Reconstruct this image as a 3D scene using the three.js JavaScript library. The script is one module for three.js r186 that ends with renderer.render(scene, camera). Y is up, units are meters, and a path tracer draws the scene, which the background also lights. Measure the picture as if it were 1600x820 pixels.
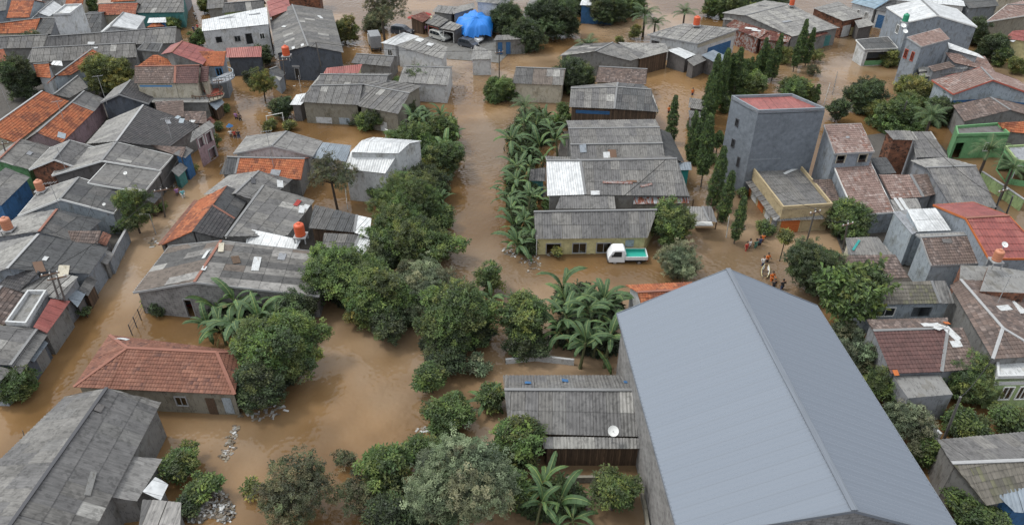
import * as THREE from 'three';
import { mergeGeometries } from 'three/addons/utils/BufferGeometryUtils.js';
import { MarchingCubes } from 'three/addons/objects/MarchingCubes.js';

// ---------- camera, sky, sun, exposure ----------
const CAM_H = 44, PITCH = 35 * Math.PI / 180, FOC = 1140;      // a drone 44 m up, lens as 1140 px on a 1600 px wide frame
const scene = new THREE.Scene();
const camera = new THREE.PerspectiveCamera(2 * Math.atan(410 / FOC) * 180 / Math.PI, 1600 / 820, 0.5, 2000);
camera.position.set(0, CAM_H, 0);
camera.lookAt(0, CAM_H - Math.sin(PITCH), -Math.cos(PITCH));
scene.add(camera);
const renderer = new THREE.WebGLRenderer({ antialias: true });
renderer.toneMapping = THREE.LinearToneMapping;
renderer.toneMappingExposure = 1.28;
renderer.shadowMap.enabled = true;
const sun = new THREE.DirectionalLight(new THREE.Color(1, 0.965, 0.91), 1.5);
sun.position.set(-62, 110, -107); sun.target.position.set(0, 0, -90);
sun.castShadow = true; sun.shadow.radius = 20; sun.shadow.mapSize.set(2048, 2048);
Object.assign(sun.shadow.camera, { left: -170, right: 170, top: 130, bottom: -130, near: 1, far: 400 });
scene.add(sun); scene.add(sun.target);

// ---------- random numbers and noise ----------
function rngOf(seed) { let s = seed >>> 0; return () => { s = (s + 0x6D2B79F5) >>> 0; let t = s; t = Math.imul(t ^ (t >>> 15), t | 1); t ^= t + Math.imul(t ^ (t >>> 7), t | 61); return ((t ^ (t >>> 14)) >>> 0) / 4294967296; }; }
const R0 = rngOf(77);
const rr = (a, b, r = R0) => a + (b - a) * r();
const pick = (a, r = R0) => a[Math.floor(r() * a.length)];
function tileNoise(cells, seed) {                                  // periodic value noise on 0..1
  const r = rngOf(seed), g = new Float32Array(cells * cells); for (let i = 0; i < g.length; i++) g[i] = r();
  return (x, y) => { const fx = x * cells, fy = y * cells, x0 = Math.floor(fx), y0 = Math.floor(fy); let a = fx - x0, b = fy - y0; a = a * a * (3 - 2 * a); b = b * b * (3 - 2 * b);
    const m = (i) => ((i % cells) + cells) % cells, X = m(x0), X1 = m(x0 + 1), Y = m(y0) * cells, Y1 = m(y0 + 1) * cells;
    return (g[Y + X] * (1 - a) + g[Y + X1] * a) * (1 - b) + (g[Y1 + X] * (1 - a) + g[Y1 + X1] * a) * b; };
}
function fbm(cells, oct, seed, gain = 0.5) { const n = []; for (let i = 0; i < oct; i++) n.push(tileNoise(cells << i, seed + i * 17)); let tot = 0, w = 1; for (let i = 0; i < oct; i++) { tot += w; w *= gain; }
  return (x, y) => { let v = 0, w = 1; for (const f of n) { v += w * f(x, y); w *= gain; } return v / tot; }; }
const sstep = (a, b, x) => { const t = Math.min(1, Math.max(0, (x - a) / (b - a))); return t * t * (3 - 2 * t); };
function texture(size, fn, srgb, h = size) {
  const d = new Uint8Array(size * h * 4);
  for (let y = 0; y < h; y++) for (let x = 0; x < size; x++) { const c = fn(x / size, y / h), i = (y * size + x) * 4; for (let k = 0; k < 3; k++) d[i + k] = Math.max(0, Math.min(255, (Array.isArray(c) ? c[k] : c) * 255)); d[i + 3] = 255; }
  const t = new THREE.DataTexture(d, size, h, THREE.RGBAFormat); t.wrapS = t.wrapT = THREE.RepeatWrapping; t.magFilter = THREE.LinearFilter; t.minFilter = THREE.LinearMipmapLinearFilter; t.generateMipmaps = true;
  if (srgb) t.colorSpace = THREE.SRGBColorSpace; t.needsUpdate = true; return t;
}

// overcast sky: bright broken cloud all round, computed once
{
  const SUN = [-0.49, 0.862, -0.13], W = 512, H = 256, d = new Float32Array(W * H * 4), n = fbm(6, 5, 5, 0.55), n2 = fbm(3, 3, 91);
  for (let y = 0; y < H; y++) for (let x = 0; x < W; x++) {
    const el = (y + 0.5) / H * Math.PI - Math.PI / 2, u = x / W, v = (Math.sin(el) + 1) / 2;
    const c = sstep(0.36, 0.62, n(u, v) * 0.7 + n2(u, v) * 0.3);
    // the sun stands behind the cloud ahead: the whole cloud sheet glows round it and dims smoothly away from it
    const ce = Math.cos(el), az = (u - 0.5) * 2 * Math.PI, dx = ce * Math.cos(az), dy = Math.sin(el), dz = ce * Math.sin(az), cs = dx * SUN[0] + dy * SUN[1] + dz * SUN[2], glow = Math.exp((cs - 1) * 1.3);
    const lum = (0.78 + 0.36 * c) * (0.40 + 1.32 * glow), i = (y * W + x) * 4, dn = el < -0.02 ? 0.45 : 1;
    d[i] = lum * dn * 0.94; d[i + 1] = lum * dn * 0.985; d[i + 2] = (lum * 0.96 + 0.09) * dn; d[i + 3] = 1;
  }
  const sky = new THREE.DataTexture(d, W, H, THREE.RGBAFormat, THREE.FloatType); sky.mapping = THREE.EquirectangularReflectionMapping; sky.magFilter = THREE.LinearFilter; sky.needsUpdate = true;
  scene.background = sky; scene.environment = sky;
}

// ---------- a point of the place from where the photograph shows it, at a given height above the flood ----------
const SP = Math.sin(PITCH), CP = Math.cos(PITCH);
function at(x, y, h = 0) { const u = (x - 800) / FOC, v = (y - 410) / FOC, t = (CAM_H - h) / (SP + v * CP); return new THREE.Vector3(u * t, h, -(CP - v * SP) * t); }
function pxPerM(p) { return FOC / (-p.z * CP + (CAM_H - p.y) * SP); }

// ---------- naming ----------
const taken = new Map();
function numbered(n) { const k = taken.get(n) || 0; taken.set(n, k + 1); return k ? n + '_' + String(k).padStart(3, '0') : n; }
function tag(o, label, category, group) { o.userData.label = label; o.userData.category = category; if (group) o.userData.group = group; return o; }
function thing(name, label, category, pos, group) { const o = new THREE.Group(); o.name = numbered(name); if (pos) o.position.copy(pos); scene.add(o); return tag(o, label, category, group); }
function mesh(name, geo, mat, parent) { const m = new THREE.Mesh(geo, mat); m.name = name; m.castShadow = m.receiveShadow = true; parent.add(m); return m; }
function clean(gs) { return gs.map((g) => { const o = g.index ? g.toNonIndexed() : g; for (const k of Object.keys(o.attributes)) if (!['position', 'normal', 'uv'].includes(k)) o.deleteAttribute(k); if (!o.attributes.uv) o.setAttribute('uv', new THREE.BufferAttribute(new Float32Array(o.attributes.position.count * 2), 2)); return o; }); }
const merged = (gs) => mergeGeometries(clean(gs));
const V = (x, y, z) => new THREE.Vector3(x, y, z);
function boxAt(w, h, d, x = 0, y = 0, z = 0, ry = 0, rx = 0, rz = 0) { const g = new THREE.BoxGeometry(w, h, d); if (rx || ry || rz) g.applyMatrix4(new THREE.Matrix4().makeRotationFromEuler(new THREE.Euler(rx, ry, rz))); g.translate(x, y, z); return g; }
function bar(a, b, r, r2 = r, seg = 6) { const d = b.clone().sub(a), g = new THREE.CylinderGeometry(r2, r, d.length(), seg); g.applyQuaternion(new THREE.Quaternion().setFromUnitVectors(V(0, 1, 0), d.clone().normalize())); const m = a.clone().add(b).multiplyScalar(0.5); g.translate(m.x, m.y, m.z); return g; }

// ---------- surfaces ----------
const nA = fbm(8, 5, 11), nB = fbm(16, 4, 23), nC = fbm(4, 4, 31), nS = tileNoise(64, 41), nS2 = tileNoise(128, 43);
const streak = (x, y) => 0.6 * nS(x, y * 0.12) + 0.4 * nS2(x, y * 0.2);
const TX = {
  sheet: texture(512, (x, y) => { let v = 0.80 + 0.16 * (nA(x, y) - 0.5) + 0.20 * (streak(x, y) - 0.5); const s = sstep(0.56, 0.68, nB(x, y)); v *= 1 - 0.14 * s; const p = sstep(0.66, 0.74, nA(y, x)); v += 0.05 * p; return [v * 1.0, v * 0.985, v * 0.965]; }, true),
  fine: texture(512, (x, y) => { const v = 0.86 + 0.18 * (nA(x, y) - 0.5) + 0.14 * (nB(y, x) - 0.5); const s = sstep(0.6, 0.72, nB(x, y)) * 0.07; return [v * (1 - s), v * (1 - s), v * (1 - s)]; }, true),
  plaster: texture(512, (x, y) => { let v = 0.88 + 0.14 * (nA(x, y) - 0.5); const s = sstep(0.55, 0.7, nB(x, y) * 0.5 + streak(x, y) * 0.5); const d = sstep(0.58, 0.66, nC(x, y)); v *= 1 - 0.20 * s; return [v * (1 - 0.09 * d), v * (1 - 0.10 * d), v * (1 - 0.12 * d)]; }, true),
  rust: texture(512, (x, y) => { const s = sstep(0.42, 0.58, nB(x, y) * 0.5 + streak(x, y) * 0.5), v = 0.8 + 0.3 * (nA(x, y) - 0.5); return [v * (1 - 0.25 * s), v * (1 - 0.62 * s), v * (1 - 0.75 * s)]; }, true),
  brick: texture(512, (x, y) => { const r = Math.floor(y * 32), fx = x * 12 + (r % 2) * 0.5, m = (y * 32 % 1 < 0.16 || fx % 1 < 0.07) ? 1 : 0, t = nS(Math.floor(fx) / 12.01, r / 32.01); const g = 0.75 + 0.5 * (nA(x, y) - 0.5), s = 1 - 0.45 * sstep(0.55, 0.7, nB(x, y)); return m ? [0.50 * g * s, 0.46 * g * s, 0.42 * g * s] : [(0.50 + 0.22 * t) * g * s, (0.30 + 0.13 * t) * g * s, (0.20 + 0.08 * t) * g * s]; }, true),
  block: texture(512, (x, y) => { const r = Math.floor(y * 16), fx = x * 8 + (r % 2) * 0.5, m = (y * 16 % 1 < 0.10 || fx % 1 < 0.05) ? 0.78 : 1, g = 0.84 + 0.3 * (nA(x, y) - 0.5), s = 1 - 0.16 * sstep(0.5, 0.75, nB(x, y)); return [g * m * s, g * m * s, g * m * s]; }, true),
  plank: texture(512, (x, y) => { const i = Math.floor(x * 24), m = x * 24 % 1 < 0.07 ? 0.5 : 1, t = 0.8 + 0.4 * (nS(i / 24.01, 0.3) - 0.5), g = 0.85 + 0.3 * (nS2(x, y * 0.08) - 0.5); const v = m * t * g; return [v, v * 0.96, v * 0.92]; }, true),
};
const M = {};
const L = (r, g, b) => new THREE.Color().setRGB(r, g, b);
function std(key, c, o = {}) { return (M[key] = new THREE.MeshStandardMaterial({ color: L(...c), roughness: 0.88, metalness: 0, side: THREE.DoubleSide, ...o })); }
std('sheet', [1, 1, 1], { vertexColors: true, map: TX.sheet, roughness: 0.86 });
std('metal', [1, 1, 1], { vertexColors: true, map: TX.fine, roughness: 0.5, metalness: 0.15 });
std('bigmetal', [1, 1, 1], { vertexColors: true, roughness: 0.7, metalness: 0.05 });
std('rusty', [1, 1, 1], { vertexColors: true, map: TX.rust, roughness: 0.75, metalness: 0.1 });
std('tile', [1, 1, 1], { vertexColors: true, map: TX.fine, roughness: 0.82 });
for (const [k, c, t] of [['white', [0.62, 0.63, 0.63], 'plaster'], ['cream', [0.58, 0.53, 0.42], 'plaster'], ['lblue', [0.38, 0.43, 0.47], 'plaster'], ['blue', [0.045, 0.15, 0.33], 'plaster'], ['grey', [0.30, 0.31, 0.33], 'plaster'], ['bluegrey', [0.27, 0.30, 0.335], 'plaster'], ['towergrey', [0.205, 0.23, 0.262], 'fine'], ['slate', [0.095, 0.11, 0.135], 'plaster'], ['concrete', [0.24, 0.235, 0.225], 'plaster'], ['brick', [0.95, 0.95, 0.95], 'brick'], ['block', [0.32, 0.31, 0.30], 'block'], ['beige', [0.50, 0.40, 0.24], 'plaster'], ['yellow', [0.66, 0.59, 0.31], 'fine'], ['green', [0.16, 0.36, 0.16], 'plaster'], ['lime', [0.33, 0.44, 0.20], 'plaster'], ['teal', [0.08, 0.26, 0.25], 'plaster'], ['dark', [0.15, 0.14, 0.135], 'plaster'], ['wood', [0.22, 0.15, 0.10], 'plank'], ['pink', [0.36, 0.25, 0.27], 'plaster'], ['mossy', [0.27, 0.25, 0.20], 'plaster'], ['orange', [0.55, 0.15, 0.035], 'fine'], ['red', [0.36, 0.045, 0.035], 'fine'], ['rustwall', [0.42, 0.42, 0.42], 'rust'], ['tealmetal', [0.03, 0.30, 0.28], 'fine']])
  std(k, c, { map: TX[t] });
std('trimwhite', [0.62, 0.62, 0.60]); std('trimgrey', [0.28, 0.28, 0.28]); std('trimdark', [0.06, 0.06, 0.065]); std('trimbrown', [0.12, 0.07, 0.045]); std('trimred', [0.36, 0.09, 0.06]); std('trimblue', [0.10, 0.25, 0.45]);
std('ridgegrey', [0.24, 0.24, 0.24], { map: TX.fine }); std('ridgered', [0.30, 0.13, 0.09], { map: TX.fine }); std('ridgelight', [0.42, 0.42, 0.42], { map: TX.fine });
std('roofgrey', [0.19, 0.212, 0.245], { map: TX.fine }); M.pane = new THREE.MeshPhysicalMaterial({ color: L(0.82, 0.86, 0.86), roughness: 0.06, transmission: 1, thickness: 0, side: THREE.DoubleSide });
std('bark', [0.085, 0.065, 0.05], { map: TX.fine }); std('barkpale', [0.16, 0.14, 0.11], { map: TX.fine });
std('tank', [0.50, 0.085, 0.028], { roughness: 0.5 }); std('tankpale', [0.42, 0.17, 0.095], { roughness: 0.55 }); std('tankgreen', [0.02, 0.22, 0.12], { roughness: 0.5 });
std('pole', [0.20, 0.19, 0.18], { map: TX.fine }); std('wire', [0.02, 0.02, 0.02]);
// ---------- the flood and the ground under it ----------
{
  const g = new THREE.PlaneGeometry(900, 700); g.rotateX(-Math.PI / 2); g.translate(0, -1.1, -200);
  const gm = std('soil', [0.10, 0.075, 0.05]); const o = mesh('ground', g, gm, scene); o.userData.kind = 'structure';
  const n1 = fbm(24, 3, 301, 0.6), n2 = fbm(3, 3, 305), n3 = tileNoise(96, 309);
  const bump = texture(1024, (x, y) => { const patch = 0.25 + 0.75 * sstep(0.35, 0.7, n2(x, y)); return 0.5 + (n1(x, y * 1.0) - 0.5) * 0.8 * patch + (n3(x, y) - 0.5) * 0.30 * patch; }, false);
  const m1 = fbm(4, 5, 401), m2 = fbm(8, 4, 407);
  const col = texture(512, (x, y) => { const t = sstep(0.36, 0.64, m1(x, y)), s = sstep(0.3, 0.7, m2(y, x)), k = 0.88 + 0.24 * s; const A = [0.60, 0.468, 0.312], B = [0.69, 0.60, 0.50]; return A.map((a, q) => (a + (B[q] - a) * (0.25 * s + 0.75 * t)) * k); }, true);
  const w = new THREE.PlaneGeometry(900, 700, 1, 1); w.rotateX(-Math.PI / 2); w.translate(0, 0, -200);
  const uv = w.attributes.uv; for (let i = 0; i < uv.count; i++) uv.setXY(i, uv.getX(i) * 900 / 26, uv.getY(i) * 700 / 26);
  col.repeat.set(0.37, 0.37);
  const wm = new THREE.MeshPhysicalMaterial({ color: L(0.47, 0.455, 0.44), map: col, roughness: 0.06, ior: 1.33, bumpMap: bump, bumpScale: 0.2 });
  const wo = mesh('flood_water', w, wm, scene); wo.userData.kind = 'structure';
}

// ---------- roof coverings: cells laid on a panel (u along the eave, v up the slope) ----------
const PAL = {
  as: [[0.19, 0.19, 0.195], [0.215, 0.215, 0.215], [0.17, 0.17, 0.175], [0.25, 0.247, 0.242], [0.20, 0.197, 0.193]],
  ad: [[0.10, 0.105, 0.112], [0.118, 0.122, 0.127], [0.088, 0.092, 0.10], [0.14, 0.14, 0.142]],
  al: [[0.30, 0.30, 0.30], [0.335, 0.335, 0.33], [0.275, 0.275, 0.275], [0.37, 0.37, 0.36]],
  ap: [[0.15, 0.15, 0.152], [0.21, 0.205, 0.20], [0.36, 0.355, 0.35], [0.12, 0.12, 0.122], [0.19, 0.16, 0.14], [0.27, 0.265, 0.26]],
  wh: [[0.68, 0.69, 0.69], [0.62, 0.63, 0.63]],
  mg: [[0.158, 0.18, 0.213], [0.156, 0.178, 0.211]],
  mb: [[0.25, 0.29, 0.33], [0.31, 0.35, 0.39], [0.20, 0.235, 0.27]],
  mr: [[0.22, 0.10, 0.07], [0.30, 0.25, 0.22], [0.16, 0.065, 0.045], [0.42, 0.40, 0.38], [0.24, 0.13, 0.09]],
  ru: [[0.40, 0.42, 0.44], [0.34, 0.38, 0.42]],
  rd: [[0.30, 0.08, 0.066], [0.27, 0.07, 0.06], [0.33, 0.10, 0.082]],
  pk: [[0.36, 0.12, 0.105], [0.345, 0.112, 0.098]],
  bl: [[0.20, 0.32, 0.42], [0.28, 0.38, 0.45]],
  to: [[0.42, 0.125, 0.045], [0.36, 0.10, 0.036], [0.47, 0.165, 0.066], [0.28, 0.08, 0.032], [0.19, 0.06, 0.03]],
  tr: [[0.34, 0.10, 0.05], [0.28, 0.08, 0.042], [0.38, 0.135, 0.07], [0.20, 0.062, 0.036]],
  th: [[0.23, 0.095, 0.058], [0.19, 0.075, 0.047], [0.28, 0.125, 0.08], [0.13, 0.055, 0.04]],
  tb: [[0.165, 0.12, 0.10], [0.135, 0.095, 0.08], [0.21, 0.15, 0.125], [0.10, 0.075, 0.066], [0.26, 0.20, 0.175]],
  tp: [[0.25, 0.165, 0.14], [0.30, 0.21, 0.18], [0.19, 0.12, 0.10], [0.38, 0.30, 0.27], [0.23, 0.12, 0.09]],
  tg: [[0.16, 0.145, 0.12], [0.20, 0.18, 0.15], [0.12, 0.11, 0.092], [0.17, 0.165, 0.10]],
  tk: [[0.062, 0.06, 0.062], [0.08, 0.075, 0.075], [0.048, 0.046, 0.05], [0.11, 0.10, 0.098]],
  tm: [[0.13, 0.062, 0.055], [0.11, 0.055, 0.05], [0.15, 0.075, 0.065]],
};
const KIND = (k) => k[0] === 't' ? 'tile' : k === 'mg' ? 'bigmetal' : 'wh mg mb rd pk bl'.includes(k) ? 'metal' : k === 'mr' || k === 'ru' ? 'rusty' : 'sheet';
class Buf { constructor() { this.p = []; this.u = []; this.c = []; }
  tri(a, b, c, ua, ub, uc, col) { this.p.push(a.x, a.y, a.z, b.x, b.y, b.z, c.x, c.y, c.z); this.u.push(...ua, ...ub, ...uc); for (let i = 0; i < 3; i++) this.c.push(col[0], col[1], col[2]); }
  quad(a, b, c, d, ua, ub, uc, ud, col) { this.tri(a, b, c, ua, ub, uc, col); this.tri(a, c, d, ua, uc, ud, col); }
  geo() { const g = new THREE.BufferGeometry(); g.setAttribute('position', new THREE.Float32BufferAttribute(this.p, 3)); g.setAttribute('uv', new THREE.Float32BufferAttribute(this.u, 2)); g.setAttribute('color', new THREE.Float32BufferAttribute(this.c, 3)); g.computeVertexNormals(); return g; } }
const warn = [];
// a flat (or slightly sagging) panel through eave e0,e1 and ridge r1,r0
class Panel {
  constructor(pts) {
    this.pts = pts; const [e0, e1, r1, r0] = pts.length === 3 ? [pts[0], pts[1], pts[2], pts[2]] : pts;
    this.U = e1.clone().sub(e0).normalize(); const t = r0.clone().add(r1).multiplyScalar(0.5).sub(e0.clone().add(e1).multiplyScalar(0.5));
    this.N = this.U.clone().cross(t).normalize(); if (this.N.y < 0) this.N.negate(); this.Vv = this.N.clone().cross(this.U).normalize(); if (this.Vv.dot(t) < 0) this.Vv.negate();
    this.o = e0; this.q = pts.map((p) => { const d = p.clone().sub(e0); return [d.dot(this.U), d.dot(this.Vv), d.dot(this.N)]; });
    if (pts.length === 4) { // warp weights: residuals at r1,r0
      this.w = [this.q[2][2], this.q[3][2]]; } else this.w = [0, 0];
    this.vmax = Math.max(...this.q.map((a) => a[1])); this.vmin = Math.min(...this.q.map((a) => a[1]));
    this.umin = Math.min(...this.q.map((a) => a[0])); this.umax = Math.max(...this.q.map((a) => a[0]));
  }
  vspan(u) { let a = 1e9, c = -1e9; const n = this.q.length; for (let i = 0; i < n; i++) { const p = this.q[i], s = this.q[(i + 1) % n]; if ((p[0] - u) * (s[0] - u) <= 0 && p[0] !== s[0]) { const t = (u - p[0]) / (s[0] - p[0]), v = p[1] + t * (s[1] - p[1]); a = Math.min(a, v); c = Math.max(c, v); } } return [a, c]; }
  pos(u, v, n = 0) { let w = 0; if (this.w[0] || this.w[1]) { const e1 = this.q[1][0], r1 = this.q[2], r0 = this.q[3]; const s = Math.min(1, Math.max(0, (u - r0[0]) / (r1[0] - r0[0] || 1))), vr = r0[1] + (r1[1] - r0[1]) * s, t = Math.max(0, v / (vr || 1)); w = t * (s * this.w[0] + (1 - s) * this.w[1]); } return this.o.clone().addScaledVector(this.U, u).addScaledVector(this.Vv, v).addScaledVector(this.N, n + w); }
  heightAt(x, z) { // height of the panel over a plan point
    const d = V(x - this.o.x, 0, z - this.o.z); const y = -(this.N.x * d.x + this.N.z * d.z) / this.N.y; const P = V(d.x, y, d.z); const u = P.dot(this.U), v = P.dot(this.Vv); return this.pos(u, Math.min(v, this.vmax)).y - 0 + 0; }
  area() { return (this.umax - this.umin) * this.vmax; }
}
function cellsOf(panel, w, h, stagger, fn, rng) { // fn gets the four corners [u, v] of each cell, cut to the panel's outline
  const rows = Math.max(1, Math.round((panel.vmax - panel.vmin) / h)), hh = (panel.vmax - panel.vmin) / rows, U0 = panel.umin + (stagger ? -rng() * w : 0), ep = 0.004; const us = [panel.umin, panel.umax]; for (const p of panel.q) if (p[0] > panel.umin + 0.05 && p[0] < panel.umax - 0.05) us.push(p[0]); const fixed = us.length; for (let u = U0 + w; u < panel.umax - 0.04; u += w) if (u > panel.umin && us.slice(0, fixed).every((x) => Math.abs(x - u) > w * 0.2)) us.push(u); us.sort((a, c) => a - c); const n = us.length - 1, uL = Math.max(...panel.q.map((p) => p[0]).filter((x) => x <= panel.umin + 0.05)), uR = Math.min(...panel.q.map((p) => p[0]).filter((x) => x >= panel.umax - 0.05));
  for (let i = 0; i < n; i++) { const u0 = us[i], u1 = us[i + 1]; if (u1 - u0 < 0.03) continue; const A = panel.vspan((i ? u0 : uL) + ep), B = panel.vspan((i < n - 1 ? u1 : uR) - ep); if (A[1] < A[0] || B[1] < B[0]) continue;
    for (let j = 0; j < rows; j++) { const v0 = panel.vmin + j * hh, v1 = v0 + hh, cl = (v, s) => Math.min(s[1], Math.max(s[0], v)); const q = [[u0, cl(v0, A)], [u1, cl(v0, B)], [u1, cl(v1, B)], [u0, cl(v1, A)]]; if (q[3][1] - q[0][1] < hh * 0.05 && q[2][1] - q[1][1] < hh * 0.05) continue; fn(q, i, j); } }
}
function sheetInto(buf, panel, q, col, rng, metal, lift = 0) { const flush0 = lift < 0;
  const n = Math.max(2, Math.round((q[1][0] - q[0][0]) / (flush0 ? 0.17 : 0.15))), a = flush0 ? 0.034 : metal ? 0.016 : 0.026, ou = rng() * 7, ov = rng() * 7, S = metal ? 5 : 4, lap = metal ? 0.03 : 0.1;
  const flush = lift < 0; if (flush) lift = 0; const b0 = flush ? 0.02 : 0.03 + lift + rng() * 0.012, t0 = lift + (flush ? 0.02 : 0), sk = flush ? 0 : (rng() - 0.5) * 0.015; let pa, pb, ua, ub;
  for (let k = 0; k <= n; k++) { const f = k / n, z = (k % 2 ? a : -a), x = q[0][0] + (q[1][0] - q[0][0]) * f, v0 = q[0][1] + (q[1][1] - q[0][1]) * f, v1 = q[3][1] + (q[2][1] - q[3][1]) * f; const A = panel.pos(x + sk, v0 - lap * 0.5, b0 + z), B = panel.pos(x, Math.min(v1 + lap * 0.5, Math.max(v1, panel.vmax - 0.02)), t0 + z); const UA = [(x + ou) / S, (v0 + ov) / S], UB = [(x + ou) / S, (v1 + ov) / S]; if (k) buf.quad(pa, A, B, pb, ua, UA, UB, ub, col); pa = A; pb = B; ua = UA; ub = UB; }
}
function tileInto(buf, panel, q, col, rng) {
  const lift = 0.035 + rng() * 0.012, hs = [0.0, 0.035, 0.03, -0.005], fs = [0, 0.33, 0.7, 1]; const P = [], Q = [], B = [], ut = [];
  for (let k = 0; k < 4; k++) { const f = fs[k], x = q[0][0] + (q[1][0] - q[0][0]) * f, v0 = q[0][1] + (q[1][1] - q[0][1]) * f, v1 = q[3][1] + (q[2][1] - q[3][1]) * f; P.push(panel.pos(x, v0, lift + hs[k])); Q.push(panel.pos(x, v1 + 0.02, hs[k])); B.push(panel.pos(x, v0, -0.02)); ut.push([x / 3, v0 / 3]); }
  for (let k = 0; k < 3; k++) { const uq = [ut[k][0], ut[k][1] + 0.1], ur = [ut[k + 1][0], ut[k + 1][1] + 0.1]; buf.quad(P[k], P[k + 1], Q[k + 1], Q[k], ut[k], ut[k + 1], ur, uq, col); buf.quad(B[k], B[k + 1], P[k + 1], P[k], ut[k], ut[k + 1], ut[k + 1], ut[k], col); }
}
const toneN = fbm(16, 4, 777);
function cover(panel, key, roof, rng, far, opt = {}) {
  const pal = PAL[key], kind = KIND(key), mat = M[kind]; const jit = (c, a) => { const f = 1 + (rng() - 0.5) * a; return [c[0] * f, c[1] * f, c[2] * f]; };
  if (kind === 'tile') {
    const buf = new Buf(), big = far ? 1.3 : 1, w = (opt.tw || 0.25) * big, h = (opt.th || 0.33) * big, ox = rng() * 9, oy = rng() * 9;
    cellsOf(panel, w, h, 0, (q) => { const n = toneN((q[0][0] + ox) / 16, (q[0][1] + oy) / 16), m = sstep(0.35, 0.68, n); const fi = Math.min(pal.length - 1.001, (m * 0.75 + rng() * rng() * 0.45) * (pal.length - 1)), i0 = Math.floor(fi), ff = fi - i0; let c = pal[i0].map((x, k) => x + (pal[i0 + 1][k] - x) * ff); if (rng() < 0.012) c = pal[pal.length - 1]; tileInto(buf, panel, q, jit(c, 0.16), rng); }, rng);
    const m = mesh('tiles', buf.geo(), mat, roof); m.userData.kind = 'stuff'; return;
  }
  const metal = kind !== 'sheet', w = opt.sw || (metal ? 0.9 : 1.02), h = opt.sh || (key === 'mg' || key === 'wh' || key === 'pk' ? 50 : metal ? 2.6 : 1.75);
  const list = []; let last = pal[0];
  cellsOf(panel, w, h, 1, (q, i, j) => { const g = key === 'mg' ? 0.012 : ['pk', 'wh'].includes(key) ? 0.03 : 0.11; if (rng() < 0.45) last = pick(pal, rng); let c = jit(last, g); if (kind === 'sheet' && key !== 'al' && rng() < 0.018) c = [0.42, 0.42, 0.41]; const b = new Buf(); const gp = key === 'mg' ? 0 : 0.01; q[0][0] += gp; q[3][0] += gp; q[1][0] -= gp; q[2][0] -= gp; sheetInto(b, panel, q, c, rng, metal, key === 'mg' ? -1 : (i % 2) * 0.006); list.push(b); }, rng);
  if (far || list.length > 300) { const all = new Buf(); for (const b of list) { all.p.push(...b.p); all.u.push(...b.u); all.c.push(...b.c); } const m = mesh('sheets', all.geo(), mat, roof); m.userData.kind = 'stuff'; } else for (const b of list) mesh(metal ? 'panel' : 'sheet', b.geo(), mat, roof);
}
// plan polygon offset inwards
function insetPlan(pts, ins) {
  const n = pts.length; let A = 0; for (let i = 0; i < n; i++) { const p = pts[i], s = pts[(i + 1) % n]; A += p.x * s.z - s.x * p.z; } const sg = A > 0 ? 1 : -1; const lines = [];
  for (let i = 0; i < n; i++) { const p = pts[i], s = pts[(i + 1) % n], dx = s.x - p.x, dz = s.z - p.z, l = Math.hypot(dx, dz) || 1e-6, nx = -dz / l * sg, nz = dx / l * sg; lines.push([p.x + nx * ins[i], p.z + nz * ins[i], dx / l, dz / l]); }
  const out = []; for (let i = 0; i < n; i++) { const a = lines[(i + n - 1) % n], b = lines[i], det = a[2] * b[3] - a[3] * b[2]; if (Math.abs(det) < 0.08) { out.push(V(b[0], 0, b[1])); continue; } const t = ((b[0] - a[0]) * b[3] - (b[1] - a[1]) * b[2]) / det; out.push(V(a[0] + a[2] * t, 0, a[1] + a[3] * t)); }
  return out;
}
function wallGeo(bottom, tops, close = true, holes = []) { // bottom/tops: plan corners with y; holes: [edge, f0, f1, y0, y1] cut right through the wall
  const b = new Buf(), n = tops.length; let run = 0;
  for (let i = 0; i < n; i++) { const j = (i + 1) % n, A = bottom[i], B = bottom[j], C = tops[j], D = tops[i], l = A.distanceTo(B); const hs = holes.filter((h) => h[0] === i);
    if (hs.length && l > 0.3) { const sh = new THREE.Shape([new THREE.Vector2(0, A.y), new THREE.Vector2(l, A.y), new THREE.Vector2(l, C.y), new THREE.Vector2(0, D.y)]); for (const [, f0, f1, y0, y1] of hs) { const t = (f) => D.y + (C.y - D.y) * f, top = Math.min(y1, t(f0) - 0.06, t(f1) - 0.06); if (top <= y0 + 0.1) continue; const p = new THREE.Path(); p.moveTo(f0 * l, y0); p.lineTo(f0 * l, top); p.lineTo(f1 * l, top); p.lineTo(f1 * l, y0); p.closePath(); sh.holes.push(p); }
      const g = new THREE.ShapeGeometry(sh).toNonIndexed().attributes.position, d = B.clone().sub(A).multiplyScalar(1 / l), at3 = (k) => V(A.x + d.x * g.getX(k), g.getY(k), A.z + d.z * g.getX(k)), uv = (k) => [(run + g.getX(k)) / 4, g.getY(k) / 4]; for (let k = 0; k < g.count; k += 3) b.tri(at3(k), at3(k + 1), at3(k + 2), uv(k), uv(k + 1), uv(k + 2), [1, 1, 1]); run += l; continue; } b.quad(A, B, C, D, [run / 4, A.y / 4], [(run + l) / 4, B.y / 4], [(run + l) / 4, C.y / 4], [run / 4, D.y / 4], [1, 1, 1]); run += l; }
  if (close) for (let i = 1; i < n - 1; i++) b.tri(tops[0], tops[i], tops[i + 1], [tops[0].x / 4, tops[0].z / 4], [tops[i].x / 4, tops[i].z / 4], [tops[i + 1].x / 4, tops[i + 1].z / 4], [1, 1, 1]);
  return b;
}
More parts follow.
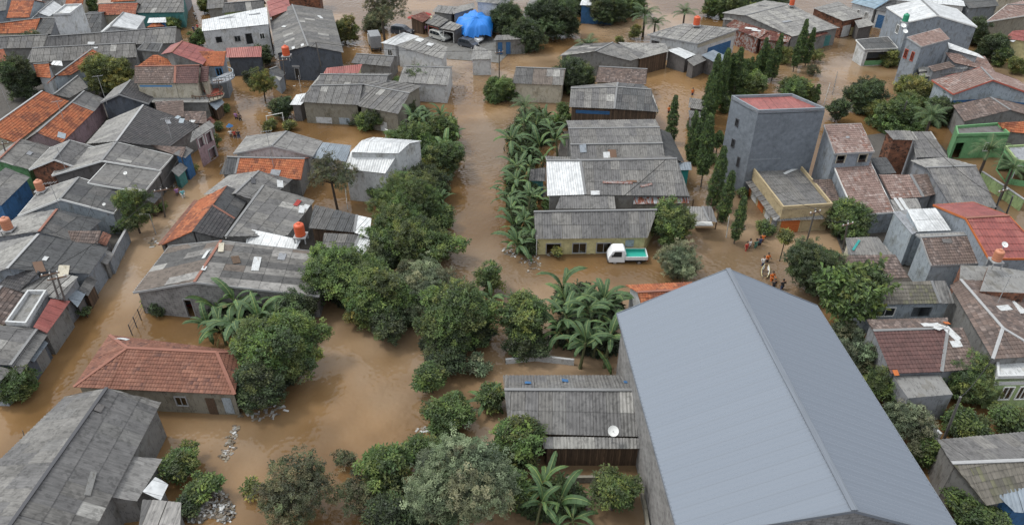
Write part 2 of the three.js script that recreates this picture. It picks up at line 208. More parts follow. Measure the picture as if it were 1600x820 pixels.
function prismBetween(a, b, w, hgt) { const d = b.clone().sub(a), l = d.length(); const g = new THREE.BoxGeometry(w, hgt, l); const m = new THREE.Matrix4(), x = new THREE.Vector3().crossVectors(V(0, 1, 0), d).normalize(), z = d.clone().normalize(), y = new THREE.Vector3().crossVectors(z, x); m.makeBasis(x, y, z); m.setPosition(a.clone().add(b).multiplyScalar(0.5)); g.applyMatrix4(m); return g; }

// ---------- a house: roof panels traced in plan, walls standing under them ----------
// panel: [covering, e0x,e0y, e1x,e1y, r1x,r1y, r0x,r0y, {he, hr, b: covering of the far slope, oh}]   (6 numbers: a triangle)
let houseSeed = 1000; const houses = {};
function house(name, label, o) {
  const rng = rngOf(houseSeed += 7); const he0 = o.he ?? 2.5, hr0 = o.hr ?? 4; const panels = [];
  // keep roof pitches buildable: lower a ridge that would make a slope too steep
  let hrH = hr0; const steep = (P, hr) => { const num = P.filter((x) => typeof x === 'number'), po = P.find((x) => typeof x === 'object') || {}; const pts = []; for (let i = 0; i < num.length; i += 2) pts.push(at(num[i], num[i + 1], i < 4 ? (po.he ?? he0) : hr)); return Math.acos(new Panel(pts).N.y) * 57.3; };
  const own = new Map();
  for (const P of o.P) { const po = P.find((x) => typeof x === 'object') || {}; if (P[0] === 'fl') continue; const he = po.he ?? he0; let h = po.hr ?? hrH; while (h > he + 0.12 && steep(P, h) > (o.maxs ?? 36)) h -= 0.06; if (po.hr !== undefined) own.set(P, h); else hrH = Math.min(hrH, h); }
  for (const P of o.P) {
    const num = P.filter((x) => typeof x === 'number'), po = P.find((x) => typeof x === 'object') || {}; const he = po.he ?? he0, hr = own.get(P) ?? po.hr ?? hrH;
    const pts = []; for (let i = 0; i < num.length; i += 2) pts.push(at(num[i], num[i + 1], i < 4 ? he : hr));
    panels.push({ key: P[0], pts, po, pi: o.P.indexOf(P) });
    if (po.b) { const [e0, e1, r1, r0] = pts; const k = po.bk ?? 1; const m = (e, r) => V(r.x + (r.x - e.x) * k, r.y - (r.y - e.y) * k, r.z + (r.z - e.z) * k); panels.push({ key: po.b, pts: [m(e0, r0), m(e1, r1), r1.clone(), r0.clone()], po: { ...po, mirrored: 1 } }); }
  }
  const c = V(0, 0, 0); let n = 0; for (const p of panels) for (const q of p.pts) { c.add(q); n++; } c.multiplyScalar(1 / n); c.y = 0;
  for (const p of panels) for (const q of p.pts) q.sub(c);
  const root = thing(name, label, o.cat || 'house', c, o.g); root.userData.panels = panels;
  const roof = new THREE.Group(); roof.name = 'roof'; root.add(roof);
  const eq = (a, b) => a.distanceTo(b) < 0.3; const wb = new Buf(); const ridgeG = [], fasG = []; const done = [];
  panels.forEach((p, pi) => {
    const pan = (p.pan = new Panel(p.pts)); const cen = p.pts.reduce((a, b) => a.clone().add(b)).multiplyScalar(1 / p.pts.length).add(c); const far = pxPerM(cen) < (o.farpx ?? 9.2);
    if (p.key === 'fl') { const b = new Buf(), t = p.pts.map((q) => q.clone()); for (let i = 1; i < t.length - 1; i++) b.tri(t[0], t[i], t[i + 1], [t[0].x / 4, t[0].z / 4], [t[i].x / 4, t[i].z / 4], [t[i + 1].x / 4, t[i + 1].z / 4], [1, 1, 1]); mesh('roof_slab', b.geo(), M[p.po.m || 'concrete'], roof); } else cover(pan, p.key, roof, rng, far || p.po.mirrored, p.po);
    const N = p.pts.length, ins = []; const oh = p.po.oh ?? o.oh ?? 0.3;
    for (let i = 0; i < N; i++) { const a = p.pts[i], b = p.pts[(i + 1) % N]; const shared = panels.some((q, qi) => qi !== pi && q.pts.some((x, k) => { const y = q.pts[(k + 1) % q.pts.length]; return (eq(a, x) && eq(b, y)) || (eq(a, y) && eq(b, x)); }));
      ins.push(shared ? 0 : (N === 4 && i === 2 ? 0.08 : oh));
      const key = [a, b].map((q) => q.toArray().map((x) => x.toFixed(1)).join()).sort().join('|');
      if (a.distanceTo(b) > 0.2) { if (shared) { if (!done.includes(key)) { done.push(key); ridgeG.push([a, b]); } } else if (o.fas && !(p.po.nofas)) fasG.push([a, b]); if (N === 4 && i === 2 && !shared && o.cap) ridgeG.push([a, b]); } }
    if (o.w !== 'none' && !p.po.nowall) {
      const ip = insetPlan(p.pts, ins); p.ip = ip; const tops = ip.map((q) => V(q.x, Math.min(pan.heightAt(q.x, q.z), Math.max(...p.pts.map((t) => t.y))) - (p.key === 'fl' ? 0.01 : 0.09), q.z)); const bots = ip.map((q) => V(q.x, p.po.base ?? o.base ?? -0.8, q.z)); p.tops = tops;
      const b = wallGeo(bots, tops, p.key === 'fl', (o.o || []).filter((q) => !p.po.mirrored && q[0] === p.pi && ['hole', 'window', undefined].includes(q[6])).map((q) => q.slice(1, 6))); if (p.po.wm) mesh('wall', b.geo(), M[p.po.wm], root); else { wb.p.push(...b.p); wb.u.push(...b.u); wb.c.push(...b.c); }
    }
    const dl = pan.umax - pan.umin, dv = pan.vmax, sl = Math.acos(pan.N.y) * 57.3; if (p.key !== 'fl' && (sl > 42 || Math.max(...pan.w.map(Math.abs)) > 0.8)) warn.push(`${root.name} p${pi} ${dl.toFixed(1)}x${dv.toFixed(1)} slope ${sl.toFixed(0)} warp ${pan.w.map((x) => x.toFixed(2))}`);
  });
  if (wb.p.length) mesh('wall', wb.geo(), M[o.w || 'grey'], root);
  if (ridgeG.length && o.ridge !== 'none') { const m = M[o.ridge || 'ridgegrey']; for (const [a, b] of ridgeG) { const A = a.clone(), B = b.clone(); const g1 = prismBetween(A.add(V(0, 0.05, 0)), B.add(V(0, 0.05, 0)), o.rw || 0.26, 0.07); mesh('ridge_cap', g1, m, roof); } }
  if (fasG.length) for (const [a, b] of fasG) mesh('fascia', prismBetween(a.clone().add(V(0, -0.05, 0)), b.clone().add(V(0, -0.05, 0)), 0.06, 0.2), M[o.fas], roof);
  if (o.par) panels.forEach((p) => { if (p.key !== 'fl' && !p.po.par) return; const q = insetPlan(p.pts, p.pts.map(() => 0.09)); p.pts.forEach((a, i) => { const b = p.pts[(i + 1) % p.pts.length]; const A = V(q[i].x, a.y + o.par[0] / 2 - 0.12, q[i].z), B = V(q[(i + 1) % q.length].x, b.y + o.par[0] / 2 - 0.12, q[(i + 1) % q.length].z), d = B.clone().sub(A).normalize().multiplyScalar(0.088 - (i % 2) * 0.18); mesh('parapet', prismBetween(A.sub(d), B.add(d), 0.18, o.par[0] + 0.24 - (i % 2) * 0.006), M[o.par[1]], root); }); });
  for (const q of o.o || []) opening(root, ...q);
  return root;
}
// opening on the wall under edge e of panel p: from fraction f0 to f1 along it, y0..y1 high
function opening(root, pi, e, f0, f1, y0, y1, kind = 'window', mat) {
  const p = root.userData.panels.find((q) => q.pi === pi && !q.po.mirrored); if (!p || !p.ip) return; const a = p.ip[e], b = p.ip[(e + 1) % p.ip.length], cx = p.ip.reduce((s, q) => s + q.x, 0) / p.ip.length, cz = p.ip.reduce((s, q) => s + q.z, 0) / p.ip.length;
  const d = b.clone().sub(a); d.y = 0; const l = d.length(); d.normalize(); let nn = V(d.z, 0, -d.x); if (nn.dot(V(a.x - cx, 0, a.z - cz)) < 0) nn.negate();
  const w = l * (f1 - f0), h = y1 - y0, mid = a.clone().addScaledVector(d, l * (f0 + f1) / 2); mid.y = (y0 + y1) / 2; const ang = Math.atan2(nn.x, nn.z);
  const pl = (g, off) => { g.rotateY(ang); g.translate(mid.x + nn.x * off, mid.y, mid.z + nn.z * off); return g; };
  if (kind === 'window') { const fr = 0.08; const m = mesh('window', pl(merged([boxAt(w, fr, 0.1, 0, h / 2), boxAt(w, fr, 0.1, 0, -h / 2), boxAt(fr, h - fr - 0.004, 0.1, -w / 2 + fr / 2), boxAt(fr, h - fr - 0.004, 0.1, w / 2 - fr / 2), boxAt(0.05, h - fr - 0.004, 0.08)]), 0.03), M[mat || 'trimwhite'], root); mesh('pane', pl(boxAt(w - fr, h - fr, 0.02), 0.012), M.pane, m); }
  else if (kind === 'hole') mesh('doorway_frame', pl(merged([boxAt(w + 0.16, 0.1, 0.2, 0, h / 2 + 0.04), boxAt(0.08, h - 0.02, 0.2, -w / 2 - 0.035), boxAt(0.08, h - 0.02, 0.2, w / 2 + 0.035)]), -0.04), M[mat || 'trimgrey'], root);
  else if (kind === 'door') { const k = Math.max(1, Math.round(w / 0.9)); for (let i = 0; i < k; i++) { const g = merged([boxAt(w / k - 0.03, h, 0.05), boxAt(w / k - 0.25, h * 0.4, 0.03, 0, h * 0.22, 0.03), boxAt(w / k - 0.25, h * 0.3, 0.03, 0, -h * 0.27, 0.03)]); g.translate((i + 0.5) * w / k - w / 2, 0, 0); mesh('door', pl(g, 0.025), M[mat || 'wood'], root); } }
  else if (kind === 'shutter') { const n = Math.max(3, Math.round(h / 0.28)); for (let i = 0; i < n; i++) mesh('slat', pl((() => { const g = boxAt(w, h / n - 0.03, 0.05, 0, -h / 2 + (i + 0.5) * h / n); return g; })(), 0.03), M[mat || 'grey'], root); }
  else if (kind === 'band') mesh('paint_band', pl(boxAt(w, h, 0.016), 0.011), M[mat], root);
  else if (kind === 'sign') mesh('sign_board', pl(boxAt(w, h, 0.06), 0.05), M[mat], root);
}

// first roof panel that the sight line through a photograph point meets
const _allHouses = () => scene.children.filter((o) => o.userData.panels);
function roofHit(x, y) {
  const d = at(x, y, 0).sub(V(0, CAM_H, 0)).normalize(), O = V(0, CAM_H, 0); let best = null;
  for (const h of _allHouses()) for (const p of h.userData.panels) { const pan = p.pan, o = pan.o.clone().add(h.position), t = o.clone().sub(O).dot(pan.N) / d.dot(pan.N); if (!(t > 0) || (best && t > best.t)) continue; const q = O.clone().addScaledVector(d, t).sub(o), u = q.dot(pan.U), v = q.dot(pan.Vv); if (u < pan.umin || u > pan.umax) continue; const s = pan.vspan(u); if (v < s[0] - 0.01 || v > s[1] + 0.01) continue; best = { t, h, pan, u, v, p: O.clone().addScaledVector(d, t) }; }
  return best;
}
// a loose sheet lying on a roof: part of that roof
function patch(x, y, w, l, mat, turn = 0) { const k = roofHit(x, y); if (!k) return; const g = new THREE.BoxGeometry(w, 0.02, l, 3, 1, 1); const P = g.attributes.position; for (let i = 0; i < P.count; i++) P.setY(i, P.getY(i) + 0.03 * Math.sin(P.getX(i) * 5 + x)); g.rotateY(turn); const m = new THREE.Matrix4().makeBasis(k.pan.U, k.pan.N, k.pan.U.clone().cross(k.pan.N)); m.setPosition(k.pan.pos(k.u, k.v, 0.1)); g.applyMatrix4(m); g.computeVertexNormals(); mesh('loose_sheet', g, M[mat], k.h.children.find((c) => c.name === 'roof')); }
// ================= houses west of the flooded lane, far end =================
const GA = 'houses crowded west of the flooded lane';
house('tiled_house', 'bright orange tiled house with small gabled dormer beside pale blue wall', { w: 'lblue', he: 3.4, hr: 5.2, g: GA, P: [['to', 9, 28, 45, 27, 53, 0, 17, 0, { b: 'to' }]], ridge: 'ridgelight' });
house('tiled_house', 'long orange tiled roof beside the white block tower', { w: 'cream', he: 3, hr: 4.6, g: GA, P: [['to', -24, 53, 54, 51, 62, 28, -16, 38, { b: 'tr' }]] });
house('sheet_roof_house', 'small dark sheet roof tucked against the foot of the white block tower', { w: 'grey', he: 3, hr: 4.2, g: GA, P: [['ad', 54, 53, 79, 53, 86, 28, 63, 28, { b: 'ad' }]] });
{ const t = house('block_tower', 'plain white block tower with flat parapet roof among tiled houses', { cat: 'building', w: 'white', g: GA, oh: 0, he: 7.7, hr: 7.7, par: [0.3, 'white'], P: [['fl', 82, 24, 109, 23, 128, 8, 101, 9, { m: 'white' }]] }); }
house('sheet_roof_house', 'small white gabled roof behind the white block tower', { w: 'lblue', he: 3.2, hr: 4.6, g: GA, P: [['wh', 76, 26, 96, 10, 82, 1, 58, 20, { b: 'wh' }]] });
house('tiled_house', 'rust brown tiled roof between a round tree and dark sheet roofs', { w: 'cream', he: 3, hr: 4.4, g: GA, P: [['tr', 152, 24, 211, 22, 214, 4, 153, 6, { b: 'tr' }]] });
house('sheet_roof_house', 'wide grey sheet roof at the corner of the lane with green plants below', { w: 'teal', he: 3, hr: 4.2, g: GA, P: [['as', 211, 20, 287, 19, 286, -4, 213, -3, { b: 'as' }]] });
house('tiled_house', 'thin strip of orange tiles behind the rust brown tiled roof', { w: 'cream', he: 3, hr: 4.4, g: GA, P: [['to', 172, 3, 210, 1, 212, -14, 176, -12, { b: 'to' }]] });
house('sheet_roof_house', 'charcoal sheet roof between the white block tower and white gabled house', { w: 'concrete', he: 3, hr: 4.4, g: GA, P: [['ad', 127, 51, 157, 50, 158, 21, 129, 22, { b: 'ad' }]] });
house('sheet_roof_house', 'clean white gabled house facing a long grey roof', { w: 'white', he: 3.2, hr: 4.9, g: GA, fas: 'trimwhite', P: [['wh', 212, 46, 226, 26, 192, 19, 172, 40, { b: 'wh' }]] });
house('tiled_house', 'little orange pyramid roof beside the white gabled house', { w: 'blue', he: 3, hr: 4.2, g: GA, P: [['to', 228, 43, 257, 41, 243, 32], ['wh', 229, 36, 259, 35, 258, 27, 232, 28, { he: 3.6, hr: 4 }]] });
house('long_sheet_house', 'very long grey sheet roof ending in an open gable by the lane', { w: 'concrete', he: 3.2, hr: 5, g: GA, P: [['as', 68, 73, 273, 67, 275, 42, 74, 57, { b: 'as' }]], cap: 1 });
house('long_sheet_house', 'long grey sheet roof sloping below the longest roof toward orange tiles', { w: 'concrete', he: 2.8, hr: 4.3, g: GA, P: [['as', 39, 98, 214, 89, 210, 67, 49, 75, { b: 'as' }]], cap: 1 });
house('sheet_roof_house', 'grey sheet roof behind a feathery tree beside the long roofs', { w: 'concrete', he: 3, hr: 4.4, g: GA, P: [['as', -20, 76, 67, 74, 74, 54, -14, 58, { b: 'as' }]] });
house('tiled_house', 'red brown tiled house behind a dark round tree', { w: 'cream', he: 3, hr: 4.5, g: GA, P: [['tr', -16, 104, 13, 99, 4, 76, -20, 78, { b: 'tr' }]] });
house('tiled_house', 'small red tiled house with a white awning between two dark trees', { w: 'white', he: 3.2, hr: 4.5, g: GA, P: [['to', 57, 120, 79, 122, 75, 99, 51, 100, { b: 'tr' }], ['wh', 78, 101, 97, 103, 95, 95, 82, 95, { he: 3.6, hr: 4.0, nowall: 1 }]] });
house('tiled_house', 'narrow orange tiled gable with pale blue plaster beside a big round tree', { w: 'lblue', he: 3.6, hr: 5.2, g: GA, P: [['to', 110, 117, 160, 86, 142, 77, 86, 118, { b: 'to', bk: 0.7 }]] });
house('sheet_roof_house', 'small grey gabled sheet roof in front of the big round tree', { w: 'concrete', he: 2.6, hr: 4, g: GA, P: [['as', 107, 153, 136, 136, 121, 118, 84, 147, { b: 'al' }]] });
house('sheet_roof_house', 'small dark roof on bare block walls beside the red tiled gable', { w: 'concrete', he: 4.4, hr: 5.1, g: GA, P: [['ad', 214, 77, 247, 80, 253, 68, 225, 66]], fas: 'trimgrey' });
house('tiled_house', 'red tiled two storey gable standing behind the house with a balcony', { w: 'concrete', he: 5.6, hr: 7.2, g: GA, P: [['rd', 316, 101, 334, 79, 284, 64, 267, 82, { sh: 1.2 }], ['rd', 251, 85, 267, 70, 284, 64, 267, 82, { sh: 1.2 }]], ridge: 'ridgered' });
house('tiled_house', 'flat orange tiled roof beside the lane next to the red gable', { w: 'bluegrey', he: 5.2, hr: 6.2, g: GA, P: [['to', 317, 103, 349, 103, 353, 80, 298, 80]], o: [[0, 0, 0.55, 0.95, 3.6, 4.8, 'window', 'trimblue']] });
house('tiled_house', 'orange hipped roof peeping over the brown tiled roof with white parapet', { w: 'cream', he: 4.5, hr: 6, g: GA, P: [['to', 213, 104, 284, 102, 246, 86, 238, 86]] });
house('balcony_house', 'two storey house with brown tiled roof, white parapet and curved balcony', { w: 'cream', he: 5.4, hr: 6.9, g: GA, ridge: 'ridgered', P: [['tb', 209, 130, 272, 130, 273, 103, 210, 104, { b: 'tb' }], ['tm', 272.5, 130, 309, 130, 311, 102, 273.5, 103, { b: 'tm' }], ['tm', 312, 128, 325, 127, 326, 104, 313, 104, { he: 5.1, hr: 6.5 }], ['fl', 236, 160, 328, 160, 312, 131, 240, 132, { he: 3.1, hr: 3.1, wm: 'concrete' }], ['fl', 309, 154, 349, 147, 342, 137, 312, 140, { he: 3.0, hr: 3.0, wm: 'cream', m: 'trimred' }]], o: [[0, 0, 0.05, 0.9, 4.75, 5.0, 'band', 'trimblue']] });
house('sheet_roof_house', 'dark red metal roof beside the white two storey block', { w: 'slate', he: 3.2, hr: 4.2, g: GA, P: [['rd', 353, 90, 408, 89, 408, 72, 353, 75]] });
house('white_block_house', 'white two storey block with pale roof, small windows and balcony rail', { cat: 'building', w: 'white', he: 5.6, hr: 6.6, g: GA, oh: 0.15, P: [['wh', 315, 49, 419, 38, 416, 11, 315, 31]], o: [[0, 0, 0.16, 0.25, 3.4, 4.4, 'hole'], [0, 0, 0.62, 0.72, 2.6, 4.4, 'hole'], [0, 0, 0.84, 0.92, 3.2, 4.2, 'window'], [0, 0, 0.44, 0.54, 3.2, 4.2, 'window', 'trimgrey']] });
house('sheet_roof_house', 'dark sheet roof with green edge behind the white two storey block', { w: 'lime', he: 3.6, hr: 4.8, g: GA, P: [['ad', 346, 20, 412, 14, 412, 0, 350, 5, { b: 'tp' }]] });
house('sheet_roof_house', 'grey sheet roof beyond the bush at the end of the lane', { w: 'concrete', he: 3, hr: 4, g: GA, P: [['as', 322, 14, 348, 12, 350, -6, 324, -6, { b: 'as' }]] });
// ---- nearer on the west side
house('tiled_house', 'large weathered orange tiled slope with antenna mast beside a grey ridge', { w: 'cream', he: 2.8, hr: 4.6, g: GA, ridge: 'ridgelight', P: [['to', 24, 224, 107, 158, 65, 142, -26, 206, { b: 'to' }]] });
house('tiled_house', 'orange tiled slope with a grey sheet patch along its upper end', { w: 'pink', he: 2.7, hr: 4.4, g: GA, P: [['to', 96, 223, 146, 174, 111, 160, 56, 207, { b: 'as' }], ['as', 146, 174, 162, 154, 131, 142, 111, 160, { b: 'as' }]] });
house('sheet_roof_house', 'grey gable with dark plaster end wall facing orange tiles', { w: 'slate', he: 3.2, hr: 4.9, g: GA, fas: 'trimgrey', P: [['tk', 231, 162, 246, 141, 203, 125, 185, 147], ['al', 156, 160, 179, 137, 203, 125, 185, 147]] });
house('tiled_house', 'dark brown tiled roof with pale far slope, blue scraps on its tiles', { w: 'concrete', he: 3, hr: 4.9, g: GA, ridge: 'ridgelight', P: [['tk', 264, 230, 311, 196, 223, 164, 181, 221], ['al', 134, 225, 166, 189, 223, 164, 181, 221]] });
house('tiled_house', 'small brown tiled roof under the concrete terrace', { w: 'dark', he: 2.7, hr: 3.7, g: GA, P: [['tb', 246, 180, 287, 183, 286, 157, 241, 159]] });
house('tiled_house', 'tiny tiled lean-to with tiles slipping above the lane', { w: 'dark', he: 2.6, hr: 3.3, g: GA, P: [['tb', 288, 191, 323, 194, 321, 174, 287, 174]] });
house('lane_house', 'mauve two storey house front with balcony standing in the lane', { w: 'pink', he: 4.2, hr: 4.9, g: GA, P: [['al', 297, 222, 334, 197, 326, 188, 300, 206]], o: [[0, 0, 0.1, 0.4, 2.6, 3.8, 'hole', 'trimwhite'], [0, 0, 0.55, 0.9, 2.4, 3.8, 'hole', 'trimwhite'], [0, 0, 0.5, 0.9, 0.1, 1.6, 'hole']] });
house('sheet_roof_house', 'grey sheet roof with reddish ridge beside the brick gable house', { w: 'green', he: 2.8, hr: 4.3, g: GA, ridge: 'ridgered', P: [['as', 44, 265, 80, 229, 31, 217, -6, 252, { b: 'al' }]] });
house('brick_gable_house', 'grey gabled house with bare brick end wall and white bargeboards', { w: 'brick', he: 3.1, hr: 5, g: GA, fas: 'trimwhite', P: [['as', 131, 266, 162, 234, 108, 219, 83, 249], ['al', 44, 265, 77, 231, 108, 219, 83, 249]] });
house('sheet_roof_house', 'wide grey sheet roof with white fascia facing the lane below the blue house', { w: 'dark', he: 3.2, hr: 4.8, g: GA, fas: 'trimwhite', P: [['as', 249, 266, 270, 243, 181, 222, 158, 251, { b: 'al' }]] });
house('sheet_roof_house', 'grey sheet roof with white fascia and overhang on posts by a leafy tree', { w: 'dark', he: 3.0, hr: 4.4, g: GA, fas: 'trimwhite', P: [['as', 224, 301, 251, 267, 166, 254, 136, 286]] });
house('sheet_roof_house', 'grey gable with pale blue end wall behind the round tree in the lane', { w: 'lblue', he: 2.9, hr: 4.7, g: GA, fas: 'trimwhite', P: [['ad', 177, 333, 203, 301, 122, 277, 93, 311], ['al', 27, 337, 61, 297, 122, 277, 93, 311]] });
house('sheet_roof_house', 'dark sheet roof with rusty ridge in front of the pale blue gable', { w: 'grey', he: 2.7, hr: 4.2, g: GA, ridge: 'ridgered', P: [['ad', 118, 378, 158, 344, 88, 327, 60, 362], ['al', -14, 372, 30, 335, 88, 327, 60, 362]] });
house('sheet_roof_house', 'broad charcoal sheet roof with small brown tiled hood above the lane', { w: 'bluegrey', he: 2.9, hr: 4.8, g: GA, ridge: 'ridgelight', P: [['ad', 138, 428, 168, 386, 59, 366, 10, 420], ['al', -48, 440, 0, 378, 59, 366, 10, 420], ['tb', 112, 379, 152, 381, 157, 361, 105, 361, { he: 3.3, hr: 4.2, nowall: 1 }]] });
house('tiled_lean_to', 'red tiled hood over the gate beside the concrete wall on the lane', { cat: 'lean-to', w: 'dark', he: 2.5, hr: 3.1, g: GA, P: [['th', 165, 384, 173, 368, 160, 362, 152, 380]] });
house('blue_house', 'blue plastered house with grey sheet roof beside a rubble yard', { w: 'blue', he: 2.8, hr: 3.8, g: GA, P: [['as', 0, 321, 45, 277, 8, 262, -44, 300]] });
house('blue_house', 'bright blue wall house in the lane under grey roofs', { w: 'blue', he: 3.2, hr: 3.7, g: GA, P: [['as', 288, 247, 301, 235, 290, 229, 270, 240]] });
house('tiled_lean_to', 'small brown tiled porch roof with dark red ridge near the blue walled house', { cat: 'lean-to', w: 'dark', he: 3.4, hr: 4, g: GA, P: [['tb', 243, 232, 284, 246, 290, 230, 236, 227]], ridge: 'ridgered' });
// ---- lower west
house('tiled_house', 'dark mossy tiled roof beside a grey sheet patch and leaning poles', { w: 'grey', he: 3.2, hr: 4.2, g: GA, P: [['tk', -4, 446, 31, 455, 62, 424, 26, 417], ['as', 31, 455, 96, 468, 122, 432, 62, 424, { he: 3.2, hr: 3.5 }]] });
house('tiled_house', 'brown tiled slope beside a concrete roof terrace', { w: 'cream', he: 3.4, hr: 4.6, g: GA, P: [['tb', 5, 508, 41, 461, 2, 447, -36, 492, { b: 'tb' }]] });
house('terrace_house', 'flat concrete terrace with white parapets between tiled roofs', { w: 'grey', he: 3.4, hr: 3.4, oh: 0, par: [0.4, 'white'], g: GA, P: [['fl', 9, 508, 42, 510, 74, 458, 44, 458, { m: 'concrete' }]] });
house('sheet_roof_house', 'faded red metal roof over a shop front by the water', { w: 'concrete', he: 2.7, hr: 3.4, g: GA, P: [['rd', 72, 521, 109, 470, 78, 467, 51, 511]] });
house('sheet_roof_house', 'grey sheet roof with sloping side porch beside the red metal roof', { w: 'slate', he: 3.1, hr: 4, g: GA, P: [['as', 15, 571, 57, 514, -2, 508, -50, 566], ['as', 30, 584, 73, 522, 58, 515, 17, 573, { he: 2.5, hr: 3 }]] });
house('sheet_roof_house', 'low grey roof corner beside the big green bush at the water', { w: 'lblue', he: 2.8, hr: 3.3, g: GA, P: [['as', -6, 600, 17, 577, -8, 572, -40, 592]] });
house('metal_awning', 'loose pale metal awning on sticks beside two leaning poles', { cat: 'awning', w: 'dark', he: 2.0, hr: 2.5, base: 0.4, g: GA, P: [['mb', 120, 480, 134, 457, 112, 451, 105, 465]] });

// ================= the block between the lane and the canal road =================
const GB = 'houses on the block between lane and road';
house('sheet_roof_house', 'pale grey gabled house with white end wall above a muddy field', { w: 'white', he: 3.2, hr: 4.6, g: GB, fas: 'trimgrey', P: [['al', 488, 244, 503, 221, 447, 205, 424, 228], ['al', 364, 240, 385, 213, 447, 205, 424, 228]] });
house('sheet_roof_house', 'low blue grey metal roof joining the white ended gable and the white hall', { w: 'grey', he: 2.8, hr: 3.6, g: GB, P: [['mb', 488, 247, 540, 253, 549, 227, 504, 222]] });
house('tiled_house', 'orange tiled roof with a dark sheet strip below the white ended gable', { w: 'concrete', he: 2.5, hr: 3.8, g: GB, P: [['to', 367, 272, 470, 281, 476, 248, 373, 246, { b: 'tr' }], ['ad', 342, 272, 367, 272, 373, 246, 354, 245, { b: 'ad' }]] });
house('white_hall', 'white block hall with smooth white metal roof beside the canal trees', { cat: 'building', w: 'white', he: 4.2, hr: 6.4, g: GB, oh: 0.1, P: [['wh', 538, 264, 602, 271, 622, 240, 547, 238, { hr: 5.9 }], ['wh', 547, 238, 622, 240, 640, 224, 564, 220, { he: 5.9, hr: 6.4, b: 'wh' }]], ridge: 'none' });
house('tiled_house', 'steep orange tiled slope with brown tiles and dark sheets on its far side', { w: 'concrete', he: 2.8, hr: 4.9, g: GB, P: [['tk', 346, 373, 366, 342, 330, 320, 299, 362, { tw: 0.3 }], ['ad', 366, 342, 390, 306, 355, 290, 330, 320], ['to', 253, 383, 310, 313, 355, 290, 299, 362]] , ridge: 'ridgered' });
house('lean_to', 'narrow rusty red lean-to under the steep orange tiles by the water', { cat: 'lean-to', w: 'dark', he: 2.1, hr: 2.6, g: GB, P: [['th', 246, 383, 303, 313, 309, 313, 253, 382]] });
house('sheet_roof_house', 'grey sheet roof with white scraps beside the orange water tank', { w: 'concrete', he: 2.9, hr: 4.5, g: GB, P: [['as', 448, 368, 491, 313, 411, 290, 352, 370], ['al', 352, 373, 396, 316, 411, 290, 352, 370, { he: 3.9 }]] });
house('sheet_roof_house', 'pale mottled sheet roof above the dark sheets of the orange tiled house', { w: 'concrete', he: 2.7, hr: 3.9, g: GB, P: [['as', 412, 318, 456, 280, 404, 267, 366, 303], ['al', 318, 304, 357, 274, 404, 267, 366, 303]] });
house('shack', 'patched shack of dark sheets with white loose panels beside canal trees', { w: 'wood', he: 2.6, hr: 3.3, g: GB, P: [['ad', 482, 356, 553, 363, 557, 336, 491, 320], ['wh', 553, 363, 576, 372, 580, 341, 557, 336, { sw: 1.2 }]] });
house('shack', 'broken grey corrugated lean-to under white sheets beside the tank', { w: 'wood', he: 1.9, hr: 2.4, g: GB, P: [['ap', 502, 392, 550, 394, 562, 366, 506, 364], ['wh', 551, 396, 581, 402, 577, 374, 562, 366]] });
house('sheet_roof_house', 'white painted sheet roof strip below the orange water tank', { w: 'concrete', he: 2.9, hr: 3.6, g: GB, P: [['wh', 384, 382, 461, 392, 470, 375, 386, 357, { sh: 2 }]] });
house('sheet_roof_house', 'large patched grey gable with reddish ridge above banana plants', { w: 'block', he: 2.7, hr: 4.6, g: GB, ridge: 'ridgered', fas: 'trimgrey', P: [['ap', 498, 463, 516, 396, 345, 376, 303, 441], ['ap', 207, 457, 264, 384, 345, 376, 303, 441]], o: [[1, 3, 0.18, 0.30, 0.2, 2.2, 'hole']] });
house('tiled_house', 'brown hipped tile roof house with pale stained walls standing in water', { w: 'mossy', he: 2.6, hr: 4.7, g: GB, ridge: 'ridgered', P: [['th', 114, 605, 366, 617, 338, 551, 198, 544], ['th', 170, 524, 114, 605, 198, 544], ['th', 366, 617, 378, 550, 338, 551], ['th', 378, 550, 170, 524, 198, 544, 338, 551]], o: [[0, 0, 0.80, 0.86, 0.0, 1.8, 'door'], [0, 0, 0.91, 0.97, 0.2, 1.9, 'door', 'lblue'], [0, 0, 0.6, 0.68, 0.8, 1.8, 'window', 'trimgrey']] });
house('long_sheet_house', 'long grey sheet roofed building with dark ridge and pale sheet patches', { cat: 'building', w: 'concrete', he: 3.4, hr: 5.6, g: GB, ridge: 'trimdark', P: [['as', 138, 842, 250, 628, 166, 606, 0, 842], ['as', -128, 842, 102, 619, 166, 606, 0, 842]] });
house('shack', 'pale patchwork sheet lean-to against the long grey roofed building', { w: 'concrete', he: 2.5, hr: 3.4, g: GB, P: [['al', 212, 783, 252, 717, 194, 712, 160, 775]] });
house('shack', 'white loose sheets over a small hut among bushes and rubbish', { w: 'concrete', he: 2.1, hr: 2.6, g: GB, P: [['wh', 250, 782, 262, 757, 242, 745, 222, 768], ['ap', 215, 835, 280, 838, 282, 786, 222, 780, { he: 2, hr: 2.5 }]] });

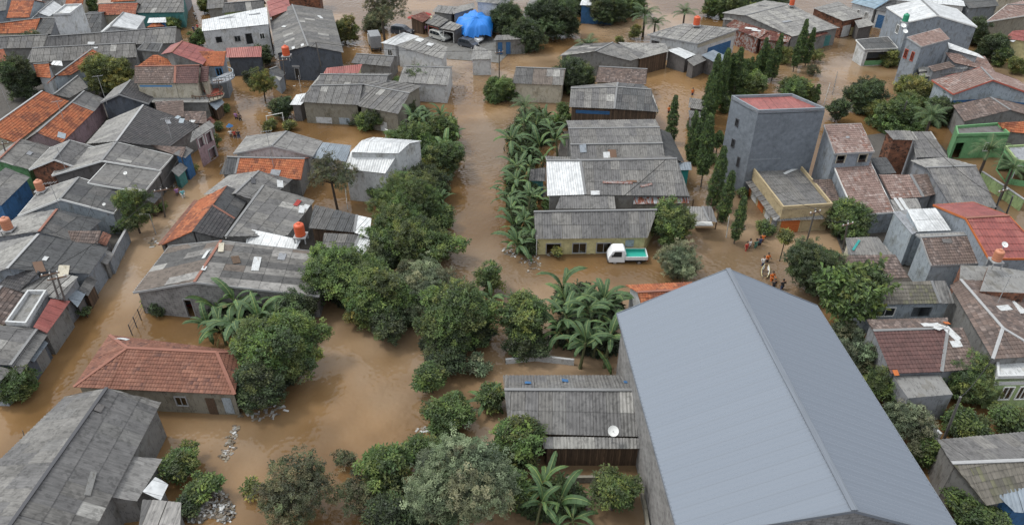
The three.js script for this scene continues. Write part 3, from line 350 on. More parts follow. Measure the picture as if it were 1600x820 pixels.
// ================= far middle =================
const GC = 'buildings around the flooded junction';
house('sheet_roof_house', 'dark slate fronted house with patched grey roofs and hooded doorway', { w: 'slate', he: 4.4, hr: 5.8, g: GC, P: [['as', 536, 82, 518, 16, 456, 7, 481, 72], ['as', 431, 84, 421, 26, 456, 7, 481, 72]], o: [[1, 3, 0.42, 0.56, 0.2, 2.0, 'hole'], [1, 3, 0.38, 0.62, 2.2, 2.5, 'sign', 'trimgrey']] });
house('brick_house', 'bare red brick upper walls behind the white two storey block', { w: 'brick', he: 5.4, hr: 5.9, g: GC, P: [['rd', 421, 27, 455, 14, 447, -10, 416, 2]] });
house('teal_hut', 'small grey blue hut with gabled roof standing in the lane', { cat: 'hut', w: 'bluegrey', he: 2.5, hr: 3.3, g: GC, P: [['ad', 436, 126, 446, 114, 432, 104, 421, 108, { b: 'ad' }]] });
house('market_building', 'white walled market building with pale grey sheet roof beside box lorry', { cat: 'building', w: 'white', he: 3.6, hr: 4.6, g: GC, P: [['wh', 594, 67, 617, 71, 656, 57, 630, 50, { hr: 4.2 }], ['al', 617, 71, 692, 92, 699, 74, 656, 57, { hr: 4.4 }]], o: [[0, 0, 0.3, 0.7, 1.4, 2.6, 'window']] });
house('market_stall', 'rusty roofed market stall by the brown water', { cat: 'stall', w: 'wood', he: 2.4, hr: 3, g: GC, P: [['mr', 660, 35, 673, 27, 662, 18, 640, 26]] });
house('market_stall', 'grey sheet roofed market stall with open dark front', { cat: 'stall', w: 'dark', he: 2.5, hr: 3.2, g: GC, P: [['as', 664, 36, 686, 42, 700, 31, 680, 22]], o: [[0, 0, 0.1, 0.9, 0.1, 2, 'hole', 'trimred']] });
house('market_stall', 'pale roofed motorcycle stall beside the blue tarpaulin', { cat: 'stall', w: 'dark', he: 2.5, hr: 3, g: GC, P: [['al', 687, 44, 710, 48, 723, 40, 703, 33]], o: [[0, 0, 0.1, 0.9, 0.1, 2, 'hole', 'trimwhite']] });
house('shed', 'weathered pale shed roof behind the market stalls', { w: 'concrete', he: 3, hr: 3.8, g: GC, P: [['al', 675, 18, 706, 22, 712, 10, 684, 8]] });
house('shed', 'grey concrete walled shed between stalls and the green edged shop', { w: 'grey', he: 3.2, hr: 3.6, g: GC, P: [['al', 708, 22, 742, 12, 740, 4, 706, 12]] });
house('shop_building', 'shop block with blue green lower wall and pale flat roof', { cat: 'building', w: 'white', he: 5.5, hr: 6, g: GC, P: [['al', 743, 3, 778, 6, 800, -16, 758, -16]], o: [[0, 0, 0.02, 0.98, 0.1, 2.6, 'band', 'teal']] });
house('kiosk', 'small concrete kiosk with blue doors beside parked motorcycles', { cat: 'kiosk', w: 'concrete', he: 2.7, hr: 3, g: GC, P: [['as', 771, 63, 823, 61, 826, 53, 776, 55]], o: [[0, 0, 0.06, 0.22, 0.1, 2.2, 'door', 'blue'], [0, 0, 0.34, 0.5, 0.1, 2.2, 'door', 'blue']] });
house('shed', 'pale sheet roofed shed in front of the parked cars', { w: 'white', he: 2.8, hr: 3.4, g: GC, P: [['al', 735, 93, 770, 92, 768, 80, 741, 71]] });
house('walled_workshop', 'long mossy wall workshop with graffiti and grey sheet roof over a field', { cat: 'building', w: 'mossy', he: 3.3, hr: 4.8, g: GC, P: [['as', 468, 159, 560, 164, 566, 132, 486, 134, { b: 'as' }], ['as', 560, 166, 622, 178, 640, 146, 566, 132, { hr: 4.2, b: 'as' }]], o: [[0, 0, 0.18, 0.48, 0.1, 1.0, 'band', 'white'], [0, 0, 0.62, 0.82, 0.1, 1.1, 'band', 'lblue'], [1, 0, 0.5, 0.68, 0.1, 1.5, 'band', 'white']] });
house('shed', 'white topped shed at the end of the mossy wall workshop', { w: 'dark', he: 2.6, hr: 3, g: GC, P: [['wh', 452, 164, 470, 164, 490, 143, 462, 148]] });
house('sheet_roof_house', 'grey sheet roofed house between the dark slate house and mossy workshop', { w: 'concrete', he: 3, hr: 4, g: GC, P: [['as', 482, 138, 600, 142, 606, 118, 500, 116, { b: 'as' }]] });
house('tiled_house', 'pink and yellow walled house behind a utility pole by the dark slate house', { w: 'yellow', he: 3, hr: 3.7, g: GC, P: [['rd', 503, 118, 560, 114, 566, 100, 510, 106]] });
house('sheet_roof_house', 'pale grey roof glimpsed between dark trees beside brown floodwater', { w: 'white', he: 3.4, hr: 4.4, g: GC, P: [['al', 814, 26, 838, 32, 858, 4, 832, -8, { b: 'al' }]] });
house('blue_house', 'blue walled house with white roof behind the tall dark trees', { w: 'blue', he: 3.6, hr: 4.4, g: GC, P: [['wh', 906, 8, 960, 10, 966, -6, 912, -8]] });
// ---- junction east
const GD = 'buildings along the avenue of columnar trees';
house('shop_row', 'wide flat grey roofed shop row with blue front and white parapet', { cat: 'building', w: 'white', he: 3.8, hr: 4.4, g: GD, fas: 'trimgrey', P: [['al', 1012, 54, 1091, 68, 1155, 45, 1068, 37, { he: 3.9, hr: 4.2 }]], o: [[0, 1, 0.3, 0.9, 0.1, 2.4, 'shutter', 'blue'], [0, 1, 0.02, 0.98, 3.0, 3.7, 'band', 'cream'], [0, 0, 0.04, 0.2, 2.0, 3, 'hole']] });
house('sheet_roof_house', 'grey gabled sheet roof house behind palms at the junction', { w: 'concrete', he: 3, hr: 4.2, g: GD, P: [['as', 985, 95, 1015, 86, 958, 66, 930, 80, { b: 'ap' }]] });
house('sheet_roof_house', 'pale weathered sheet roof house beside the wide flat roofed shops', { w: 'wood', he: 3, hr: 3.6, g: GD, P: [['al', 1000, 92, 1046, 80, 1040, 68, 966, 66]] });
house('metal_awning', 'white metal awning over the shop corner by the flooded road', { cat: 'awning', w: 'dark', he: 2.5, hr: 3, g: GD, P: [['wh', 1072, 92, 1088, 85, 1062, 74, 1042, 78]] });
house('metal_awning', 'grey corrugated awning sheet over dark stall fronts', { cat: 'awning', w: 'dark', he: 2.3, hr: 2.7, g: GD, P: [['as', 1084, 103, 1108, 92, 1092, 84, 1074, 94]] });
house('metal_awning', 'pale blue metal awning before the blue shop front', { cat: 'awning', w: 'dark', he: 2.4, hr: 2.9, g: GD, P: [['mb', 1124, 101, 1142, 91, 1115, 78, 1096, 86]] });
house('sheet_roof_house', 'long grey roof behind bushes at the top of the avenue', { w: 'concrete', he: 3.2, hr: 4.4, g: GD, P: [['al', 1128, 30, 1180, 36, 1200, 10, 1186, 8, { b: 'al' }]] });
house('shack', 'rusty patchwork metal roof shacks beside shop row with blue front', { w: 'rustwall', he: 2.9, hr: 3.4, g: GD, P: [['mr', 1134, 40, 1186, 60, 1202, 48, 1148, 30], ['mr', 1186, 61, 1232, 66, 1240, 54, 1203, 47, { he: 2.8, hr: 3.2 }]] });
house('sheet_roof_house', 'broad grey roof house with rust brown porch sheets facing the flooded square', { w: 'concrete', he: 3.2, hr: 4.6, g: GD, P: [['al', 1238, 57, 1313, 43, 1235, 6, 1165, 24, { bk: 0.5, b: 'al' }], ['mr', 1262, 62, 1296, 52, 1286, 46, 1252, 50, { he: 2.6, hr: 3.0 }]], o: [[0, 0, 0.3, 0.9, 0.1, 2, 'shutter', 'teal']] });
house('sheet_roof_house', 'grey roof house with orange brick side and white yellow entrance', { w: 'brick', he: 3.3, hr: 4.2, g: GD, P: [['al', 1318, 33, 1352, 26, 1311, 2, 1271, 13]], o: [[0, 0, 0.1, 0.5, 0.1, 2.2, 'band', 'white'], [0, 0, 0.55, 0.9, 0.1, 1.6, 'band', 'yellow']] });
house('shed', 'small grey open shed in the water near the white yellow entrance', { w: 'dark', he: 2.4, hr: 3, g: GD, P: [['al', 1342, 44, 1367, 39, 1356, 28, 1336, 32]] });
house('sheet_roof_house', 'white walled row with pale blue roof and blue roller shutter', { w: 'white', he: 3.6, hr: 4.6, g: GD, P: [['bl', 1330, 4, 1368, 14, 1396, -4, 1352, -14], ['ad', 1368, 15, 1392, 20, 1410, 2, 1394, -4, { he: 3.4, hr: 4 }]], o: [[1, 0, 0.2, 0.8, 0.2, 2.6, 'shutter', 'blue'], [0, 0, 0.3, 0.42, 1.6, 2.6, 'window'], [0, 0, 0.66, 0.78, 1.6, 2.6, 'window']] });
house('white_roof_hall', 'tall blue grey hall with white gabled metal roof over the flooded square', { cat: 'building', w: 'bluegrey', he: 7.4, hr: 8.8, g: GD, fas: 'trimwhite', oh: 0.1, P: [['wh', 1421, 34, 1386, 11, 1440, -1, 1467, 24], ['wh', 1528, 42, 1496, 14, 1440, -1, 1467, 24]], o: [[0, 0, 0.28, 0.4, 4.6, 6, 'window']] });
house('annex_tower', 'pale blue grey tower annex with brown tiled lean roof and red windows', { cat: 'building', w: 'bluegrey', he: 7, hr: 7.5, g: GD, oh: 0.08, fas: 'trimgrey', P: [['tp', 1441, 73, 1485, 61, 1469, 44, 1418, 58]], o: [[0, 3, 0.1, 0.32, 4.4, 5.8, 'window', 'trimred'], [0, 3, 0.55, 0.75, 4.4, 5.8, 'window', 'trimred']] });
house('porch_house', 'dark grey roofed porch with green dado standing in the flooded square', { w: 'white', he: 3, hr: 3.6, g: GD, fas: 'trimwhite', P: [['ad', 1352, 77, 1404, 75, 1388, 57, 1338, 62]], o: [[0, 0, 0.1, 0.9, 0.1, 0.9, 'band', 'green'], [0, 0, 0.1, 0.9, 0.9, 2.4, 'hole', 'trimwhite']] });
house('tiled_house', 'low brown tiled roof behind the tower annex with cream roof edge', { w: 'grey', he: 4, hr: 5, g: GD, P: [['tp', 1492, 98, 1556, 112, 1540, 88, 1478, 82], ['wh', 1484, 76, 1540, 92, 1530, 84, 1482, 66, { he: 5.4, hr: 5.8, sw: 1.5 }]] });
house('sheet_roof_house', 'low grey slab roofs and brown tile hood at the foot of the annex', { w: 'grey', he: 3, hr: 3.4, g: GD, P: [['al', 1437, 112, 1490, 106, 1520, 108, 1436, 104, { he: 3.4, hr: 3.6 }], ['tb', 1460, 112, 1494, 104, 1484, 96, 1450, 104, { he: 3.9, hr: 4.3 }], ['al', 1434, 122, 1505, 112, 1500, 104, 1440, 112, { he: 2.9, hr: 3.2 }]] });
house('tiled_house', 'brown tiled gable with blue banded white end wall and orange verge', { w: 'lblue', he: 4.6, hr: 6.4, g: GD, fas: 'trimred', P: [['tp', 1491, 147, 1457, 125, 1534, 105, 1553, 125], ['tp', 1628, 152, 1590, 124, 1534, 105, 1553, 125]], o: [[0, 3, 0.02, 0.98, 2.6, 3.5, 'band', 'blue'], [1, 3, 0.02, 0.98, 2.6, 3.5, 'band', 'blue']] });
house('tiled_house', 'brown tiled roof house below the blue banded gable', { w: 'concrete', he: 3.2, hr: 4.6, g: GD, P: [['tb', 1508, 190, 1489, 164, 1549, 152, 1580, 172], ['tb', 1640, 190, 1610, 166, 1549, 152, 1580, 172]] });
house('tiled_house', 'big brown tiled gable above leafy trees beyond the white roofed hall', { w: 'mossy', he: 4.6, hr: 6, g: GD, P: [['tp', 1541, 34, 1602, 24, 1640, 8, 1575, 7, { b: 'tp' }]], fas: 'trimwhite' });
house('tiled_house', 'pinkish tiled porch roof over a yellow fence', { w: 'yellow', he: 3.6, hr: 4.6, g: GD, P: [['rd', 1570, 60, 1630, 68, 1630, 44, 1584, 48, { sh: 1.2 }], ['wh', 1569, 60, 1584, 66, 1590, 62, 1578, 55, { he: 3.4, hr: 3.6, nowall: 1 }]] });
house('sheet_roof_house', 'dark grey roof house with pale blue slatted fence behind the white roofed hall', { w: 'bluegrey', he: 4.2, hr: 5, g: GD, P: [['ad', 1515, 13, 1562, 9, 1552, -8, 1502, -2]] });
house('sheet_roof_house', 'white roofed building beyond the white gabled hall', { w: 'white', he: 4.6, hr: 5.2, g: GD, P: [['wh', 1400, 0, 1510, 10, 1500, -14, 1404, -14]] });
house('tiled_house', 'orange tiled roof corner behind the green house', { w: 'concrete', he: 3.2, hr: 4.2, g: GD, P: [['to', 1575, 206, 1640, 212, 1630, 188, 1560, 192]] });
house('green_house', 'bright green house with dark flat roof terrace and open porch', { w: 'green', he: 3.2, hr: 3.2, oh: 0, par: [0.35, 'green'], g: GD, P: [['fl', 1496, 213, 1578, 211, 1560, 195, 1493, 200, { m: 'dark' }]], o: [[0, 0, 0.04, 0.2, 0.1, 2.3, 'hole', 'green'], [0, 0, 0.6, 0.72, 1, 2.2, 'window']] });
house('green_house', 'pale green house with open carport and white banner behind small palms', { w: 'green', he: 3.1, hr: 3.1, oh: 0, par: [0.25, 'lime'], g: GD, P: [['fl', 1588, 252, 1650, 262, 1640, 226, 1571, 230, { m: 'grey' }]], o: [[0, 0, 0.1, 0.9, 0.8, 2.6, 'hole', 'white'], [0, 3, 0.1, 0.9, 0.2, 2.6, 'hole', 'green']] });

// roofs beyond the far edge of the block
house('tiled_house', 'orange tiled roof just behind the flat white tower top', { w: 'cream', he: 3, hr: 4.6, g: GA, P: [['to', 100, 10, 128, 8, 132, -8, 104, -7, { b: 'to' }]] });
house('sheet_roof_house', 'grey roof behind the orange house with dormer', { w: 'bluegrey', he: 3, hr: 4.4, g: GA, P: [['as', -30, 20, 8, 16, 12, -6, -26, -2, { b: 'as' }]] });
house('sheet_roof_house', 'pale roof strip behind the little white gabled roof', { w: 'white', he: 3, hr: 4.2, g: GA, P: [['al', 60, 0, 96, -2, 98, -16, 64, -14, { b: 'al' }]] });
house('sheet_roof_house', 'grey roof strip behind the wide corner sheet roof', { w: 'grey', he: 3.4, hr: 4.6, g: GA, P: [['as', 222, -4, 288, -6, 290, -22, 224, -20, { b: 'as' }]] });
house('sheet_roof_house', 'dark roof behind the bare red brick walls', { w: 'brick', he: 3.6, hr: 5, g: GC, P: [['ad', 418, -6, 500, -10, 500, -26, 420, -24, { b: 'ad' }]] });
house('tiled_house', 'brown tiles behind the dark roof with slatted fence', { w: 'cream', he: 4, hr: 5.4, g: GD, P: [['tp', 1560, -2, 1640, -6, 1640, -22, 1556, -20, { b: 'tp' }]] });
// curved balconies of the lane house
{ const h = scene.getObjectByName('balcony_house'); const bal = (x, y, hh, R, ang, mat, rail) => { const p = at(x, y, hh).sub(h.position), s = new THREE.Shape(); s.absarc(0, 0, R, 0, Math.PI, false); s.closePath(); const g = new THREE.ExtrudeGeometry(s, { depth: 0.16, bevelEnabled: false, curveSegments: 14 }); g.rotateX(-Math.PI / 2); g.rotateY(ang); g.translate(p.x, p.y, p.z); const b = mesh('balcony', g, M[mat], h); for (let i = 0; i <= 12; i++) { const a = i / 12 * Math.PI, q = V(Math.cos(a) * R * 0.96, 0, -Math.sin(a) * R * 0.96).applyAxisAngle(V(0, 1, 0), ang).add(p); mesh('baluster', bar(q.clone().add(V(0, 0.1, 0)), q.clone().add(V(0, 0.85, 0)), 0.05), M[rail], b); } const c = []; for (let i = 0; i <= 14; i++) { const a = i / 14 * Math.PI; c.push(V(Math.cos(a) * R * 0.96, 0.9, -Math.sin(a) * R * 0.96).applyAxisAngle(V(0, 1, 0), ang).add(p)); } mesh('handrail', new THREE.TubeGeometry(new THREE.CatmullRomCurve3(c), 20, 0.07, 5), M[rail], b); };
  bal(338, 122, 4.0, 2.6, -2.0, 'grey', 'lblue'); bal(322, 150, 2.6, 2.5, -2.1, 'cream', 'trimbrown'); for (const [x, y] of [[331, 140], [341, 132], [322, 152]]) { const p = at(x, y, 0).sub(h.position); mesh('column', bar(p.clone().setY(-0.8), p.clone().setY(5.2), 0.13), M.cream, h); } }

house('sheet_roof_house', 'grey sheet roof beside the road junction below the market building', { w: 'white', he: 3, hr: 4.2, g: GC, P: [['al', 622, 128, 700, 133, 704, 106, 630, 103, { b: 'as' }]] });
house('sheet_roof_house', 'patched grey sheet roof at the junction opposite the market', { w: 'cream', he: 3, hr: 4.2, g: GC, P: [['ap', 800, 130, 880, 133, 884, 108, 806, 105, { b: 'as' }]] });
house('tiled_house', 'brown tiled roof between the pond and the plank walled house', { w: 'cream', he: 3, hr: 4.2, g: GC, P: [['tb', 930, 128, 1010, 132, 1012, 108, 936, 104, { b: 'tb' }]] });
house('sheet_roof_house', 'low grey shed roof in front of the box lorry', { w: 'concrete', he: 2.6, hr: 3.4, g: GC, P: [['as', 548, 98, 610, 104, 616, 88, 556, 84, { b: 'as' }]] });

for (const [label, key, pts, w] of [['tin awning over a dark shop front below the balcony house', 'mb', [337, 172, 350, 160, 340, 152, 326, 162], 'wood'], ['brown sheet awning beside the mauve house on the lane', 'mr', [318, 205, 336, 190, 328, 182, 308, 196], 'concrete'], ['grey awning beside the bright blue wall house', 'as', [278, 276, 292, 262, 282, 254, 266, 266], 'teal'], ['small awning at the foot of the white fascia house', 'ad', [240, 318, 252, 304, 240, 298, 226, 312], 'wood'], ['pale tin awning above the lane by the charcoal roof', 'al', [166, 414, 176, 396, 164, 390, 152, 408], 'concrete'], ['patched awning by the two leaning poles', 'ap', [136, 462, 150, 438, 138, 430, 122, 452], 'wood'], ['tin awning beside the grey sheet porch at the water', 'mb', [52, 566, 74, 536, 64, 530, 40, 560], 'concrete']])
  house('metal_awning', label, { cat: 'awning', w, he: 1.9, hr: 2.4, g: GA, P: [[key, ...pts]] });
// ================= the compound beside the canal road =================
const GE = 'roofs of the compound beside the canal road';
house('yellow_house', 'yellow walled long house with grey sheet roof and dark open doorways', { w: 'yellow', he: 2.2, hr: 4, g: GE, P: [['as', 836, 373, 1012, 371, 1027, 328, 834, 331, { b: 'as' }]], cap: 1, ridge: 'ridgegrey', o: [[0, 0, 0.085, 0.215, 0.05, 1.35, 'hole', 'trimgrey'], [0, 0, 0.325, 0.46, 0.15, 1.4, 'window', 'trimgrey'], [0, 0, 0.55, 0.69, 0.15, 1.4, 'window', 'trimgrey'], [0, 0, 0.82, 0.9, 0.9, 1.75, 'sign', 'lblue']] });
house('sheet_roof_house', 'big grey sheet roof with a clean white panel section at one end', { w: 'concrete', he: 3, hr: 4.9, g: GE, cap: 1, P: [['wh', 855, 306, 915, 304, 907, 251, 854, 251, { sw: 1.1, b: 'as' }], ['as', 915, 304, 1078, 306, 1058, 248, 907, 251, { b: 'as' }], ['ru', 990, 319, 1078, 317, 1078, 307, 991, 307, { he: 2.2, hr: 2.95 }]] });
house('lean_to', 'low grey sheet lean-to below the white panelled roof', { cat: 'lean-to', w: 'concrete', he: 2.3, hr: 2.9, g: GE, P: [['as', 868, 326, 962, 326, 960, 305, 876, 307]] });
house('lean_to', 'small grey side shed among bananas beside the white panelled roof', { cat: 'lean-to', w: 'teal', he: 2.3, hr: 2.8, g: GE, P: [['as', 826, 282, 853, 283, 853, 262, 829, 265]] });
house('sheet_roof_house', 'grey weathered sheet roof with brown patch above the white panelled roof', { w: 'concrete', he: 3.8, hr: 5.4, g: GE, P: [['as', 893, 250, 1040, 247, 1036, 224, 891, 226, { hr: 4.9 }], ['as', 891, 226, 1036, 224, 1031, 199, 888, 201, { he: 4.9, hr: 5.4, b: 'as' }], ['ad', 1069, 253, 1047, 208, 1033, 202, 1041, 248, { he: 3, hr: 4.2 }]] });
house('plank_house', 'plank walled house with blue painted strip above the weathered grey roof', { w: 'wood', he: 4, hr: 5.2, g: GE, P: [['as', 890, 167, 960, 170, 964, 136, 892, 138, { b: 'as' }], ['ad', 960, 170, 1030, 175, 1018, 140, 964, 136, { b: 'ad' }]], o: [[0, 0, 0.1, 0.9, 3.0, 3.5, 'band', 'blue'], [0, 0, 0.35, 0.55, 0.8, 2, 'window', 'trimgrey']] });
house('shed', 'teal metal shed with pale roof beside the columnar trees', { w: 'tealmetal', he: 2.7, hr: 3.0, g: GE, P: [['mb', 1061, 266, 1081, 266, 1080, 253, 1058, 254]] });
house('open_hut', 'small open hut with pale and grey sheet roof standing in floodwater', { cat: 'hut', w: 'none', he: 2.3, hr: 2.8, g: GE, P: [['al', 1083, 344, 1108, 346, 1098, 323, 1074, 323], ['as', 1108, 346, 1121, 347, 1112, 322, 1098, 323]] });
house('shack', 'stack of grey metal awnings beside the avenue trees', { w: 'dark', he: 2.4, hr: 2.8, g: GE, P: [['as', 1076, 168, 1100, 172, 1102, 156, 1078, 152], ['as', 1078, 184, 1104, 190, 1102, 176, 1076, 172, { he: 2.2, hr: 2.6 }], ['ad', 1080, 200, 1106, 204, 1104, 192, 1078, 188, { he: 2, hr: 2.4 }]] });
// ================= east block =================
const GF = 'houses crowded on the east block';
house('grey_tower_building', 'tall plain grey block building with red metal roof inside its parapet', { cat: 'building', w: 'towergrey', he: 10.6, hr: 10.85, oh: 0, par: [0.3, 'bluegrey'], g: GF, P: [['pk', 1185, 176, 1290, 172, 1237, 149.5, 1142.5, 152.5, { par: 1 }]], o: [[0, 3, 0.3, 0.42, 5.2, 6.2, 'window', 'trimdark'], [0, 3, 0.3, 0.42, 7.9, 8.8, 'window', 'trimdark'], [0, 0, 0.02, 0.5, 4.6, 4.75, 'band', 'bluegrey'], [0, 3, 0.62, 0.72, 3.2, 4.4, 'window', 'trimdark']] });
house('three_storey_house', 'three storey grey house with pink brown tiled roof and two dark windows', { cat: 'building', w: 'bluegrey', he: 6.9, hr: 8.2, oh: 0.1, g: GF, fas: 'trimgrey', P: [['tp', 1305, 240, 1367, 237, 1346, 193, 1288, 195]], o: [[0, 0, 0.08, 0.3, 5.6, 6.6, 'hole', 'cream'], [0, 0, 0.66, 0.88, 5.6, 6.6, 'hole', 'cream']] });
house('tiled_house', 'long pinkish tiled slope with white edge strips below the three storey house', { w: 'bluegrey', he: 2.7, hr: 5.4, oh: 0.05, g: GF, fas: 'trimwhite', P: [['tp', 1337, 336, 1398, 331, 1359, 249, 1300, 251]] });
house('shop_house', 'corner shop house with beige parapet, dark flat roof and orange shutters', { cat: 'building', w: 'beige', he: 5, hr: 5.2, oh: 0.02, par: [0.42, 'beige'], g: GF, P: [['as', 1223, 328, 1301, 323, 1243, 252, 1171, 260, { he: 3.05, hr: 3.1, par: 1 }], ['as', 1211, 345, 1288, 342, 1286, 334, 1221, 336, { he: 1.75, hr: 2.1, nowall: 1 }], ['as', 1156, 271, 1211, 345, 1221, 336, 1166, 264, { he: 1.75, hr: 2.1, nowall: 1 }]], o: [[0, 0, 0.04, 0.42, 0.05, 1.7, 'shutter', 'orange'], [0, 0, 0.46, 0.86, 0.05, 1.7, 'shutter', 'beige'], [0, 3, 0.05, 0.18, 0.05, 1.7, 'shutter', 'orange'], [0, 3, 0.22, 0.36, 0.05, 1.7, 'shutter', 'white'], [0, 3, 0.42, 0.58, 0.05, 1.7, 'shutter', 'orange'], [0, 3, 0.64, 0.78, 0.05, 1.7, 'shutter', 'white'], [0, 3, 0.84, 0.96, 0.05, 1.7, 'shutter', 'grey']] });
house('tiled_lean_to', 'steep brown tiled lean-to beside the beige parapet', { cat: 'lean-to', w: 'grey', he: 2.6, hr: 3.6, g: GF, P: [['tb', 1303, 322, 1318, 324, 1300, 280, 1270, 281]] });
house('tiled_house', 'brown tiled roof with dark sheet top beside the long pinkish slope', { w: 'grey', he: 3.0, hr: 4.4, g: GF, P: [['tp', 1394, 311, 1443, 308, 1423, 273, 1374, 273], ['tb', 1444, 308, 1462, 304, 1450, 272, 1424, 273], ['ad', 1376, 272, 1401, 270, 1386, 246, 1360, 247, { he: 4.3, hr: 5 }]] });
house('lean_to', 'pale metal sheet lean-to with white strips below brown tiles', { cat: 'lean-to', w: 'grey', he: 2.6, hr: 3.1, g: GF, P: [['al', 1400, 331, 1441, 327, 1434, 310, 1392, 312]] });
house('brick_house', 'bare brick upper room with grey slab roof among sheet roofs', { w: 'brick', he: 5.8, hr: 6.1, oh: 0.25, g: GF, P: [['as', 1396, 218, 1432, 219, 1424, 204, 1383, 204]] });
house('sheet_roof_house', 'grey sheet roof beside the bare brick upper room', { w: 'grey', he: 4.4, hr: 5.6, g: GF, P: [['as', 1432, 246, 1482, 245, 1456, 205, 1425, 206]] });
house('sheet_roof_house', 'large plain grey sheet roof with raised far slope beside the green wall', { w: 'grey', he: 3.4, hr: 5, g: GF, P: [['as', 1487, 322, 1559, 324, 1526, 259, 1448, 262], ['al', 1424, 251, 1478, 246, 1526, 259, 1448, 262, { he: 4.6 }]] });
house('red_roof_house', 'pale blue grey house with glossy red metal tile roof and orange edges', { w: 'bluegrey', he: 4.6, hr: 6, g: GF, fas: 'orange', oh: 0.05, P: [['rd', 1546, 404, 1640, 404, 1578, 337, 1510, 341, { sh: 0.9, sw: 1.1 }], ['rd', 1459, 320, 1522, 316, 1578, 337, 1510, 341, { sh: 0.9, sw: 1.1 }]], ridge: 'ridgered' });
house('white_panel_house', 'pale plastered house with white panel roof and open ladder slot', { w: 'lblue', he: 4.3, hr: 4.9, g: GF, oh: 0.1, P: [['wh', 1436, 362, 1487, 360, 1463, 325, 1418, 327, { sh: 2 }], ['fl', 1436, 362, 1418, 327, 1396, 331, 1426, 366, { he: 4.1, hr: 4.1, m: 'grey' }]] });
house('tiled_house', 'dark brown tiled slope with pale grey gable wall below the white panels', { w: 'lblue', he: 3.3, hr: 4.6, g: GF, oh: 0.08, fas: 'trimgrey', P: [['tb', 1456, 415, 1542, 411, 1523, 367, 1440, 371], ['al', 1440, 371, 1523, 367, 1520, 362, 1432, 366, { he: 4.6, hr: 4.7, nowall: 1 }]] });
house('tiled_house', 'brown tiled roof with grey sheet and mint green gutter beside the pale gable', { w: 'cream', he: 3, hr: 4.4, g: GF, P: [['tb', 1318, 437, 1421, 434, 1400, 398, 1306, 400, { hr: 4 }], ['as', 1326, 398, 1396, 398, 1372, 370, 1322, 372, { he: 3.9, hr: 4.4 }]] });
house('tiled_lean_to', 'mossy grey green tiled veranda roof over a blue white wall', { cat: 'lean-to', w: 'lblue', he: 3.6, hr: 4.8, g: GF, P: [['tg', 1362, 476, 1470, 474, 1456, 439, 1346, 443], ['as', 1470, 474, 1494, 473, 1478, 438, 1456, 439]], o: [[0, 0, 0.66, 0.96, 1.9, 3.0, 'hole', 'lblue'], [0, 0, 0.1, 0.4, 2.0, 3.0, 'window']] });
house('tiled_house', 'big brown tiled hipped roof with broken white tile scraps on its hip', { w: 'grey', he: 3.2, hr: 4.4, g: GF, ridge: 'ridgegrey', P: [['tm', 1393, 584, 1472, 581, 1482, 513, 1365, 517, { tw: 0.3, th: 0.42 }], ['tb', 1355, 500, 1482, 497, 1482, 513, 1365, 517, { he: 4.0 }], ['tb', 1472, 581, 1532, 576, 1505, 512, 1482, 513, { he: 3.2, hr: 4.4 }]] });
house('tiled_house', 'steep grey brown hipped tile roof with pale ridge above a lime green house', { w: 'concrete', he: 4.2, hr: 6.2, g: GF, ridge: 'ridgelight', P: [['tb', 1552, 561, 1485, 446, 1502, 437, 1568, 513, { tw: 0.3, th: 0.4 }], ['tb', 1552, 561, 1640, 556, 1568, 513, { tw: 0.3, th: 0.4 }], ['tb', 1640, 556, 1560, 440, 1502, 437, 1568, 513, { tw: 0.3, th: 0.4 }]] });
house('brick_house', 'bare brick walled house with low parapet beside the red metal roof', { w: 'brick', he: 5, hr: 5, oh: 0, g: GF, P: [['fl', 1532, 455, 1604, 458, 1606, 424, 1546, 414, { m: 'concrete' }], ['fl', 1500, 440, 1532, 452, 1546, 416, 1502, 414, { m: 'concrete', he: 4.2, hr: 4.2 }]] });
house('terrace_house', 'low brown slab roof with white rubble below the bare brick house', { w: 'brick', he: 3.8, hr: 4, g: GF, P: [['tb', 1585, 515, 1640, 520, 1640, 468, 1548, 468]] });
house('lime_house', 'lime green and white house with balcony windows beside the floodwater', { w: 'lime', he: 3.3, hr: 3.3, oh: 0, par: [0.3, 'white'], g: GF, P: [['fl', 1558, 592, 1650, 590, 1640, 560, 1556, 566, { m: 'white' }]], o: [[0, 0, 0.2, 0.4, 1.0, 2.4, 'window'], [0, 0, 0.48, 0.66, 1.0, 2.4, 'window'], [0, 0, 0, 1, 2.6, 3.0, 'band', 'white']] });
house('terrace_house', 'stained grey concrete slab roof below the big brown hipped roof', { w: 'grey', he: 2.8, hr: 2.8, oh: 0, g: GF, P: [['fl', 1420, 622, 1490, 616, 1470, 586, 1396, 588, { m: 'concrete' }]] });
house('sheet_roof_house', 'grey ribbed sheet roof beside a leaning pole at the water edge', { w: 'concrete', he: 3, hr: 4.4, g: GF, ridge: 'ridgelight', P: [['tg', 1542, 790, 1640, 770, 1640, 718, 1488, 724, { he: 3, hr: 4.4, tw: 0.3, th: 0.5 }], ['as', 1466, 688, 1640, 672, 1640, 718, 1488, 724, { he: 3.2 }]] });
house('sheet_roof_house', 'slate grey sheet awning corner above a tilted white board', { w: 'blue', he: 2.8, hr: 3.4, g: GF, P: [['mb', 1586, 800, 1660, 806, 1640, 760, 1552, 766]] });
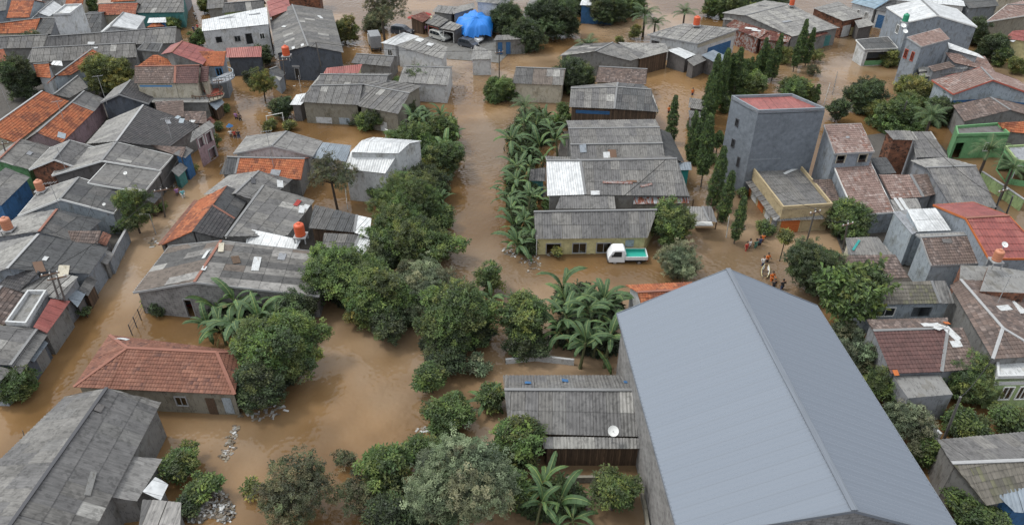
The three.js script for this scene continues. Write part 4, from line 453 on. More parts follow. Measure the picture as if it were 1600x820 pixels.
// ================= the big warehouse and roofs below =================
const wh1 = house('warehouse', 'huge grey metal gabled warehouse roof towering over the small houses', { cat: 'warehouse', w: 'block', he: 7.2, hr: 11, oh: 0.4, P: [['mg', 1062, 842, 964, 490, 1138, 420, 1336, 798], ['mg', 1508, 842, 1277, 477, 1138, 420, 1336, 798]], fas: 'roofgrey', ridge: 'roofgrey', rw: 0.36 });
house('warehouse', 'lower grey warehouse gable adjoining the huge metal roof', { cat: 'warehouse', w: 'block', he: 6, hr: 9, P: [['mb', 1130, 935, 1120, 838, 1339, 806, 1400, 930], ['mb', 1640, 935, 1540, 830, 1339, 806, 1400, 930]] });
house('tiled_house', 'orange tiled roof half hidden behind the huge warehouse', { w: 'white', he: 2.6, hr: 3.8, ridge: 'ridgered', P: [['to', 1002, 476, 1090, 472, 1086, 452, 996, 457], ['to', 978, 446, 1082, 441, 1086, 452, 996, 457]] });
house('sheet_roof_house', 'old grey ribbed sheet roof between the warehouse and the trees', { w: 'wood', he: 2.8, hr: 4.2, P: [['as', 796, 676, 1016, 682, 1000, 610, 788, 609], ['as', 786, 587, 988, 587, 1000, 610, 788, 609], ['al', 850, 700, 1022, 700, 1017, 686, 846, 682, { he: 2.3, hr: 2.65 }]] });

// loose sheets and scraps lying on the roofs
for (const [x, y, w, l, m, t] of [[142, 68, 1.1, 0.5, 'white'], [149, 75, 0.6, 0.3, 'white'], [283, 188, 1.2, 0.6, 'lblue', 0.4], [277, 182, 0.7, 0.5, 'lblue'], [262, 190, 1, 0.6, 'grey', 0.8], [300, 190, 0.8, 0.5, 'white'], [95, 212, 1.3, 0.9, 'lblue', 0.3], [464, 318, 1.2, 0.5, 'red'], [471, 328, 1.5, 0.6, 'white', 0.3], [478, 324, 0.8, 0.6, 'white'], [400, 413, 2.2, 0.7, 'white', 0.1], [368, 407, 1.2, 0.7, 'wood', 0.4], [322, 398, 1.4, 0.4, 'white'], [318, 420, 0.7, 0.4, 'white'], [440, 402, 1.1, 0.7, 'grey'], [345, 388, 1.6, 0.5, 'cream', 0.2], [965, 286, 3.4, 0.35, 'rustwall'], [1010, 290, 1.4, 0.3, 'rustwall', 0.3], [987, 284, 1.2, 0.3, 'trimbrown'], [930, 302, 1.0, 0.6, 'white'], [957, 242, 1.0, 1.4, 'trimbrown'], [948, 244, 0.8, 1.1, 'white'], [911, 232, 0.8, 1.2, 'bluegrey'], [825, 600, 0.5, 0.5, 'blue'], [883, 596, 0.5, 0.6, 'blue'], [980, 598, 0.5, 0.5, 'blue'], [140, 756, 1.8, 0.4, 'concrete', 0.2], [153, 640, 0.7, 0.5, 'dark'], [352, 29, 3.0, 0.25, 'grey', 0.15], [397, 21, 2.0, 0.25, 'grey', 0.15], [1236, 268, 2.4, 0.4, 'white', 0.5], [426, 30, 1.4, 0.8, 'white'], [500, 27, 1.6, 0.6, 'white', 0.3], [458, 75, 1.2, 0.5, 'white'], [472, 70, 1, 0.5, 'white'], [444, 42, 1.2, 0.5, 'white', 0.5], [1455, 509, 1.5, 0.6, 'white'], [1468, 513, 1.2, 0.6, 'white', 0.6], [1488, 522, 0.6, 1.4, 'white', 0.4], [1494, 538, 0.9, 0.6, 'white'], [1480, 506, 0.5, 0.4, 'orange'], [1570, 482, 0.6, 1.6, 'white', 0.5], [1588, 480, 0.8, 1.8, 'white', 0.4], [45, 240, 0.8, 0.5, 'grey'], [70, 405, 0.6, 0.4, 'white'], [98, 425, 1.8, 0.9, 'cream', 0.3], [115, 428, 0.8, 0.5, 'lblue'], [60, 418, 1.6, 0.8, 'trimbrown', 0.6], [430, 270, 1.2, 0.8, 'grey'], [437, 288, 1.3, 0.7, 'white', 0.6], [395, 283, 1.0, 0.5, 'trimdark', 0.6], [1405, 320, 0.4, 2, 'white'], [1413, 320, 0.4, 2, 'white'], [1338, 384, 1.8, 0.22, 'tealmetal', 0.9], [1480, 377, 1, 0.5, 'dark'], [655, 62, 1.5, 1, 'white'], [672, 70, 1.2, 0.8, 'white'], [1230, 34, 2, 0.6, 'grey'], [1174, 45, 2.2, 0.7, 'white', 0.4], [1182, 48, 1.6, 0.6, 'white', 0.4], [1400, 583, 0.4, 0.5, 'orange'], [190, 530, 1.1, 0.5, 'white'], [1325, 215, 0.4, 0.3, 'grey']]) patch(x, y, w, l, m, t);
// ================= plants =================
M.leaf = new THREE.MeshPhysicalMaterial({ color: L(1, 1, 1), roughness: 0.95, transmission: 0.35, thickness: 0, side: THREE.DoubleSide }); std('banana', [1, 1, 1], { vertexColors: true, roughness: 0.7 }); std('stem', [0.13, 0.14, 0.06], { map: TX.fine });
function leafQuads(n, spread, len, wid, seed, droop = 0.25) { // a spray of leaves round a twig tip
  const r = rngOf(seed), p = [], q = new THREE.Vector3(), nrm = [];
  for (let i = 0; i < n; i++) {
    const a = r() * 6.283, el = rr(-0.5, 1.2, r), d = V(Math.cos(a) * Math.cos(el), Math.sin(el), Math.sin(a) * Math.cos(el)); const o = V(rr(-1, 1, r), rr(-0.7, 0.7, r), rr(-1, 1, r)).multiplyScalar(spread); d.y -= droop; d.normalize();
    const s = V(-d.z, rr(-0.5, 0.5, r), d.x).normalize(), l = len * rr(0.7, 1.25, r), w = wid * rr(0.7, 1.2, r); const m = o.clone().addScaledVector(d, l * 0.5).add(V(0, l * 0.08, 0)), t = o.clone().addScaledVector(d, l).add(V(0, -l * 0.15, 0)), A = m.clone().addScaledVector(s, w), B = m.clone().addScaledVector(s, -w);
    for (const v of [o, A, t, o, t, B]) p.push(v.x, v.y, v.z);
  }
  const g = new THREE.BufferGeometry(); g.setAttribute('position', new THREE.Float32BufferAttribute(p, 3)); g.computeVertexNormals(); return g;
}
const SPRAY = { broad: leafQuads(16, 0.17, 0.27, 0.06, 3), fine: leafQuads(26, 0.18, 0.17, 0.034, 4), big: leafQuads(9, 0.2, 0.5, 0.13, 5), droop: leafQuads(12, 0.10, 0.34, 0.035, 6, 1.1) };
const GREENS = {
  d: [[0.028, 0.047, 0.014], [0.036, 0.058, 0.017], [0.02, 0.034, 0.012], [0.052, 0.075, 0.02]],
  m: [[0.045, 0.078, 0.018], [0.06, 0.098, 0.022], [0.034, 0.058, 0.016], [0.09, 0.125, 0.026]],
  y: [[0.075, 0.094, 0.02], [0.098, 0.115, 0.024], [0.052, 0.068, 0.016], [0.14, 0.145, 0.03]],
  p: [[0.085, 0.115, 0.055], [0.12, 0.155, 0.08], [0.06, 0.085, 0.042], [0.19, 0.23, 0.13]],
  o: [[0.05, 0.062, 0.025], [0.065, 0.078, 0.032], [0.036, 0.046, 0.02], [0.09, 0.085, 0.04]],
  c: [[0.04, 0.075, 0.018], [0.055, 0.098, 0.022], [0.028, 0.052, 0.014], [0.09, 0.13, 0.028]],
};
const _m = new THREE.Matrix4(), _q = new THREE.Quaternion(), _e = new THREE.Euler(), _c = new THREE.Color();
function scatter(name, geo, list, root) {
  const im = new THREE.InstancedMesh(geo, M.leaf, list.length); im.name = name; im.castShadow = im.receiveShadow = true;
  list.forEach(([p, s, c, e], i) => { _q.setFromEuler(e); im.setMatrixAt(i, _m.compose(p, _q, V(s, s, s))); im.setColorAt(i, _c.setRGB(c[0], c[1], c[2])); });
  im.userData.kind = 'stuff'; root.add(im); return im;
}
let treeSeed = 5000, sprays = 0;
// crown centre where the photograph shows it, hc metres above the water
function tree(x, y, rx, ry, hc, key, label, group, opt = {}) {
  rx *= 1.13; ry *= 1.1; const r = rngOf(treeSeed += 13); let C = at(x, y, hc), s = pxPerM(C); if (!opt.trunk) { const B = at(x, y + ry * 0.86, 0), ca = Math.cos(Math.atan2(CAM_H, Math.hypot(B.x, B.z))); hc = Math.max(0.7, Math.min(hc * 1.05, ry * 0.86 / s / ca)); C = at(x, y, hc); s = pxPerM(C); }
  const W = rx / s, al = Math.atan2(CAM_H - hc, Math.hypot(C.x, C.z)); const yw = ry / s; let RV = Math.sqrt(Math.max(0, yw * yw - (W * Math.sin(al)) ** 2)) / Math.cos(al); RV = Math.min(1.35 * W, Math.max(0.6 * W, RV));
  const root = thing(opt.name || (hc < 2.6 ? 'bush' : 'broadleaf_tree'), label, opt.cat || (hc < 2.6 ? 'bush' : 'tree'), V(C.x, 0, C.z), group);
  const pal = GREENS[key], lobes = [], nl = opt.lobes || Math.round(14 + W * 5); const dens = opt.dens || 1;
  const lop = rr(0, 6.283, r), ax = rr(0.8, 1.2, r);
  for (let i = 0; i < nl; i++) { const a = i * 2.4 + r() * 1.1, t = Math.sqrt((i + 0.5) / nl) * rr(0.75, 1.15, r), up = rr(-0.85, 0.85, r), big = r() < 0.35; const k = Math.sqrt(Math.max(0.12, 1 - up * up * 0.8)), q = W * (big ? 0.6 : 0.82) * k * t * (1 + 0.18 * Math.cos(a - lop)); lobes.push([V(Math.cos(a) * q * ax, hc + up * RV * 0.72, Math.sin(a) * q / ax), (big ? rr(0.34, 0.46, r) : rr(0.16, 0.30, r)) * Math.min(W, 2.4 + W * 0.3), rr(0.62, 1.4, r)]); }
  const list = []; const sz = opt.size || 1;
  for (const [c, R, tone] of lobes) { const n = Math.round(R * R * 12.5 * 5.6 * dens / (sz * sz)), warm = r() < 0.25 ? 1.25 : rr(0.92, 1.08, r);
    for (let i = 0; i < n; i++) { const z = rr(-0.7, 1, r), a = r() * 6.283, k = Math.sqrt(1 - z * z), u = r(), rad = R * (u < 0.64 ? rr(0.78, 1.12, r) : u < 0.76 ? rr(1.1, 1.5, r) : rr(0.3, 0.85, r)); const p = V(c.x + Math.cos(a) * k * rad, c.y + z * rad * 0.9, c.z + Math.sin(a) * k * rad); if (p.y < 0.12) continue; let col = pick(pal, r); const f = (key === 'p' ? 1.2 : 1.58) * tone * rr(0.75, 1.25, r); list.push([p, sz * rr(0.7, 1.35, r), [col[0] * f * warm, col[1] * f, col[2] * f], _e.clone().set(rr(-0.6, 0.6, r), r() * 6.283, rr(-0.6, 0.6, r))]); } }
  sprays += list.length; scatter('crown', SPRAY[opt.spray || 'broad'], list, root);
  // trunk and limbs
  const tr = Math.max(0.07, W * 0.055), fork = V(rr(-0.3, 0.3, r), Math.max(0.3, hc - RV * 0.75), rr(-0.3, 0.3, r)), gs = [bar(V(0, -1, 0), fork, tr, tr * 0.75, 8)];
  for (let i = 0; i < Math.min(lobes.length, 9); i++) { const t = lobes[Math.floor(i * lobes.length / 9)] || lobes[i], mid = fork.clone().lerp(t[0], 0.5).add(V(rr(-0.2, 0.2, r), rr(-0.2, 0.15, r), rr(-0.2, 0.2, r))); gs.push(bar(fork, mid, tr * 0.55, tr * 0.38, 6), bar(mid, t[0], tr * 0.38, tr * 0.12, 5)); }
  mesh('trunk', merged(gs), M[opt.bark || 'bark'], root); return root;
}
// tall narrow columnar tree with hanging leaves: base pixel, and where its tip shows
function column(x, yb, yt, label, bare = 0.12, wk = 1) {
  const r = rngOf(treeSeed += 13), B = at(x, yb, 0), s = pxPerM(B), al = Math.atan2(CAM_H, Math.hypot(B.x, B.z)), H = (yb - yt) / s / Math.cos(al) * 1.08, Wd = Math.max(0.42, H * 0.083) * wk;
  const root = thing('columnar_tree', label, 'tree', V(B.x, 0, B.z), 'columnar trees of the flooded avenue'); const list = [], pal = GREENS.c, lx = rr(-0.03, 0.03, r), lz = rr(-0.03, 0.03, r);
  const n = Math.round(H * Wd * 130);
  for (let i = 0; i < n; i++) { const t = r(), y = H * (bare + (1 - bare) * t), k = Math.pow(Math.sin(Math.PI * Math.min(1, (0.10 + t * 0.9) ** 0.72)), 0.75) * (1 + 0.18 * Math.sin(t * 19 + x)), a = r() * 6.283, rad = Wd * k * (r() < 0.75 ? rr(0.8, 1.12, r) : rr(0.2, 0.85, r)); const c = pick(pal, r), f = 1.45 * rr(0.65, 1.3, r); list.push([V(Math.cos(a) * rad + lx * y, y, Math.sin(a) * rad + lz * y), rr(0.7, 1.15, r), [c[0] * f, c[1] * f, c[2] * f], _e.clone().set(rr(-0.3, 0.3, r), r() * 6.283, rr(-0.3, 0.3, r))]); }
  sprays += n; scatter('crown', SPRAY.droop, list, root); mesh('trunk', bar(V(0, -1, 0), V(lx * H, H * 0.9, lz * H), 0.10, 0.03, 7), M.barkpale, root); return root;
}
// ---- banana plants and palms: every leaf a piece of its own
function bananaLeaf(len, wid, rise, seed) {
  const r = rngOf(seed), b = new Buf(), n = 9; const P = []; let p = V(0, 0, 0), ang = rise;
  for (let i = 0; i <= n; i++) { const t = i / n; P.push(p.clone()); p = p.clone().add(V(Math.cos(ang) * len / n, Math.sin(ang) * len / n, 0)); ang -= (1.9 + 0.6 * r()) / n * (0.35 + 1.4 * t); }
  const W = (t) => t < 0.14 ? 0.02 + t * 0.1 : wid * Math.pow(Math.sin(Math.PI * Math.min(1, (t - 0.10) / 0.9 * 0.94 + 0.05)), 0.55);
  for (let i = 0; i < n; i++) for (const s of [-1, 1]) { const t0 = i / n, t1 = (i + 1) / n, w0 = W(t0) * (0.9 + 0.2 * r()), w1 = W(t1) * (t1 > 0.98 ? 0.15 : 0.86 + 0.2 * r()), sag = 0.22; const A = P[i], B = P[i + 1], C = B.clone().add(V(rr(-0.03, 0.06, r), -w1 * sag - 0.05 * r(), s * w1)), D = A.clone().add(V(rr(0, 0.05, r), -w0 * sag - 0.05 * r(), s * w0)); const f = 0.85 + 0.3 * r(), col = r() < 0.015 ? [0.10, 0.09, 0.03] : [0.036 * f, 0.074 * f, 0.022 * f]; b.quad(A, B, C, D, [0, 0], [0, 0], [0, 0], [0, 0], col); }
  for (let i = 0; i < n; i++) { const A = P[i], B = P[i + 1], w = 0.03 * (1 - i / n) + 0.008; b.quad(A.clone().add(V(0, 0.012, w)), B.clone().add(V(0, 0.012, w)), B.clone().add(V(0, 0.012, -w)), A.clone().add(V(0, 0.012, -w)), [0, 0], [0, 0], [0, 0], [0, 0], [0.13, 0.17, 0.055]); }
  return b.geo();
}
const BLEAF = [bananaLeaf(2.6, 0.24, 1.4, 1), bananaLeaf(2.8, 0.27, 1.1, 2), bananaLeaf(2.5, 0.25, 0.8, 3), bananaLeaf(2.4, 0.24, 1.25, 4), bananaLeaf(2.2, 0.22, 0.45, 5)];
function frondGeo(len, rise, seed) {
  const r = rngOf(seed), b = new Buf(), n = 16; let p = V(0, 0, 0), ang = rise; const P = [];
  for (let i = 0; i <= n; i++) { P.push(p.clone()); p = p.clone().add(V(Math.cos(ang) * len / n, Math.sin(ang) * len / n, 0)); ang -= 1.9 / n * (0.3 + 1.3 * i / n); }
  for (let i = 0; i < n; i++) { const w = 0.035 * (1 - i / n) + 0.008, z = [0, 0]; b.quad(P[i].clone().add(V(0, 0, w)), P[i + 1].clone().add(V(0, 0, w)), P[i + 1].clone().add(V(0, 0, -w)), P[i].clone().add(V(0, 0, -w)), z, z, z, z, [0.10, 0.12, 0.04]); if (i > 1) for (const s of [-1, 1]) { const L1 = 0.62 * Math.sin(Math.PI * (0.14 + 0.8 * i / n)), f = 0.8 + 0.4 * r(), q = P[i], d = P[i + 1].clone().sub(P[i]).normalize(); const t = q.clone().addScaledVector(d, L1 * 0.6).add(V(0, -L1 * 0.35, s * L1)), m = q.clone().addScaledVector(d, 0.13); b.tri(q, m, t, z, z, z, [0.04 * f, 0.075 * f, 0.022 * f]); } }
  return b.geo();
}
const FROND = [frondGeo(2.7, 1.2, 11), frondGeo(2.8, 0.8, 12), frondGeo(2.6, 0.4, 13)];
const flabels = {};
M.bananapale = std('bananapale', [1.5, 1.4, 1.2], { vertexColors: true, roughness: 0.7 }); std('bananadead', [2.6, 1.2, 1.3], { vertexColors: true, roughness: 0.9 });
function banana(x, y, hc, label, group, sc = 1) { // a lean stem, young upright leaves, arching old ones, a torn dead one or two
  const r = rngOf(treeSeed += 13), C = at(x, y, hc), root = thing('banana_plant', label, 'banana plant', V(C.x, 0, C.z), group); sc *= rr(0.8, 1.3, r); const h = Math.max(0.3, hc * rr(0.55, 1.35, r) - 0.4 * sc), lean = V(rr(-0.5, 0.5, r), h, rr(-0.5, 0.5, r)); mesh('stem', bar(V(0, -0.8, 0), lean, 0.15 * sc, 0.08 * sc, 7), M.stem, root);
  const n = 7 + Math.floor(r() * 6), a0 = r() * 6.283; for (let i = 0; i < n; i++) { const dead = i === n - 1 && r() < 0.6, old = i > n * 0.55; const m = mesh('leaf', BLEAF[dead ? 4 : old ? (r() < 0.5 ? 2 : 4) : Math.floor(r() * 4)], dead ? M.bananadead : r() < 0.2 ? M.bananapale : M.banana, root); m.position.copy(lean).add(V(0, -0.05 - i * 0.035, 0)); m.rotation.set(rr(-0.25, 0.25, r), a0 + i * 2.4 + rr(-0.5, 0.5, r), dead ? -0.9 : rr(-0.3, 0.2, r), 'YXZ'); const s = sc * rr(0.65, 1.2, r); m.scale.set(s * rr(0.9, 1.15, r), s, s * rr(0.75, 1.15, r)); } return root;
}
function palm(x, y, hc, label, group, sc = 1) {
  const r = rngOf(treeSeed += 13), C = at(x, y, hc), root = thing('palm_tree', label, 'palm tree', V(C.x, 0, C.z), group); mesh('trunk', bar(V(0, -0.8, 0), V(0, hc, 0), 0.2 * sc, 0.14 * sc, 8), M.bark, root);
  const n = 15, a0 = r() * 6.283; for (let i = 0; i < n; i++) { const m = mesh('frond', FROND[i % 3], M.banana, root); m.position.set(0, hc, 0); m.rotation.y = a0 + i * 2.4; const s = sc * rr(0.85, 1.1, r); m.scale.set(s, s, s); } return root;
}
// ---- west side trees, each told apart
const GX = 0, G1 = 'trees among the western houses';
tree(140, 11, 15, 14, 4, 'm', 'round green tree between the white block tower and rust brown tiles', G1);
tree(42, 70, 23, 20, 4, 'p', 'feathery pale green tree over the long grey roofs', G1, { spray: 'fine' });
tree(28, 120, 29, 36, 4.5, 'd', 'dark dense tree beside a radio mast and small red tiled house', G1);
tree(165, 118, 38, 34, 4.5, 'y', 'big round olive green tree in front of the long grey roofs', G1, { dens: 1.15 });
tree(271, 36, 13, 9, 2.2, 'm', 'small clipped bush at the gable of the longest grey roof', G1);
tree(268, 26, 9, 6, 2.4, 'o', 'pinkish flowering shrub near the open gable', G1);
tree(317, 9, 10, 12, 2.4, 'y', 'light green bush at the far bend of the lane', G1);
tree(308, 59, 13, 14, 3, 'm', 'leafy tree in front of the white two storey block by the lane', G1);
tree(205, 327, 29, 30, 3.1, 'm', 'round tree leaning over the lane beside the pale blue gable', G1, { trunk: 1, spray: 'fine', dens: 1.2 });
tree(180, 355, 8, 7, 1.6, 'm', 'small bush by the concrete wall on the lane', G1);
tree(333, 222, 9, 12, 1.3, 'm', 'climbing shrub at the water edge of the mauve house', G1);
tree(24, 601, 30, 24, 2.5, 'm', 'big rounded bush at the water beside a low grey roof', G1);
tree(10, 560, 12, 8, 2.4, 'd', 'dark shrub tucked beside the grey sheet porch', G1);
const G2 = 'trees along the lane and junction';
tree(395, 118, 14, 12, 2.6, 'd', 'dark shrub in front of the dark red metal roof', G2);
tree(407, 126, 21, 19, 3.2, 'y', 'young tree standing in the lane on a thin trunk', G2, { trunk: 1, spray: 'fine' });
tree(412, 84, 15, 18, 3, 'd', 'dark tree against the white block and slate house', G2);
tree(440, 167, 17, 18, 2.5, 'd', 'dark green tree next to the white goal frame', G2);
tree(420, 196, 11, 7, 1.2, 'y', 'low bush beside the goal frame in the water', G2);
tree(535, 48, 21, 20, 4, 'y', 'round yellow green tree at the corner of the patched grey roofs', G2);
tree(490, 86, 19, 18, 3.2, 'y', 'tree in front of the dark slate house beside a pole', G2);
tree(596, 8, 38, 22, 8, 'o', 'tall spreading tree above the flooded junction', G2, { trunk: 1, dens: 0.55, spray: 'fine', lobes: 22 });
tree(585, 35, 24, 12, 3.4, 'o', 'low spreading branches beside the box lorry', G2, { dens: 0.7, spray: 'fine' });
tree(700, 22, 10, 7, 2.4, 'm', 'clipped bush behind the market stalls', G2);
tree(796, 32, 26, 24, 4, 'd', 'dark tree beside the blue tarpaulin', G2);
tree(822, 57, 30, 22, 3, 'd', 'dark spreading tree beside the small kiosk', G2);
tree(870, 24, 42, 34, 5, 'd', 'largest dark tree overhanging the brown pond', G2, { dens: 1.1 });
tree(945, 12, 40, 22, 5, 'd', 'dark tree mass behind the brown pond', G2);
tree(905, 4, 24, 16, 4, 'd', 'dark tree in front of the blue walled house', G2);
tree(985, 6, 26, 16, 5, 'm', 'green tree beyond the junction palms', G2);
tree(1110, 10, 15, 17, 3.6, 'm', 'upright green tree behind the orange tank roof', G2);
tree(1148, 12, 30, 17, 4, 'm', 'wide green tree behind the long grey roof', G2);
tree(1195, 4, 34, 14, 4, 'd', 'dark trees massed at the top of the avenue', G2);
tree(992, 50, 10, 11, 2.2, 'y', 'bright yellow green shrub at the flat roofed shops', G2, { spray: 'fine' });
tree(968, 62, 6, 5, 1.8, 'y', 'little bright shrub among palms by the pond', G2);
const G3 = 'trees around the flooded square';
tree(1170, 131, 24, 20, 3, 'm', 'broad tree behind the tall grey block building', G3);
tree(1135, 165, 10, 12, 2.6, 'm', 'small tree between columnar trees beside the grey block', G3);
tree(1248, 142, 30, 17, 3, 'm', 'bushy tree at the corner of the flooded square', G3, { dens: 0.8 });
tree(1225, 85, 20, 12, 2.2, 'y', 'thin drowned shrubs beside columnar trees in the square', G3, { dens: 0.5, spray: 'fine' });
tree(1275, 88, 14, 9, 2.2, 'y', 'sparse sapling standing in the flooded square', G3, { dens: 0.45, spray: 'fine' });
tree(1270, 110, 11, 7, 1.2, 'o', 'drowned brownish shrub in the flooded square', G3, { dens: 0.5, spray: 'fine' });
tree(1311, 172, 15, 20, 4, 'd', 'conical dark tree at the edge of the square', G3);
tree(1352, 152, 28, 23, 4, 'd', 'round dark tree standing in the flooded square', G3);
tree(1369, 170, 19, 12, 2.6, 'y', 'lighter bush under the round dark tree', G3);
tree(1430, 143, 30, 22, 4, 'y', 'leafy light green tree by the blue banded gable', G3);
tree(1420, 162, 22, 16, 3, 'm', 'dense tree below the light green one by the palm', G3);
tree(1400, 187, 46, 13, 2.8, 'm', 'long low tree over the garden wall beside a pole', G3);
tree(1472, 172, 26, 22, 3.4, 'd', 'dark tree behind the garden palm', G3);
tree(1393, 89, 14, 14, 2.5, 'y', 'bright round bush at the porch in the square', G3);
tree(1427, 103, 6, 10, 2.8, 'y', 'slim bright sapling at the foot of the annex', G3);
tree(1530, 48, 18, 24, 4, 'd', 'dark tree against the end of the white roofed hall', G3);
tree(1553, 74, 24, 22, 4, 'd', 'dense dark tree below the brown tiled gable', G3);
tree(1568, 90, 15, 14, 3, 'm', 'green tree beside the yellow fence', G3);
tree(1590, 103, 15, 12, 3, 'y', 'light green tree at the edge of the yellow fence garden', G3);
tree(1512, 190, 12, 9, 2.4, 'm', 'small rooftop shrub by the green house', G3);
tree(1541, 188, 10, 8, 2.4, 'm', 'potted shrub on the wall of the green house', G3);
const G4 = 'trees among the eastern houses';
tree(1465, 306, 25, 20, 5.2, 'y', 'light leafy tree beside the large plain grey roof', G4);
tree(1325, 341, 36, 24, 3.2, 'm', 'spreading tree in front of the corner shop house', G4);
tree(1272, 420, 48, 42, 5, 'd', 'big dense dark tree behind the warehouse gable', G4, { dens: 1.3, spray: 'fine' });
tree(1228, 371, 11, 10, 3, 'y', 'small tree on a thin trunk beside wading people', G4, { trunk: 1 });
tree(1198, 357, 14, 8, 1.2, 'm', 'bushy plant at the shop corner in the water', G4);
tree(1340, 452, 50, 44, 5, 'm', 'large leaved breadfruit tree by the mossy veranda roof', G4, { trunk: 1, spray: 'big', dens: 0.55 });
tree(1318, 520, 24, 26, 3.4, 'p', 'pale leafy tree between warehouse and houses under the breadfruit tree', G4, { spray: 'fine' });
tree(1345, 556, 30, 28, 3.6, 'p', 'pale leafy tree beside the big brown hipped roof', G4, { spray: 'fine' });
tree(1370, 602, 27, 27, 3.4, 'm', 'green tree beside the stained concrete slab', G4, { spray: 'fine' });
tree(1418, 662, 38, 34, 3.8, 'p', 'pale rounded tree beside the broken white wall', G4, { spray: 'fine' });
tree(1445, 705, 22, 24, 2.4, 'm', 'low tree at the water beside the warehouse eave', G4);
tree(1514, 596, 45, 30, 4.5, 'm', 'wide tree over the lime house yard', G4, { spray: 'fine' });
tree(1510, 663, 32, 18, 2.2, 'm', 'round bush behind the leaning pole', G4);
tree(1576, 656, 28, 20, 2.4, 'm', 'clipped bush standing in water by the lime house', G4);
tree(1530, 806, 45, 28, 2.4, 'm', 'bush below the grey ribbed roof', G4);
const G5 = 'trees along the canal road';
tree(690, 208, 30, 26, 3.6, 'm', 'green tree overhanging the canal beside bananas', G5);
tree(650, 222, 38, 28, 4.6, 'm', 'leafy tree behind the white block hall', G5);
tree(692, 248, 33, 28, 3.4, 'm', 'dense round tree leaning over the canal water', G5, { dens: 1.1 });
tree(628, 266, 36, 28, 4, 'm', 'tree pressing against the white hall roof', G5);
tree(660, 288, 38, 24, 3.2, 'd', 'darker tree below the round canal tree', G5);
tree(592, 302, 17, 14, 2.2, 'm', 'low shrub at the foot of the white hall', G5);
tree(640, 322, 64, 38, 4.6, 'm', 'wide spreading tree over the canal bank', G5, { spray: 'fine', dens: 1.1 });
tree(618, 362, 46, 34, 4, 'm', 'bright green tree beside the patched shack', G5);
tree(662, 378, 42, 32, 3.4, 'm', 'bright leafy tree at the bend of the canal', G5);
tree(600, 395, 30, 22, 3, 'd', 'dark shrub below the patched shack', G5);
tree(586, 188, 26, 11, 1.4, 'm', 'creeper bush climbing the mossy workshop wall', G5);
tree(625, 172, 26, 14, 3, 'd', 'dark bananas and shrubs mass at the workshop corner', G5);
tree(518, 268, 38, 27, 5, 'o', 'half bare tree with forked dark trunk by the orange tiles', G5, { trunk: 1, spray: 'fine', dens: 0.4, lobes: 16 });
tree(1047, 354, 33, 29, 4, 'm', 'dense round green tree at the end of the yellow house', G5, { dens: 1.15 });
tree(1062, 410, 33, 26, 2.8, 'p', 'pale grey green tree behind the orange tiled roof', G5, { spray: 'fine', dens: 1.2 });
tree(868, 322, 17, 8, 2.2, 'm', 'flat bush between the lean-to and yellow house', G5);
tree(977, 312, 9, 9, 2.2, 'y', 'small yellow green bush in the compound courtyard', G5);
tree(990, 181, 38, 16, 3.6, 'y', 'light green spreading tree over the weathered grey roof', G5);
tree(880, 180, 18, 16, 3.2, 'm', 'leafy tree beside the plank walled house', G5);
tree(675, 268, 26, 18, 2.6, 'y', 'lighter foliage patch over the canal edge', G5); tree(612, 330, 30, 22, 3.2, 'o', 'brownish green tree beside the patched shack roof', G5, { spray: 'fine' }); tree(690, 340, 22, 18, 2.2, 'm', 'low branches hanging over the canal water', G5);
tree(780, 138, 26, 18, 3, 'm', 'leafy tree at the head of the canal road', G5); tree(900, 120, 34, 18, 3, 'd', 'dark trees between pond palms and plank walled house', G5); tree(655, 128, 30, 18, 3, 'm', 'tree behind the mossy wall workshop roof', G5);
const G6 = 'trees in the flooded gardens';
tree(540, 428, 56, 40, 4.8, 'm', 'wide dark green tree over the corner of the large patched gable', G6, { dens: 1.1 });
tree(588, 462, 46, 44, 4.4, 'm', 'dense green tree standing in brown floodwater', G6, { dens: 1.1 });
tree(605, 508, 30, 24, 2.2, 'd', 'low dark branches trailing into the water', G6);
tree(668, 446, 46, 36, 4.8, 'p', 'silvery pale tree beside the canal bend', G6, { spray: 'fine', dens: 1.25 });
tree(645, 486, 24, 24, 3, 'p', 'pale lower branches beside the bright rounded tree', G6, { spray: 'fine' });
tree(712, 498, 58, 52, 5.2, 'm', 'bright rounded tree between canal and gardens', G6, { dens: 1.15 });
tree(700, 548, 36, 20, 2, 'd', 'dark undergrowth bush below the bright rounded tree', G6);
tree(765, 434, 24, 26, 3.8, 'm', 'open young tree beside the canal end', G6, { dens: 0.6 });
tree(818, 500, 38, 40, 4, 'm', 'dense garden tree with yellow flowers beside bananas', G6, { dens: 1.1 });
tree(822, 540, 30, 16, 2, 'd', 'dark bush behind the ruined white wall', G6);
tree(676, 590, 23, 24, 1.8, 'm', 'small green tree rising from floodwater', G6);
tree(745, 570, 18, 12, 1.4, 'p', 'low shrub at the water below the bright rounded tree', G6, { dens: 0.6 });
tree(428, 540, 64, 52, 4.8, 'm', 'large leafy tree beside the brown hipped tile roof', G6, { dens: 1.15 });
tree(405, 598, 40, 40, 3, 'd', 'dark lower foliage at the end of the brown tiled house', G6);
tree(462, 482, 34, 30, 3, 'd', 'dark tree between bananas and the patched gable', G6);
tree(235, 466, 14, 9, 1.6, 'm', 'small leafy bush at the patched gable corner', G6);
tree(246, 480, 15, 10, 1.0, 'd', 'dark clipped bush at the fence in the water', G6);
tree(455, 768, 66, 50, 3.8, 'o', 'sparse yellowing tree with bare twigs over brown water', G6, { dens: 0.45, spray: 'fine', lobes: 24 });
tree(600, 735, 40, 44, 3.6, 'm', 'dark green tree beside the big silvery tree', G6);
tree(725, 752, 78, 66, 5.6, 'p', 'big silvery green tree with dense rounded crown', G6, { spray: 'fine', dens: 1.2 });
